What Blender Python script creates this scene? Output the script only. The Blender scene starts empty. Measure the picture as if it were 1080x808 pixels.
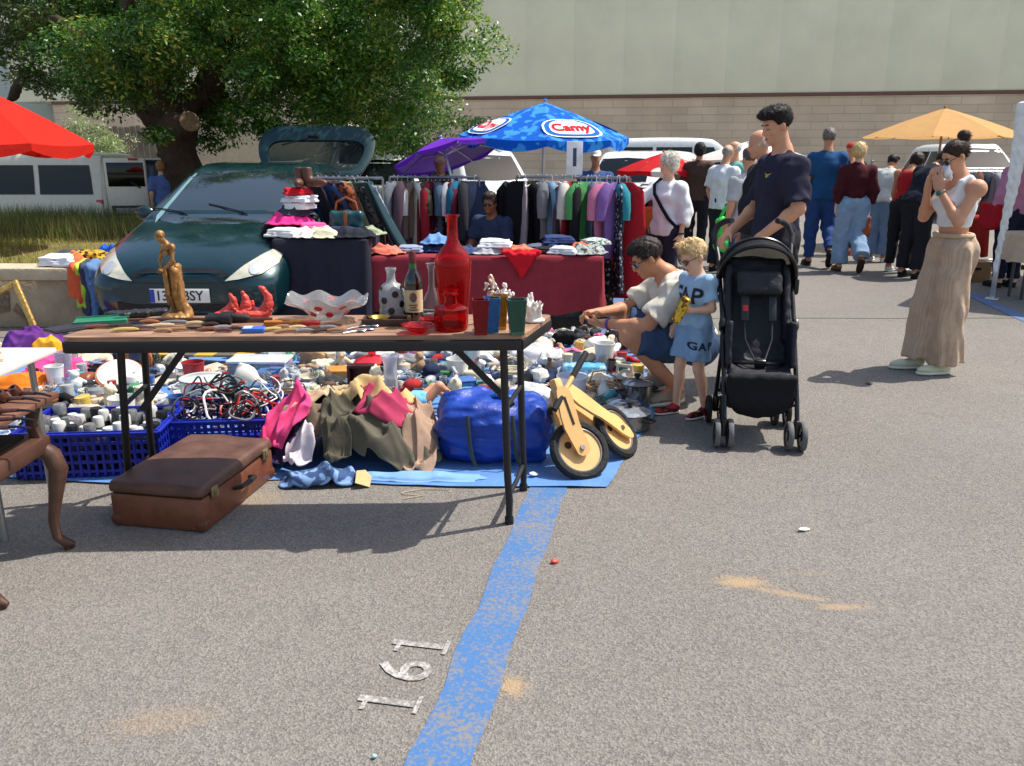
import bpy, bmesh, math, random
import numpy as np
from mathutils import Vector, Matrix, noise
from mathutils.bvhtree import BVHTree
V = Vector
PI = math.pi
rnd = random.Random(7)
scene = bpy.context.scene
C = scene.collection

# ------------------------------------------------------------------ camera, sky, sun, exposure
FPX, PITCH, CAMH = 860.0, math.atan(242/860), 1.5
cd = bpy.data.cameras.new('camera'); cam = bpy.data.objects.new('camera', cd); C.objects.link(cam)
cd.sensor_width = 36; cd.lens = 36*FPX/1080; cd.clip_end = 600; cd.clip_start = .05
cam.location = (0, 0, CAMH); cam.rotation_euler = (PI/2-PITCH, 0, 0); scene.camera = cam

SUN_EL = math.radians(60); SUN_AZ = (1.0, .30)
world = bpy.data.worlds.new('World'); scene.world = world; world.use_nodes = True
wn = world.node_tree; bg = wn.nodes['Background']
sky = wn.nodes.new('ShaderNodeTexSky'); sky.sky_type = 'NISHITA'; sky.sun_disc = False
sky.sun_elevation = SUN_EL; sky.sun_rotation = math.atan2(SUN_AZ[0], SUN_AZ[1])
sky.air_density = 1.3; sky.dust_density = 2.5; sky.ozone_density = 1.0
wn.links.new(sky.outputs[0], bg.inputs['Color']); bg.inputs['Strength'].default_value = .142
sl = bpy.data.lights.new('sun', 'SUN'); sl.energy = 4.75; sl.angle = math.radians(.55); sl.color = (1, .95, .87)
sun = bpy.data.objects.new('sun', sl); C.objects.link(sun)
_l = math.hypot(*SUN_AZ); ce = math.cos(SUN_EL)
sun.rotation_euler = V((-SUN_AZ[0]/_l*ce, -SUN_AZ[1]/_l*ce, -math.sin(SUN_EL))).to_track_quat('-Z', 'Y').to_euler()
sun.location = (20, 6, 30)
scene.view_settings.view_transform = 'Standard'; scene.view_settings.look = 'None'
scene.view_settings.exposure = 0.37; scene.view_settings.gamma = 1.0
scene.view_settings.use_curve_mapping = False
scene.cycles.max_bounces = 8; scene.cycles.transparent_max_bounces = 12

# ------------------------------------------------------------------ photo pixel -> place on the plane z
def ray(px, py):
    dx = (px-540)/FPX; dy = (404-py)/FPX; c, s = math.cos(PITCH), math.sin(PITCH)
    return V((dx, c+dy*s, -s+dy*c))
def P(px, py, z=0.0):
    r = ray(px, py); return V((0, 0, CAMH)) + r*((z-CAMH)/r.z)
def PD(px, py, Y):
    r = ray(px, py); return V((0, 0, CAMH)) + r*(Y/r.y)

# ------------------------------------------------------------------ materials
def lin(c):
    return tuple(((v/255)/12.92 if v/255 <= .04045 else ((v/255+.055)/1.055)**2.4) for v in c)
_mats = {}
def M(col, rough=.6, metal=0.0, var=.12, vs=9.0, bump=0.0, bs=60.0, trans=0.0, alpha=1.0, coat=0.0, pat=None, col2=None,
      ps=20.0, spec=.5, ior=1.45, sheen=0.0, key=None):
    k = (tuple(col), rough, metal, var, vs, bump, bs, trans, alpha, coat, pat, tuple(col2) if col2 else None, ps, spec, ior, sheen)
    if k in _mats: return _mats[k]
    m = bpy.data.materials.new(key or 'surface'); m.use_nodes = True
    nt = m.node_tree; N = nt.nodes; L = nt.links; b = N['Principled BSDF']
    c = lin(col)
    tc = N.new('ShaderNodeTexCoord'); base = None
    def rgb(cc):
        n = N.new('ShaderNodeRGB'); n.outputs[0].default_value = (*cc, 1); return n.outputs[0]
    base = rgb(c)
    if pat:
        c2 = rgb(lin(col2)); fac = None
        if pat == 'stripe':
            w = N.new('ShaderNodeTexWave'); w.inputs['Scale'].default_value = ps; w.bands_direction = 'X'
            w.inputs['Distortion'].default_value = .6; L.new(tc.outputs['Object'], w.inputs['Vector']); fac = w.outputs['Fac']; lo, hi = .45, .55
        elif pat == 'hstripe':
            w = N.new('ShaderNodeTexWave'); w.inputs['Scale'].default_value = ps; w.bands_direction = 'Z'
            w.inputs['Distortion'].default_value = .4; L.new(tc.outputs['Object'], w.inputs['Vector']); fac = w.outputs['Fac']; lo, hi = .45, .55
        elif pat == 'floral':
            w = N.new('ShaderNodeTexNoise'); w.inputs['Scale'].default_value = ps; w.inputs['Detail'].default_value = 1.5
            L.new(tc.outputs['Object'], w.inputs['Vector']); fac = w.outputs['Fac']; lo, hi = .50, .56
        elif pat == 'dots':
            w = N.new('ShaderNodeTexVoronoi'); w.inputs['Scale'].default_value = ps
            L.new(tc.outputs['Object'], w.inputs['Vector']); fac = w.outputs['Distance']; lo, hi = .36, .30
        r = N.new('ShaderNodeMapRange'); r.inputs['From Min'].default_value = lo; r.inputs['From Max'].default_value = hi
        L.new(fac, r.inputs['Value'])
        mx = N.new('ShaderNodeMix'); mx.data_type = 'RGBA'; L.new(r.outputs[0], mx.inputs['Factor'])
        L.new(base, mx.inputs['A']); L.new(c2, mx.inputs['B']); base = mx.outputs['Result']
    if var > 0:
        n = N.new('ShaderNodeTexNoise'); n.inputs['Scale'].default_value = vs; n.inputs['Detail'].default_value = 4
        L.new(tc.outputs['Object'], n.inputs['Vector'])
        mr = N.new('ShaderNodeMapRange'); mr.inputs['From Min'].default_value = .3; mr.inputs['From Max'].default_value = .7
        mr.inputs['To Min'].default_value = 1-var; mr.inputs['To Max'].default_value = 1+var
        L.new(n.outputs['Fac'], mr.inputs['Value'])
        hs = N.new('ShaderNodeHueSaturation'); L.new(mr.outputs[0], hs.inputs['Value']); L.new(base, hs.inputs['Color']); base = hs.outputs[0]
        rr = N.new('ShaderNodeMapRange'); rr.inputs['From Min'].default_value = .3; rr.inputs['From Max'].default_value = .7
        rr.inputs['To Min'].default_value = max(.02, rough-.08); rr.inputs['To Max'].default_value = min(1, rough+.08)
        L.new(n.outputs['Fac'], rr.inputs['Value']); L.new(rr.outputs[0], b.inputs['Roughness'])
    else: b.inputs['Roughness'].default_value = rough
    L.new(base, b.inputs['Base Color'])
    if bump > 0:
        n2 = N.new('ShaderNodeTexNoise'); n2.inputs['Scale'].default_value = bs; n2.inputs['Detail'].default_value = 3
        L.new(tc.outputs['Object'], n2.inputs['Vector'])
        bp = N.new('ShaderNodeBump'); bp.inputs['Strength'].default_value = min(1, bump); bp.inputs['Distance'].default_value = .5/bs
        L.new(n2.outputs['Fac'], bp.inputs['Height']); L.new(bp.outputs[0], b.inputs['Normal'])
    b.inputs['Metallic'].default_value = metal; b.inputs['Transmission Weight'].default_value = trans
    b.inputs['Alpha'].default_value = alpha; b.inputs['Coat Weight'].default_value = coat; b.inputs['Coat Roughness'].default_value = .08
    b.inputs['Specular IOR Level'].default_value = spec; b.inputs['IOR'].default_value = ior
    if sheen: b.inputs['Sheen Weight'].default_value = sheen
    _mats[k] = m; return m
def cloth(col, pat=None, col2=None, ps=20.0, bump=.5, bs=22.0, rough=.9):
    bump, bs = bump*.3, 11.0
    return M(col, rough, var=.10, vs=14, bump=bump, bs=bs, pat=pat, col2=col2, ps=ps, spec=.2, key='fabric')
def sheer(col, pat=None, col2=None, ps=20.0):
    m = M(col, .8, var=.06, vs=4, bump=.15, bs=9, pat=pat, col2=col2, ps=ps, spec=.25, ior=1.46, key='parasol cloth'); nt = m.node_tree; N = nt.nodes; b = N['Principled BSDF']
    if 'Translucent BSDF' not in N:
        t = N.new('ShaderNodeBsdfTranslucent'); x = N.new('ShaderNodeMixShader'); x.inputs[0].default_value = .38; nt.links.new(b.inputs['Base Color'].links[0].from_socket, t.inputs['Color'])
        nt.links.new(b.outputs[0], x.inputs[1]); nt.links.new(t.outputs[0], x.inputs[2]); nt.links.new(x.outputs[0], N['Material Output'].inputs['Surface'])
    return m
def plastic(col, rough=.35): return M(col, rough, var=.06, key='plastic')
def metal(col=(150, 150, 152), rough=.35): return M(col, rough, metal=1.0, var=.08, key='metal')
def glass(col=(240, 245, 245), rough=.02, ior=1.3): return M(col, rough, var=0, trans=1.0, ior=ior, key='glass')
BLACK = M((30, 30, 32), .5, var=.15, key='black paint')
RUBBER = M((26, 26, 27), .8, var=.2, bump=.3, bs=80, key='rubber')
STEEL = metal()

# ------------------------------------------------------------------ objects
def root(name, label=None, cat=None, loc=(0, 0, 0), rz=0.0, group=None, kind=None):
    o = bpy.data.objects.new(name, None); C.objects.link(o); o.location = loc; o.rotation_euler = (0, 0, rz)
    o.empty_display_size = .1
    tag(o, label, cat, group, kind); return o
def tag(o, label=None, cat=None, group=None, kind=None):
    if label: o['label'] = label
    if cat: o['category'] = cat
    if group: o['group'] = group
    if kind: o['kind'] = kind
    return o
def mkobj(name, me, parent=None, loc=None, rz=0.0):
    o = bpy.data.objects.new(name, me); C.objects.link(o)
    if parent: o.parent = parent
    if loc is not None: o.location = loc
    if rz: o.rotation_euler = (0, 0, rz)
    return o
def copy_tree(o, parent=None):
    kids = list(o.children); c = o.copy(); C.objects.link(c)
    if parent: c.parent = parent
    for k in kids: copy_tree(k, c)
    return c
def omat(o, m):                      # a material of this copy's own, on shared mesh data
    o.material_slots[0].link = 'OBJECT'; o.material_slots[0].material = m; return o
def frame(d, up=(0, 0, 1)):
    d = V(d).normalized(); u = V(up)
    if abs(d.dot(u)) > .98: u = V((0, 1, 0))
    x = u.cross(d).normalized(); y = d.cross(x)
    return Matrix((x, y, d)).transposed()
def rot(rx=0, ry=0, rz=0):
    return Matrix.Rotation(rz, 3, 'Z') @ Matrix.Rotation(ry, 3, 'Y') @ Matrix.Rotation(rx, 3, 'X')

class MB:
    """collects shapes that become one mesh"""
    def __init__(s): s.v = []; s.f = []; s.mi = []; s.mat = 0
    def add(s, vs, fs, c=(0, 0, 0), R=None):
        n = len(s.v); c = V(c)
        for p in vs:
            p = V(p)
            if R is not None: p = R @ p
            s.v.append(p+c)
        for f in fs: s.f.append([i+n for i in f]); s.mi.append(s.mat)
        return s
    def box(s, c, size, R=None, bev=0.0):
        x, y, z = size[0]/2, size[1]/2, size[2]/2
        b = min(bev, x*.9, y*.9, z*.9)
        if b <= 0:
            vs = [(i*x, j*y, k*z) for i in (-1, 1) for j in (-1, 1) for k in (-1, 1)]
            return s.add(vs, [(0, 1, 3, 2), (4, 6, 7, 5), (0, 4, 5, 1), (2, 3, 7, 6), (0, 2, 6, 4), (1, 5, 7, 3)], c, R)
        bm = bmesh.new(); bmesh.ops.create_cube(bm, size=1)
        for q in bm.verts: q.co = V((q.co.x*2*x, q.co.y*2*y, q.co.z*2*z))
        bmesh.ops.bevel(bm, geom=bm.edges[:], offset=b, segments=2, affect='EDGES', profile=.5)
        bm.verts.index_update(); vs = [q.co.copy() for q in bm.verts]; fs = [[q.index for q in f.verts] for f in bm.faces]; bm.free()
        return s.add(vs, fs, c, R)
    def lathe(s, prof, n=20, c=(0, 0, 0), R=None, sx=1.0, sy=1.0, close=True):
        vs = []; fs = []
        for r, z in prof:
            for i in range(n):
                a = 2*PI*i/n; vs.append((r*sx*math.cos(a), r*sy*math.sin(a), z))
        for j in range(len(prof)-1):
            for i in range(n):
                a = j*n+i; b = j*n+(i+1) % n; fs.append((a, b, b+n, a+n))
        if close:
            if prof[0][0] > 1e-5: fs.append(tuple(range(n-1, -1, -1)))
            if prof[-1][0] > 1e-5: fs.append(tuple(range((len(prof)-1)*n, len(prof)*n)))
        return s.add(vs, fs, c, R)
    def cyl(s, a, b, r, r2=None, n=12):
        a = V(a); b = V(b); d = b-a
        return s.lathe([(r, 0), (r if r2 is None else r2, d.length)], n, a, frame(d))
    def sphere(s, c, r, n=14, m=8, R=None):
        if isinstance(r, (int, float)): r = (r, r, r)
        vs = [(0, 0, -r[2])]; fs = []
        for j in range(1, m):
            t = -PI/2+PI*j/m
            for i in range(n):
                a = 2*PI*i/n; vs.append((r[0]*math.cos(t)*math.cos(a), r[1]*math.cos(t)*math.sin(a), r[2]*math.sin(t)))
        vs.append((0, 0, r[2])); T = len(vs)-1
        for i in range(n):
            k = (i+1) % n; fs.append((0, 1+k, 1+i)); fs.append((T, T-n+i, T-n+k))
            for j in range(m-2):
                a = 1+j*n; fs.append((a+i, a+k, a+n+k, a+n+i))
        return s.add(vs, fs, c, R)
    def tube(s, pts, r, n=8, closed=False, flat=1.0):
        pts = [V(p) for p in pts]; m = len(pts); rs = r if isinstance(r, (list, tuple)) else [r]*m
        vs = []; fs = []; up = None
        for i, p in enumerate(pts):
            if closed: d = pts[(i+1) % m]-pts[i-1]
            else: d = pts[min(i+1, m-1)]-pts[max(i-1, 0)]
            d.normalize()
            if up is None: up = V((0, 0, 1)) if abs(d.z) < .9 else V((0, 1, 0))
            x = up.cross(d)
            if x.length < 1e-4: x = V((1, 0, 0)).cross(d)
            x.normalize(); y = d.cross(x); up = y
            for k in range(n):
                a = 2*PI*k/n; vs.append(p+x*math.cos(a)*rs[i]+y*math.sin(a)*rs[i]*flat)
        for i in range(m if closed else m-1):
            for k in range(n):
                a = i*n+k; b = i*n+(k+1) % n; o = ((i+1) % m)*n
                fs.append((a, b, o+(k+1) % n, o+k))
        if not closed:
            fs.append(tuple(range(n-1, -1, -1))); fs.append(tuple(range((m-1)*n, m*n)))
        return s.add(vs, fs)
    def prism(s, poly, h, c=(0, 0, 0), R=None):
        n = len(poly); vs = [(x, y, 0) for x, y in poly]+[(x, y, h) for x, y in poly]
        fs = [tuple(range(n-1, -1, -1)), tuple(range(n, 2*n))]+[(i, (i+1) % n, n+(i+1) % n, n+i) for i in range(n)]
        return s.add(vs, fs, c, R)
    def grid(s, rows, closed=False):
        n = len(rows[0]); vs = [p for r in rows for p in r]; fs = []
        for j in range(len(rows)-1):
            for i in range(n if closed else n-1):
                a = j*n+i; b = j*n+(i+1) % n; fs.append((a, b, b+n, a+n))
        return s.add(vs, fs)
    def mesh(s, name, mats, smooth=True, ang=.7):
        me = bpy.data.meshes.new(name)
        me.from_pydata([tuple(p) for p in s.v], [], s.f)
        for m in (mats if isinstance(mats, (list, tuple)) else [mats]): me.materials.append(m)
        if any(s.mi): me.polygons.foreach_set('material_index', s.mi)
        if smooth:
            me.polygons.foreach_set('use_smooth', [True]*len(me.polygons)); me.set_sharp_from_angle(angle=ang)
        me.update(); return me
    def build(s, name, mats, parent=None, loc=None, rz=0.0, smooth=True, ang=.7, recalc=False):
        me = s.mesh(name, mats, smooth, ang)
        if recalc:
            bm = bmesh.new(); bm.from_mesh(me); bmesh.ops.recalc_face_normals(bm, faces=bm.faces); bm.to_mesh(me); bm.free()
        return mkobj(name, me, parent, loc, rz)

# ------------------------------------------------------------------ smooth solids: signed distances turned into one continuous mesh
class Field:
    def __init__(s, lo, hi, h):
        s.lo = np.array(lo, np.float32); s.h = h
        s.n = np.maximum(4, np.ceil((np.array(hi)-np.array(lo))/h).astype(int)+1)
        s.d = np.full(s.n, 1.0, np.float32); s.ax = [s.lo[i]+h*np.arange(s.n[i], dtype=np.float32) for i in range(3)]
    def _sl(s, lo, hi, m):
        a = [max(0, int(math.floor((lo[i]-m-s.lo[i])/s.h))) for i in range(3)]
        b = [min(int(s.n[i]), int(math.ceil((hi[i]+m-s.lo[i])/s.h))+1) for i in range(3)]
        if any(b[i]-a[i] < 1 for i in range(3)): return None
        sl = tuple(slice(a[i], b[i]) for i in range(3))
        X, Y, Z = np.meshgrid(s.ax[0][sl[0]], s.ax[1][sl[1]], s.ax[2][sl[2]], indexing='ij', sparse=True)
        return sl, X, Y, Z
    def _put(s, sl, p, k, op, clips, X, Y, Z):
        for q, n in (clips or ()):
            n = V(n).normalized(); p = np.maximum(p, (X-q[0])*n.x+(Y-q[1])*n.y+(Z-q[2])*n.z)
        d = s.d[sl]
        if op == 's': d = -d
        if k > 0:
            hh = np.maximum(k-np.abs(d-p), 0)/k; r = np.minimum(d, p)-hh*hh*k*.25
        else: r = np.minimum(d, p)
        s.d[sl] = -r if op == 's' else r
    def cap(s, a, b, ra, rb=None, k=.02, op='u', clips=None):
        rb = ra if rb is None else rb; a = V(a); b = V(b); R = max(ra, rb)
        g = s._sl([min(a[i], b[i])-R for i in range(3)], [max(a[i], b[i])+R for i in range(3)], k+2*s.h)
        if not g: return s
        sl, X, Y, Z = g; d = b-a; L2 = max(d.length_squared, 1e-9)
        t = np.clip(((X-a.x)*d.x+(Y-a.y)*d.y+(Z-a.z)*d.z)/L2, 0, 1)
        q = np.sqrt((X-a.x-t*d.x)**2+(Y-a.y-t*d.y)**2+(Z-a.z-t*d.z)**2)-(ra+(rb-ra)*t)
        s._put(sl, q, k, op, clips, X, Y, Z); return s
    def ell(s, c, r, R=None, k=.02, op='u', clips=None):
        c = V(c); m = max(r); g = s._sl([c[i]-m for i in range(3)], [c[i]+m for i in range(3)], k+2*s.h)
        if not g: return s
        sl, X, Y, Z = g; X2, Y2, Z2 = X-c.x, Y-c.y, Z-c.z
        if R is not None:
            W = R.transposed()
            X2, Y2, Z2 = [W[i][0]*X2+W[i][1]*Y2+W[i][2]*Z2 for i in range(3)]
        k0 = np.sqrt((X2/r[0])**2+(Y2/r[1])**2+(Z2/r[2])**2)
        k1 = np.sqrt((X2/r[0]**2)**2+(Y2/r[1]**2)**2+(Z2/r[2]**2)**2)+1e-9
        s._put(sl, k0*(k0-1)/k1, k, op, clips, X, Y, Z); return s
    def box(s, c, hs, rd=.01, R=None, k=.02, op='u', clips=None):
        c = V(c); m = math.sqrt(sum(x*x for x in hs)); g = s._sl([c[i]-m for i in range(3)], [c[i]+m for i in range(3)], k+2*s.h)
        if not g: return s
        sl, X, Y, Z = g; X2, Y2, Z2 = X-c.x, Y-c.y, Z-c.z
        if R is not None:
            W = R.transposed()
            X2, Y2, Z2 = [W[i][0]*X2+W[i][1]*Y2+W[i][2]*Z2 for i in range(3)]
        q = [np.abs(a)-(hs[i]-rd) for i, a in enumerate((X2, Y2, Z2))]
        d = np.sqrt(sum(np.maximum(a, 0)**2 for a in q))+np.minimum(np.maximum(np.maximum(q[0], q[1]), q[2]), 0)-rd
        s._put(sl, d, k, op, clips, X, Y, Z); return s
    def cut(s, p, n):
        n = V(n).normalized(); X, Y, Z = np.meshgrid(*s.ax, indexing='ij', sparse=True)
        s.d = np.maximum(s.d, (X-p[0])*n.x+(Y-p[1])*n.y+(Z-p[2])*n.z).astype(np.float32); return s
    def wrinkle(s, a, wl, seed=0, axis=None):
        r = random.Random(seed); X, Y, Z = np.meshgrid(*s.ax, indexing='ij', sparse=True); w = 0
        for i in range(4):
            v = V((r.uniform(-1, 1), r.uniform(-1, 1), r.uniform(-1, 1)))
            if axis: v = V((v[0]*axis[0], v[1]*axis[1], v[2]*axis[2]))
            v = v.normalized()*(2*PI/(wl*r.uniform(.6, 1.5)))
            w = w+np.sin(X*v.x+Y*v.y+Z*v.z+r.uniform(0, 6)+1.3*np.sin(X*v.y*.6+Y*v.z*.6-Z*v.x*.6))
        s.d = (s.d+a*w/2.2).astype(np.float32); return s
    def mesh(s, name, mats, smooth=1):
        f = s.d.copy()
        for ax in range(3):                      # closed at the border
            sl = [slice(None)]*3
            for e in (0, -1): sl[ax] = e; f[tuple(sl)] = np.maximum(f[tuple(sl)], s.h)
        nx, ny, nz = f.shape; ins = f < 0
        cnt = np.zeros((nx-1, ny-1, nz-1), np.int8); CO = [(i, j, k) for i in (0, 1) for j in (0, 1) for k in (0, 1)]
        for i, j, k in CO: cnt += ins[i:nx-1+i, j:ny-1+j, k:nz-1+k]
        act = np.argwhere((cnt > 0) & (cnt < 8)); n = len(act)
        me = bpy.data.meshes.new(name)
        for m in (mats if isinstance(mats, (list, tuple)) else [mats]): me.materials.append(m)
        if n == 0: return me
        idx = np.full(cnt.shape, -1, np.int32); idx[tuple(act.T)] = np.arange(n)
        val = np.stack([f[act[:, 0]+i, act[:, 1]+j, act[:, 2]+k] for i, j, k in CO], 1)
        co = np.array(CO, np.float32); pos = np.zeros((n, 3), np.float32); w = np.zeros(n, np.float32)
        for a in range(8):
            for b in range(a+1, 8):
                if bin(a ^ b).count('1') != 1: continue
                A, B = val[:, a], val[:, b]; x = (A < 0) != (B < 0)
                t = np.where(x, A/(A-B+1e-12), 0)[:, None]
                pos += np.where(x[:, None], co[a]+(co[b]-co[a])*t, 0); w += x
        pos = (pos/w[:, None]+act)*s.h+s.lo
        quads = []
        for ax in range(3):
            sh = [slice(0, None)]*3
            A = [slice(1, m-1) for m in f.shape]; A[ax] = slice(0, f.shape[ax]-1)
            B = list(A); B[ax] = slice(1, f.shape[ax])
            fa, fb = ins[tuple(A)], ins[tuple(B)]; e = np.argwhere(fa != fb)
            if not len(e): continue
            off = np.ones(3, int); off[ax] = 0; g = e+off; flip = fa[tuple(e.T)]
            o1, o2 = (ax+1) % 3, (ax+2) % 3; q = []
            for d1, d2 in ((-1, -1), (0, -1), (0, 0), (-1, 0)):
                h2 = g.copy(); h2[:, o1] += d1; h2[:, o2] += d2; q.append(idx[tuple(h2.T)])
            q = np.stack(q, 1); q[~flip] = q[~flip][:, ::-1]; quads.append(q)
        q = np.concatenate(quads).astype(np.int32); q = q[(q >= 0).all(1)]
        for _ in range(smooth):
            acc = np.zeros_like(pos); c2 = np.zeros(n, np.float32)
            for i in range(4):
                a, b = q[:, i], q[:, (i+1) % 4]
                for ax in range(3): acc[:, ax] += np.bincount(a, pos[b, ax], n)+np.bincount(b, pos[a, ax], n)
                c2 += np.bincount(a, minlength=n)+np.bincount(b, minlength=n)
            pos = pos*.5+acc/np.maximum(c2, 1)[:, None]*.5
        me.vertices.add(n); me.vertices.foreach_set('co', pos.ravel().astype(np.float32))
        me.loops.add(len(q)*4); me.loops.foreach_set('vertex_index', q.ravel())
        me.polygons.add(len(q)); me.polygons.foreach_set('loop_start', np.arange(0, len(q)*4, 4, dtype=np.int32))
        me.update(calc_edges=True); me.validate()
        me.polygons.foreach_set('use_smooth', [True]*len(me.polygons)); me.update()
        return me
    def build(s, name, mats, parent=None, loc=None, rz=0.0, smooth=1):
        return mkobj(name, s.mesh(name, mats, smooth), parent, loc, rz)

def ridge(o, amp, freq, seed=0, stretch=(1, 1, 1), zero=True):
    """sharp cloth folds pressed into a mesh along its normals"""
    me = o.data if hasattr(o, 'data') else o; n = len(me.vertices)
    if n == 0: return o
    co = np.zeros(n*3, np.float32); me.vertices.foreach_get('co', co); co = co.reshape(-1, 3); no = np.array([v.normal[:] for v in me.vertices], np.float32); off = V((seed*3.1, seed*1.7, seed*.9)); sv = V(stretch)*freq
    d = np.zeros(n, np.float32); nz = noise.noise
    for i in range(n):
        x, y, z = co[i]; q = V((x*sv.x, y*sv.y, z*sv.z))+off; w = nz(q*.7)*.8; q2 = q+V((w, -w, w*.5))
        d[i] = .35-abs(nz(q2))*1.6+.22*(.35-abs(nz(q2*2.3+off))*1.6)
    co = co+no*(d*amp)[:, None]
    if zero: co[:, 2] = np.maximum(co[:, 2], .0)
    me.vertices.foreach_set('co', co.ravel()); me.update(); return o
def text_mb(body, size, depth=.002, fat=0.0):
    """letters as mesh, centred, lying in the XY plane"""
    cu = bpy.data.curves.new('letters', 'FONT'); cu.body = body; cu.size = size; cu.extrude = depth/2; cu.offset = fat
    cu.align_x = 'CENTER'; cu.align_y = 'CENTER'; cu.resolution_u = 3
    o = bpy.data.objects.new('letters', cu); C.objects.link(o)
    me = o.to_mesh(); vs = [v.co.copy() for v in me.vertices]; fs = [list(p.vertices) for p in me.polygons]
    o.to_mesh_clear(); bpy.data.objects.remove(o); bpy.data.curves.remove(cu)
    return vs, fs
def project(bvh, vs, d, off, far=5.0):
    """lay flat points on a body along direction d"""
    out = []; d = V(d).normalized()
    for p in vs:
        h = bvh.ray_cast(V(p)-d*far, d, far*2)
        out.append((h[0]-d*off) if h[0] is not None else None)
    return out
def decal(bvh, poly, axis, off, mat, name, parent, step=.06, th=.004):
    """a patch of given outline in the plane across 'axis' (x: (y,z), y: (x,z)), lying on the body's surface"""
    bm = bmesh.new(); vv = [bm.verts.new((a, b, 0)) for a, b in poly]; bm.faces.new(vv)
    xs = [p[0] for p in poly]; ys = [p[1] for p in poly]
    for ax, (lo, hi) in enumerate(((min(xs), max(xs)), (min(ys), max(ys)))):
        n = max(1, int((hi-lo)/step))
        for i in range(1, n):
            c = lo+(hi-lo)*i/n; pl = (c, 0, 0) if ax == 0 else (0, c, 0); no = (1, 0, 0) if ax == 0 else (0, 1, 0)
            bmesh.ops.bisect_plane(bm, geom=bm.verts[:]+bm.edges[:]+bm.faces[:], plane_co=pl, plane_no=no)
    bm.verts.index_update()
    d = V(axis); pts = []
    for v in bm.verts: pts.append(V((0, v.co.x, v.co.y)) if abs(d.x) > .5 else V((v.co.x, 0, v.co.y)))
    pr = project(bvh, pts, d, off); fs = [[v.index for v in f.verts] for f in bm.faces]; bm.free()
    ok = [p for p in pr if p is not None]
    if not ok: return None
    mb = MB(); fs2 = [f for f in fs if all(pr[i] is not None for i in f)]
    pr = [p if p is not None else V((0, 0, 0)) for p in pr]
    mb.add(pr, fs2)
    me = mb.mesh(name, mat)
    bm = bmesh.new(); bm.from_mesh(me); bmesh.ops.delete(bm, geom=[v for v in bm.verts if not v.link_faces], context='VERTS')
    bmesh.ops.recalc_face_normals(bm, faces=bm.faces)
    if sum((f.normal.dot(d)*f.calc_area() for f in bm.faces)) > 0: bmesh.ops.reverse_faces(bm, faces=bm.faces)
    bm.to_mesh(me); bm.free()
    o = mkobj(name, me, parent)
    return o
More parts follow.
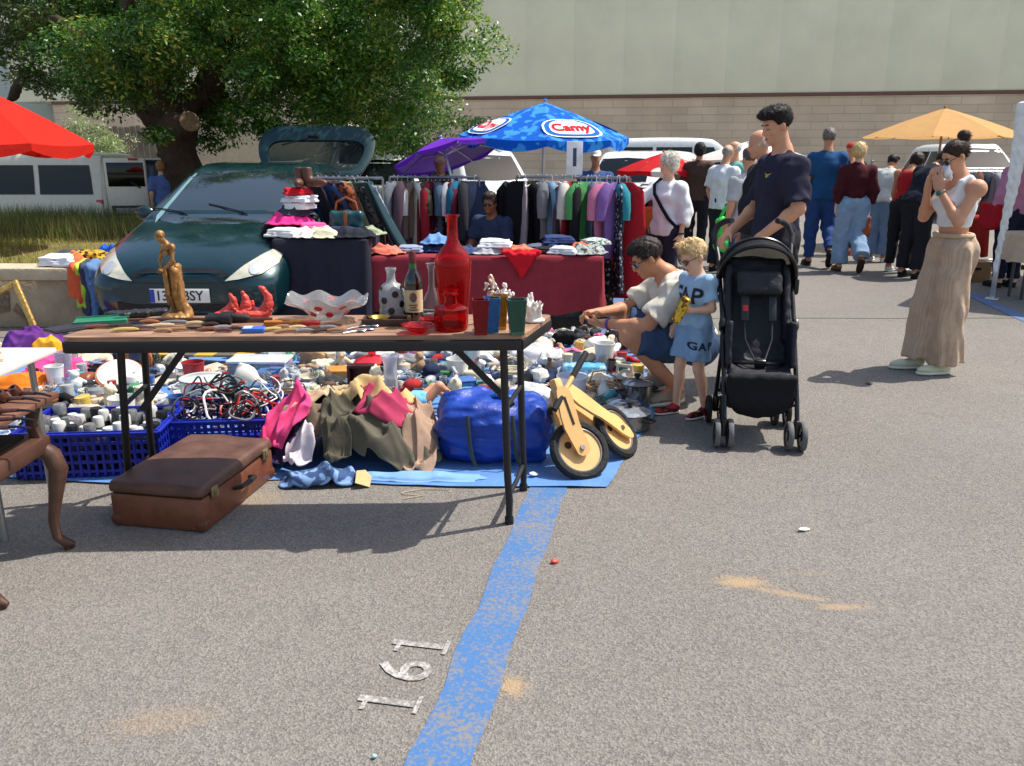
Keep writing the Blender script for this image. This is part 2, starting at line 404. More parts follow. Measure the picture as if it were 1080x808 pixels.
# ================================================================== THE SETTING
def asphalt():
    m = bpy.data.materials.new('asphalt'); m.use_nodes = True; nt = m.node_tree; N = nt.nodes; L = nt.links; b = N['Principled BSDF']
    geo = N.new('ShaderNodeNewGeometry'); pos = geo.outputs['Position']
    def noise(sc, det=3, ro=.6):
        n = N.new('ShaderNodeTexNoise'); n.inputs['Scale'].default_value = sc; n.inputs['Detail'].default_value = det; n.inputs['Roughness'].default_value = ro
        L.new(pos, n.inputs['Vector']); return n.outputs['Fac']
    def rng(v, a, b2, c, d):
        r = N.new('ShaderNodeMapRange'); L.new(v, r.inputs[0])
        for i, x in enumerate((a, b2, c, d)): r.inputs[i+1].default_value = x
        return r.outputs[0]
    def mth(op, a, b2=None):
        n = N.new('ShaderNodeMath'); n.operation = op
        for i, x in enumerate((a, b2)):
            if x is None: continue
            if isinstance(x, (int, float)): n.inputs[i].default_value = x
            else: L.new(x, n.inputs[i])
        return n.outputs[0]
    def mix(f, a, b2, bt='MIX'):
        n = N.new('ShaderNodeMix'); n.data_type = 'RGBA'; n.blend_type = bt
        if isinstance(f, (int, float)): n.inputs['Factor'].default_value = f
        else: L.new(f, n.inputs['Factor'])
        for k, x in (('A', a), ('B', b2)):
            if isinstance(x, tuple): n.inputs[k].default_value = (*x, 1)
            else: L.new(x, n.inputs[k])
        return n.outputs['Result']
    vo = N.new('ShaderNodeTexVoronoi'); vo.inputs['Scale'].default_value = 150; L.new(pos, vo.inputs['Vector'])
    sep = N.new('ShaderNodeSeparateColor'); L.new(vo.outputs['Color'], sep.inputs[0])
    stone = rng(sep.outputs[0], 0, 1, .68, 1.32)
    base = mix(rng(noise(1.1, 5), .3, .7, 0, 1), (.190, .169, .147), (.222, .201, .179))
    base = mix(rng(noise(.28, 3), .42, .62, 0, .5), base, (.160, .143, .125))
    base = mix(rng(noise(5.5, 5, .7), .52, .72, 0, .25), base, (.11, .10, .09)); base = mix(rng(noise(14, 4, .7), .58, .75, 0, .3), base, (.26, .24, .215))
    hs = N.new('ShaderNodeHueSaturation'); L.new(base, hs.inputs['Color']); L.new(stone, hs.inputs['Value']); base = hs.outputs[0]
    base = mix(rng(noise(340, 2), .53, .68, 0, .6), base, (.30, .285, .265))
    base = mix(rng(noise(240, 2), .60, .70, 0, .7), base, (.06, .057, .053))
    # spilled sand
    sx = N.new('ShaderNodeSeparateXYZ'); L.new(pos, sx.inputs[0])
    for (px, py, ax, ay, st, ang) in ((783, 614, .10, .045, .95, -.05), (835, 627, .13, .022, .7, -.35), (888, 640, .10, .02, .75, 0), (541, 724, .045, .05, .95, .3),
                                 (170, 760, .16, .06, .28, .2), (265, 527, .16, .10, .35, 0), (35, 500, .25, .05, .5, .2), (855, 605, .1, .02, .2, 0)):
        c = P(px, py); dx = mth('SUBTRACT', sx.outputs[0], c.x); dy = mth('SUBTRACT', sx.outputs[1], c.y)
        ca, sa = math.cos(ang), math.sin(ang)
        u = mth('ADD', mth('MULTIPLY', dx, ca/ax), mth('MULTIPLY', dy, sa/ax)); v = mth('ADD', mth('MULTIPLY', dx, -sa/ay), mth('MULTIPLY', dy, ca/ay))
        d = mth('SQRT', mth('ADD', mth('MULTIPLY', u, u), mth('MULTIPLY', v, v)))
        d = mth('ADD', d, rng(noise(45, 5, .8), .3, .7, -.75, .75))
        base = mix(rng(d, 1.15, .45, 0, st), base, (.38, .27, .16))
    L.new(base, b.inputs['Base Color']); b.inputs['Roughness'].default_value = .88; b.inputs['Specular IOR Level'].default_value = .3
    bp = N.new('ShaderNodeBump'); bp.inputs['Strength'].default_value = .9; bp.inputs['Distance'].default_value = .004
    L.new(mth('ADD', vo.outputs['Distance'], noise(260, 3)), bp.inputs['Height']); L.new(bp.outputs[0], b.inputs['Normal'])
    return m, nt
ASPH, _nt = asphalt()
g = MB(); g.grid([[(x, y, 0) for x in (-150, -40, -10, 0, 10, 40, 150)] for y in (-30, 0, 5, 12, 40, 120, 250)])
tag(g.build('ground', ASPH), kind='structure')

def paint_mat(col, wear=.5):
    m = bpy.data.materials.new('worn road paint'); m.use_nodes = True; nt = m.node_tree; N = nt.nodes; L = nt.links; b = N['Principled BSDF']
    geo = N.new('ShaderNodeNewGeometry')
    n = N.new('ShaderNodeTexNoise'); n.inputs['Scale'].default_value = 75; n.inputs['Detail'].default_value = 5; n.inputs['Roughness'].default_value = .7
    L.new(geo.outputs['Position'], n.inputs['Vector'])
    n2 = N.new('ShaderNodeTexNoise'); n2.inputs['Scale'].default_value = 5; n2.inputs['Detail'].default_value = 4; L.new(geo.outputs['Position'], n2.inputs['Vector'])
    ad = N.new('ShaderNodeMath'); ad.operation = 'MULTIPLY_ADD'; L.new(n2.outputs['Fac'], ad.inputs[0]); ad.inputs[1].default_value = .5; L.new(n.outputs['Fac'], ad.inputs[2])
    r = N.new('ShaderNodeMapRange'); r.inputs[1].default_value = wear+.16; r.inputs[2].default_value = wear+.34; L.new(ad.outputs[0], r.inputs[0])
    mx = N.new('ShaderNodeMix'); mx.data_type = 'RGBA'; L.new(r.outputs[0], mx.inputs['Factor'])
    mx.inputs['A'].default_value = (*col, 1); mx.inputs['B'].default_value = (.20, .178, .157, 1)
    L.new(mx.outputs['Result'], b.inputs['Base Color']); b.inputs['Roughness'].default_value = .8
    bp = N.new('ShaderNodeBump'); bp.inputs['Strength'].default_value = .7; bp.inputs['Distance'].default_value = .003
    L.new(n.outputs['Fac'], bp.inputs['Height']); L.new(bp.outputs[0], b.inputs['Normal'])
    return m
BLUEP = paint_mat((.045, .14, .33), .55); WHITEP = paint_mat((.44, .425, .40), .49)
A0, A1 = P(430, 806), P(499, 806); B0, B1 = P(557, 518), P(597, 518)
def ext(a, b, y): t = (y-a.y)/(b.y-a.y); return a+(b-a)*t
rows = []
for y in np.linspace(1.2, 9.6, 60):
    q = V((0, 0, .004)); j = .006*math.sin(y*31)+.004*math.sin(y*77)
    rows.append([ext(A0, B0, y)+q+V((j, 0, 0)), ext(A1, B1, y)+q+V((.7*j, 0, 0))])
m = MB(); m.grid(rows); tag(m.build('parking_line', BLUEP), kind='structure')
r0, r1 = P(1010, 304), P(1080, 336)
m = MB(); d = (r1-r0).normalized(); n_ = V((-d.y, d.x, 0))*.075
m.grid([[r0+d*t-n_+V((0, 0, .004)), r0+d*t+n_+V((0, 0, .004))] for t in np.linspace(-.1, 5, 20)]); tag(m.build('parking_line', BLUEP), kind='structure')
m = MB()
for ch, px, py in (('1', 411, 741), ('6', 430, 708), ('1', 444, 681)):
    vs, fs = text_mb(ch, .225, .0, .002); c = P(px, py); R = rot(0, 0, PI/2-.19)
    m.add([R @ V((v.x, v.y*1.05, 0))+V((c.x, c.y, .0045)) for v in vs], fs)
    if ch == '1':
        for ux, uy, w_, h_ in ((0, -.083, .075, .014), (-.025, .068, .045, .014)): m.add([R @ V((ux+a*w_/2, uy+b2*h_/2, 0))+V((c.x, c.y, .0049)) for a, b2 in ((-1, -1), (1, -1), (1, 1), (-1, 1))], [(0, 1, 2, 3)])
tag(m.build('bay_number', WHITEP, smooth=False), kind='structure')
m = MB(); a, b_ = P(700, 336), P(1080, 336)
m.grid([[(x, a.y+.01*math.sin(x*3), .003), (x, a.y+.02+.01*math.sin(x*3), .003)] for x in np.linspace(a.x-2, b_.x+2, 30)])
tag(m.build('asphalt_joint', M((92, 96, 84), .9)), kind='structure')

# ------------------------------------------------------------------ the hall behind: block plinth, painted metal panels
def blockwork():
    m = bpy.data.materials.new('sand blockwork'); m.use_nodes = True; nt = m.node_tree; N = nt.nodes; L = nt.links; b = N['Principled BSDF']
    tc = N.new('ShaderNodeTexCoord'); mp = N.new('ShaderNodeMapping'); mp.inputs['Rotation'].default_value = (PI/2, 0, 0); L.new(tc.outputs['Object'], mp.inputs[0])
    br = N.new('ShaderNodeTexBrick'); L.new(mp.outputs[0], br.inputs['Vector']); br.inputs['Scale'].default_value = 1.0
    br.inputs['Brick Width'].default_value = 1.2; br.inputs['Row Height'].default_value = .30; br.inputs['Mortar Size'].default_value = .012
    br.inputs['Color1'].default_value = (.70, .51, .35, 1); br.inputs['Color2'].default_value = (.78, .59, .41, 1); br.inputs['Mortar'].default_value = (.56, .42, .29, 1)
    n = N.new('ShaderNodeTexNoise'); n.inputs['Scale'].default_value = .7; n.inputs['Detail'].default_value = 6; L.new(tc.outputs['Object'], n.inputs['Vector'])
    r = N.new('ShaderNodeMapRange'); r.inputs[1].default_value = .3; r.inputs[2].default_value = .7; r.inputs[3].default_value = .86; r.inputs[4].default_value = 1.12; L.new(n.outputs['Fac'], r.inputs[0])
    hs = N.new('ShaderNodeHueSaturation'); L.new(br.outputs['Color'], hs.inputs['Color']); L.new(r.outputs[0], hs.inputs['Value'])
    L.new(hs.outputs[0], b.inputs['Base Color']); b.inputs['Roughness'].default_value = .9
    bp = N.new('ShaderNodeBump'); bp.inputs['Strength'].default_value = .5; bp.inputs['Distance'].default_value = .02; L.new(br.outputs['Fac'], bp.inputs['Height']); bp.invert = True
    L.new(bp.outputs[0], b.inputs['Normal']); return m
wa, wb = V((-2.4, 36.2, 0)), V((19.0, 32.4, 0)); wd = (wb-wa).normalized(); wang = math.atan2(wd.y, wd.x)
hall = root('hall_building', 'long pale green metal hall on a sand coloured block plinth', 'building', tuple(wa), wang)
m = MB(); m.box((12, 3, 1.83), (62, 6, 3.66)); m.build('block_wall', blockwork(), hall, smooth=False)
pm = MB()
for i in range(-10, 23):
    pm.box((i*2.0-.0, 3, 8.6), (1.997, 5.96, 9.6), bev=.002)
pm.build('metal_panel', M((243, 238, 206), .5, var=.07, vs=.6, bump=.1, bs=3), hall)
m = MB(); m.box((12, 3, 3.73), (62, 6.1, .12)); m.build('flashing', M((120, 84, 70), .6), hall)

def wallhouse(name, label, x0, x1, y, h, mat, dep=4):
    m = MB(); m.box(((x0+x1)/2, y+dep/2, h/2), (x1-x0, dep, h)); o = m.build(name, mat, smooth=False); tag(o, label, 'building'); return o
wallhouse('garden_shed', 'beige rendered low building behind the big tree trunk', -10.2, -4.6, 24, 2.35, M((196, 178, 150), .9, bump=.3, bs=20))
wallhouse('warehouse', 'pale grey green far building showing through the left of the tree', -40, -13, 42, 9, M((188, 198, 188), .7, var=.05, vs=.4))
fe = root('board_fence', 'grey brown weathered board fence left of the big tree trunk', 'fence', (0, 0, 0))
m = MB()
for i in range(17): m.box((-11.9+i*.155, 22.6, 1.15+rnd.uniform(-.03, .03)), (.14, .025, 2.1), bev=.004)
m.build('board', M((118, 104, 88), .9, var=.3, vs=3), fe)
m = MB()
for z in (.5, 1.8): m.box((-10.65, 22.66, z), (2.7, .05, .08))
m.build('rail', M((100, 88, 74), .9), fe)
for px, top, Y, lab in ((735, 190, 29, 'thin grey metal post rising behind the elderly woman'), (920, 170, 26, 'thin grey metal post left of the beige parasol')):
    b0 = PD(px, top, Y); t = root('fence_post', lab, 'post', (b0.x, Y, 0))
    m = MB(); m.cyl((0, 0, 0), (0, 0, b0.z), .035, n=10); m.build('post', metal((140, 142, 140), .6), t)
    m = MB(); m.sphere((0, 0, b0.z), (.045, .045, .03)); m.cyl((0, 0, b0.z-.05), (-.45, .2, b0.z-.62), .018, n=8); m.build('brace', metal((130, 132, 130), .6), t)

# ------------------------------------------------------------------ raised verge with a concrete retaining wall
CONC = M((172, 154, 128), .9, var=.22, vs=3.5, bump=.5, bs=26, key='old concrete')
rw = root('retaining_wall', 'low weathered concrete retaining wall along the grass verge', 'wall', (0, 7.15, 0))
m = MB(); m.box((-6.9, .13, .215), (6.4, .22, .43), bev=.012); m.box((-3.84, 2.6, .2), (.2, 5, .41), bev=.012); m.build('wall_face', CONC, rw)
m = MB()
for i in range(5): m.box((-4.35-1.2*i, .12, .485), (1.19, .34, .11), bev=.018)
m.build('coping', M((186, 170, 142), .9, var=.2, vs=4, bump=.5, bs=30), rw)
m = MB()
for pts in (((.0, .0), (.13, .03), (.15, .2), (.06, .26), (-.04, .14)), ((.16, .04), (.2, .0), (.28, -.1), (.26, -.02), (.2, .1)),):
    m.prism(pts, .012, (-4.6, .02, .12), rot(PI/2))
m.build('stain', M((124, 106, 86), .95, var=.4, vs=30), rw)
vb = MB(); 
rows = []
for y in np.linspace(7.36, 12.6, 16):
    rows.append([(x, y, .44+.06*noise.noise(V((x*.7, y*.7, 0)))+max(0, (y-10))*.03) for x in np.linspace(-15, -3.95, 26)])
vb.grid(rows); tag(vb.build('verge_terrain', M((112, 104, 58), .95, var=.3, vs=3, bump=.6, bs=30)), kind='structure')

def quads_mesh(name, verts, mats, mi=None, k=4):
    n = len(verts)//k; me = bpy.data.meshes.new(name); me.vertices.add(n*k); me.vertices.foreach_set('co', np.asarray(verts, np.float32).ravel())
    me.loops.add(n*k); me.loops.foreach_set('vertex_index', np.arange(n*k, dtype=np.int32)); me.polygons.add(n)
    me.polygons.foreach_set('loop_start', np.arange(0, n*k, k, dtype=np.int32))
    for m in (mats if isinstance(mats, (list, tuple)) else [mats]): me.materials.append(m)
    if mi is not None: me.polygons.foreach_set('material_index', np.asarray(mi, np.int32))
    me.update(calc_edges=True); return me
def leafmat(c1, c2, c3=None, sc=1.2, rough=.38, tl=.35):
    m = bpy.data.materials.new('leaf'); m.use_nodes = True; nt = m.node_tree; N = nt.nodes; L = nt.links; b = N['Principled BSDF']; out = N['Material Output']
    geo = N.new('ShaderNodeNewGeometry'); n = N.new('ShaderNodeTexNoise'); n.inputs['Scale'].default_value = sc; n.inputs['Detail'].default_value = 3
    L.new(geo.outputs['Position'], n.inputs['Vector'])
    ad = N.new('ShaderNodeMath'); ad.operation = 'MULTIPLY_ADD'; L.new(geo.outputs['Random Per Island'], ad.inputs[0]); ad.inputs[1].default_value = .45; L.new(n.outputs['Fac'], ad.inputs[2])
    cr = N.new('ShaderNodeValToRGB'); L.new(ad.outputs[0], cr.inputs[0]); e = cr.color_ramp.elements
    e[0].position = .45; e[0].color = (*lin(c1), 1); e[1].position = .85; e[1].color = (*lin(c2), 1)
    if c3: q = e.new(.98); q.color = (*lin(c3), 1)
    L.new(cr.outputs[0], b.inputs['Base Color']); b.inputs['Roughness'].default_value = rough
    tr = N.new('ShaderNodeBsdfTranslucent'); L.new(cr.outputs[0], tr.inputs['Color']); mx = N.new('ShaderNodeMixShader'); mx.inputs[0].default_value = tl
    L.new(b.outputs[0], mx.inputs[1]); L.new(tr.outputs[0], mx.inputs[2]); L.new(mx.outputs[0], out.inputs['Surface']); return m
rng = np.random.default_rng(5)
def blades(n, xr, yr, zf, h0, h1, w, mat, name, label=None, clump=0):
    x = rng.uniform(*xr, n); y = rng.uniform(*yr, n)
    if clump:
        cx = rng.uniform(*xr, clump); cy = rng.uniform(*yr, clump); i = rng.integers(0, clump, n)
        x = cx[i]+rng.normal(0, .14, n); y = cy[i]+rng.normal(0, .14, n); x = np.clip(x, *xr); y = np.clip(y, *yr)
    z = zf(x, y); a = rng.uniform(0, 2*PI, n); h = rng.uniform(h0, h1, n); l = rng.uniform(0, .55, n)*h; b = rng.uniform(0, 2*PI, n)
    c, s_ = np.cos(a)*w, np.sin(a)*w; lx, ly = np.cos(b)*l, np.sin(b)*l
    v = np.stack([np.stack([x-c, y-s_, z], 1), np.stack([x+c, y+s_, z], 1), np.stack([x+c*.8+lx*.62, y+s_*.8+ly*.62, z+h*.62], 1), np.stack([x+lx, y+ly, z+h], 1)], 1).reshape(-1, 3)
    return tag(mkobj(name, quads_mesh(name, v, mat)), kind='stuff')
vz = lambda x, y: .43+np.maximum(0, y-10)*.03
blades(26000, (-12, -3.95), (7.38, 10.6), vz, .03, .10, .006, leafmat((120, 128, 58), (172, 168, 88), (200, 184, 120), 2.2, .7), 'grass')
blades(30000, (-14, -4.6), (10.2, 12.4), vz, .10, .34, .0035, leafmat((70, 92, 40), (116, 128, 58), (172, 160, 104), 2.2, .7), 'tall_grass', clump=700)
# stray dry straws
blades(700, (-12, -4.2), (8.6, 12), vz, .2, .45, .002, leafmat((170, 150, 100), (190, 172, 124), None, 2, .8), 'dry_grass')

# ------------------------------------------------------------------ trees
BARK = M((72, 58, 46), .95, var=.35, vs=6, bump=1.0, bs=14, key='bark')
def leaves(blobs, n, size, mat, name, parent, org, aspect=.45, shell=.62):
    vol = np.array([b[3]**2.2 for b in blobs]); idx = rng.choice(len(blobs), n, p=vol/vol.sum())
    bc = np.array([b[:3] for b in blobs])[idx]; br = np.array([b[3] for b in blobs])[idx]
    d = rng.normal(size=(n, 3)); d /= np.linalg.norm(d, axis=1)[:, None]
    r = shell+(1.05-shell)*rng.beta(2.0, 1.4, n)
    # twig tips: leaves gathered round small clusters
    nc = n//430 if aspect < .46 and n > 1e5 else n//60; rc = rng.uniform(.20, .52, nc) if n > 1e5 else rng.uniform(.14, .3, nc); cd_ = rng.normal(size=(nc, 3)); cd_ /= np.linalg.norm(cd_, axis=1)[:, None]
    ci = rng.choice(len(blobs), nc, p=vol/vol.sum()); cp = np.array([b[:3] for b in blobs])[ci]+cd_*(np.array([b[3] for b in blobs])[ci]*(shell+(1.12-shell)*rng.beta(2, 1.3, nc)))[:, None]*np.array([1, 1, .8])
    k = rng.integers(0, nc, n); nd = rng.normal(size=(n, 3)); nd[:, 2] += .55; nd /= np.linalg.norm(nd, axis=1)[:, None]; p = cp[k]+nd*(rc[k]*rng.uniform(.45, 1.0, n)**.6)[:, None]*np.array([1, 1, .6])+rng.normal(0, .03, (n, 3))
    nrm = nd*.6+np.array([0, 0, .6])+rng.normal(0, .5, (n, 3)); nrm /= np.linalg.norm(nrm, axis=1)[:, None]
    t = np.cross(nrm, rng.normal(size=(n, 3))); t /= np.linalg.norm(t, axis=1)[:, None]; b = np.cross(nrm, t)
    L_ = (size*rng.uniform(.6, 1.3, n))[:, None]; W = L_*aspect; p = p-np.array(org)
    v = np.stack([p-t*L_*.5, p-b*W*.5+t*L_*.05, p+t*L_*.5-nrm*L_*.12, p+b*W*.5+t*L_*.05], 1).reshape(-1, 3)
    return mkobj(name, quads_mesh(name, v, mat), parent)
TY = 13.2
tb = PD(196, 205, TY); torg = (tb.x, TY, 0)
tree = root('carob_tree', 'big dense evergreen tree with thick dark trunk behind the green car', 'tree', torg)
F = Field((-3.2, -2.2, -.1), (4.6, 2.2, 4.6), .075)
F.cap((0, 0, -.1), (.02, 0, 1.2), .36, .28, .1).cap((.02, 0, 1.1), (-.14, 0, 2.0), .28, .26, .1).cap((-.1, 0, 1.8), (-1.5, -.3, 3.4), .24, .1, .15)
F.cap((-.1, 0, 1.9), (.5, .2, 2.6), .26, .2, .15).cap((.5, .2, 2.6), (2.2, -.4, 3.3), .2, .09, .1).cap((.5, .2, 2.5), (.9, .8, 4.2), .18, .07, .1)
F.cap((-.1, 0, 1.9), (-.2, -.9, 3.6), .2, .08, .1).cap((1.3, 0, 2.9), (3.8, .2, 2.7), .11, .05, .06)
F.cap((.05, -.1, 1.86), (.42, -.55, 1.98), .2, .17, .1, clips=[((.36, -.5, 1.95), (.6, -.75, .2))])
F.ell((.22, -.05, .25), (.3, .3, .5), None, .15).ell((-.25, -.1, .2), (.3, .3, .45), None, .15).wrinkle(.05, .45, 3, (1, 1, .35)).wrinkle(.02, .16, 5)
F.build('trunk', BARK, tree)
m = MB(); m.lathe([(0, 0), (.12, .0), (.15, -.02), (.0, -.03)], 14, (.385, -.53, 1.965), frame((.6, -.75, .2))); m.build('cut_limb', M((150, 128, 104), .9, var=.3, vs=30), tree)
blobs = []
for (px, py, r) in ((150, 20, 62), (150, 85, 52), (215, 70, 66), (205, 10, 70), (270, 30, 80), (340, 40, 85), (300, 100, 62), (360, 105, 60), (405, 90, 62), (420, 30, 78),
                    (462, 55, 50), (438, 118, 38), (400, 142, 32), (345, 142, 30), (290, 138, 28), (250, 120, 38), (370, -50, 90), (270, -60, 100), (150, -60, 90), (455, -20, 55), (440, 5, 50),
                    (488, 44, 20), (500, 52, 9), (476, 88, 24), (415, 150, 22), (432, 146, 18), (262, 152, 14), (380, 150, 22), (330, 60, 60), (180, 110, 36), (480, 20, 22), (232, 134, 26), (166, 136, 22), (110, 70, 44), (90, 30, 44)):
    for yy in (TY-1.6, TY+.3, TY+2.2):
        if r < 30 and yy > TY+1: continue
        q = PD(px+rnd.uniform(-10, 10), py+rnd.uniform(-10, 10), yy); blobs.append((q.x, q.y, q.z, r*yy/860*rnd.uniform(.64, .95)))
leaves(blobs, 270000, .070, leafmat((36, 76, 26), (90, 138, 44), (172, 178, 72), 1.3, .36, .34), 'crown', tree, torg)
t2 = PD(18, 215, 15.5); o2 = (t2.x-.6, 15.5, 0)
tr2 = root('olive_tree', 'paler loose tree at the left edge with sky between its leaves', 'tree', o2)
F = Field((-1.2, -1.2, -.1), (2.6, 1.2, 4.0), .07); F.cap((0, 0, -.1), (.2, 0, 1.7), .2, .15, .08).cap((.2, 0, 1.7), (1.5, -.2, 3.2), .12, .05, .08).cap((.15, 0, 1.6), (-.7, .2, 3.4), .12, .05, .08).wrinkle(.03, .3, 2, (1, 1, .4))
F.build('trunk', BARK, tr2)
bl = []
for (px, py, r) in ((20, 20, 40), (60, 50, 38), (100, 30, 40), (30, 78, 26), (95, 88, 30), (70, 5, 40), (125, 60, 34), (10, -30, 40), (60, -50, 50), (120, -20, 50), (55, 92, 20), (118, 112, 22), (12, 50, 24)):
    for yy in (14.6, 16):
        q = PD(px, py, yy); bl.append((q.x+rnd.uniform(-.2, .2), q.y, q.z, r*yy/860))
leaves(bl, 22000, .095, leafmat((48, 66, 34), (98, 116, 58), (150, 156, 90), 1.3), 'crown', tr2, o2, shell=.3)
b0 = PD(92, 160, 19); sh = root('cypress_shrub', 'pale green feathery shrub above the red parasol edge', 'shrub', (b0.x, 19, 0))
bl = [(b0.x+dx, 19+dy, z, r) for dx, dy, z, r in ((0, 0, .6, .7), (.25, .1, 1.2, .6), (-.5, 0, 1.3, .55), (.0, 0, 1.8, .5), (.45, .1, 1.7, .4), (-.3, .2, 2.2, .35), (.15, 0, 2.3, .3), (.7, 0, .8, .5), (-.9, 0, 1.0, .6))]
leaves(bl, 12000, .09, leafmat((120, 140, 84), (172, 184, 130), (214, 218, 186), 1.5), 'crown', sh, (b0.x, 19, 0), .25, .2)
m = MB(); m.cyl((0, 0, 0), (.05, 0, 1.4), .07, .04); m.build('trunk', BARK, sh)
# shrubbery behind the white cars, under the tree
hd = root('hedge_shrub', 'dark green shrub under the tree behind the raised hatch', 'shrub', (-1.9, 17.5, 0))
bl = [(-2.6+i*.55+rnd.uniform(-.1, .1), 17.5+rnd.uniform(-.3, .3), z, .55) for i in range(5) for z in (.6, 1.2, 1.7)]
leaves(bl, 9000, .1, leafmat((36, 58, 26), (74, 100, 40), None, 1.1), 'crown', hd, (-1.9, 17.5, 0))
# ================================================================== VEHICLES
def catmull(pts, sub):
    pts = np.array(pts, float); n = len(pts); out = []
    for i in range(n-1):
        p0, p1, p2, p3 = pts[max(i-1, 0)], pts[i], pts[i+1], pts[min(i+2, n-1)]
        for t in np.linspace(0, 1, sub, endpoint=False):
            out.append(.5*((2*p1)+(-p0+p2)*t+(2*p0-5*p1+4*p2-p3)*t*t+(-p0+3*p1-3*p2+p3)*t**3))
    out.append(pts[-1]); return np.array(out)
def lerp_rows(pts, sub):
    pts = np.array(pts, float); out = []
    for i in range(len(pts)-1):
        for t in np.linspace(0, 1, sub, endpoint=False): out.append(pts[i]*(1-t)+pts[i+1]*t)
    out.append(pts[-1]); return np.array(out)
MPV = [(0, .33, .55, .52, .60, .60, .46), (.03, .25, .66, .55, .70, .66, .52), (.12, .19, .76, .60, .80, .74, .60), (.30, .18, .81, .68, .85, .83, .66), (.62, .18, .83, .80, .87, .93, .70),
       (1.08, .18, .84, .90, .88, 1.04, .74), (1.22, .18, .84, .92, .88, 1.13, .72), (1.95, .18, .84, .95, .88, 1.50, .60), (2.5, .18, .84, .97, .88, 1.57, .59), (3.5, .18, .84, .99, .87, 1.54, .57),
       (3.95, .2, .83, 1.0, .85, 1.42, .55), (4.18, .25, .80, .98, .80, 1.10, .58), (4.25, .35, .7, .8, .7, .92, .5)]
VAN = [(0, .35, .6, .7, .66, .8, .5), (.04, .25, .75, .75, .80, .92, .6), (.2, .2, .84, .85, .88, 1.05, .72), (.75, .2, .87, 1.0, .90, 1.18, .76), (.9, .2, .87, 1.02, .90, 1.3, .76), (1.5, .2, .87, 1.05, .90, 1.82, .72),
       (1.95, .2, .87, 1.05, .90, 1.92, .74), (3.2, .2, .87, 1.05, .90, 1.94, .76), (4.45, .2, .87, 1.05, .90, 1.9, .75), (4.62, .22, .86, 1.05, .88, 1.82, .73), (4.68, .35, .8, 1.0, .84, 1.7, .68)]
SUV = [(0, .35, .6, .7, .66, .76, .5), (.05, .25, .75, .75, .80, .88, .62), (.25, .22, .84, .85, .88, 1.0, .72), (1.1, .22, .87, .98, .90, 1.12, .76), (1.25, .22, .87, 1.0, .90, 1.2, .76), (1.95, .22, .87, 1.03, .90, 1.66, .64),
       (2.4, .22, .87, 1.05, .90, 1.72, .66), (3.9, .22, .87, 1.06, .89, 1.68, .64), (4.3, .26, .86, 1.05, .86, 1.4, .62), (4.45, .35, .78, .95, .8, 1.1, .6)]
CARGLASS = M((16, 20, 22), .05, var=0, spec=.5, key='dark car glass')
LAMPG = M((188, 186, 168), .12, var=.2, vs=14, coat=1.0, key='headlamp glass')
REDLAMP = M((190, 20, 24), .15, coat=1.0, key='red lamp glass')
def section(st):
    y, zb, wb, zl, wl, zt, wt = st
    return [(0, y, zb), (wb*.7, y, zb-.0), (wb, y, zb+.10), ((wb+wl)/2+.025, y, (zb+zl)*.5+.05), (wl, y, zl-.02), (wl*.55+wt*.45, y, zl+(zt-zl)*.45), (wt, y, zt-.035), (wt*.55, y, zt-.005), (0, y, zt)]
def vehicle(name, label, cat, loc, rz, stations, paint, sc=1.0, group=None, wheels=(.80, 3.35), glassy=True, hw=None):
    t = root(name, label, cat, loc, rz, group)
    S = [section([v*sc for v in st]) for st in stations]
    S2 = np.array([catmull(r, 4) for r in S])                               # round the section
    nS = S2.shape[1]; G = np.stack([catmull(S2[:, i], 4) for i in range(nS)], 1)
    m = MB(); rows = []
    for r in G:
        half = [tuple(p) for p in r]; rows.append(half+[(-p[0], p[1], p[2]) for p in half[-2:0:-1]])
    m.grid(rows, closed=True); n = len(rows[0]); m.f.append(list(range(n))); m.mi.append(0)
    k = (len(rows)-1)*n; m.f.append(list(range(k+n-1, k-1, -1))); m.mi.append(0)
    bd = m.build('body', paint, t, ang=.9, recalc=True)
    bvh = BVHTree.FromPolygons([V(p) for p in m.v], m.f)
    wx = stations[4][2]*sc
    for wy in wheels:
        for sx in (-1, 1):
            w = mkobj('wheel', None, t, (sx*(wx-.07*sc), wy*sc, .31*sc)); R = rot(0, PI/2, 0); r = .31*sc
            q = MB(); q.lathe([(r*.62, -.09*sc), (r*.9, -.1*sc), (r, -.07*sc), (r, .07*sc), (r*.9, .1*sc), (r*.62, .09*sc)], 26, (0, 0, 0), R, close=False); q.build('tyre', RUBBER, w)
            q = MB(); q.lathe([(0, .05*sc), (r*.2, .06*sc), (r*.5, .085*sc), (r*.63, .09*sc), (r*.63, -.09*sc), (0, -.09*sc)], 20, (0, 0, 0), R if sx > 0 else rot(0, -PI/2, 0)); q.build('rim', metal((170, 172, 176), .35), w)
            q = MB(); q.lathe([(r*1.18, 0), (r*1.18, .004)], 28, (sx*(wx+.012*sc), wy*sc, .33*sc), R); 
    return t, bvh, bd
def sidewin(bvh, t, sc, polys, mat=CARGLASS, sides=(1, -1), name='window'):
    for sx in sides:
        for poly in polys: decal(bvh, [(a*sc, b*sc) for a, b in poly], (-sx, 0, 0), .006, mat, name, t, .12)
def mirrored(poly): return poly+[(-x, z) for x, z in reversed(poly) if x > 1e-6]
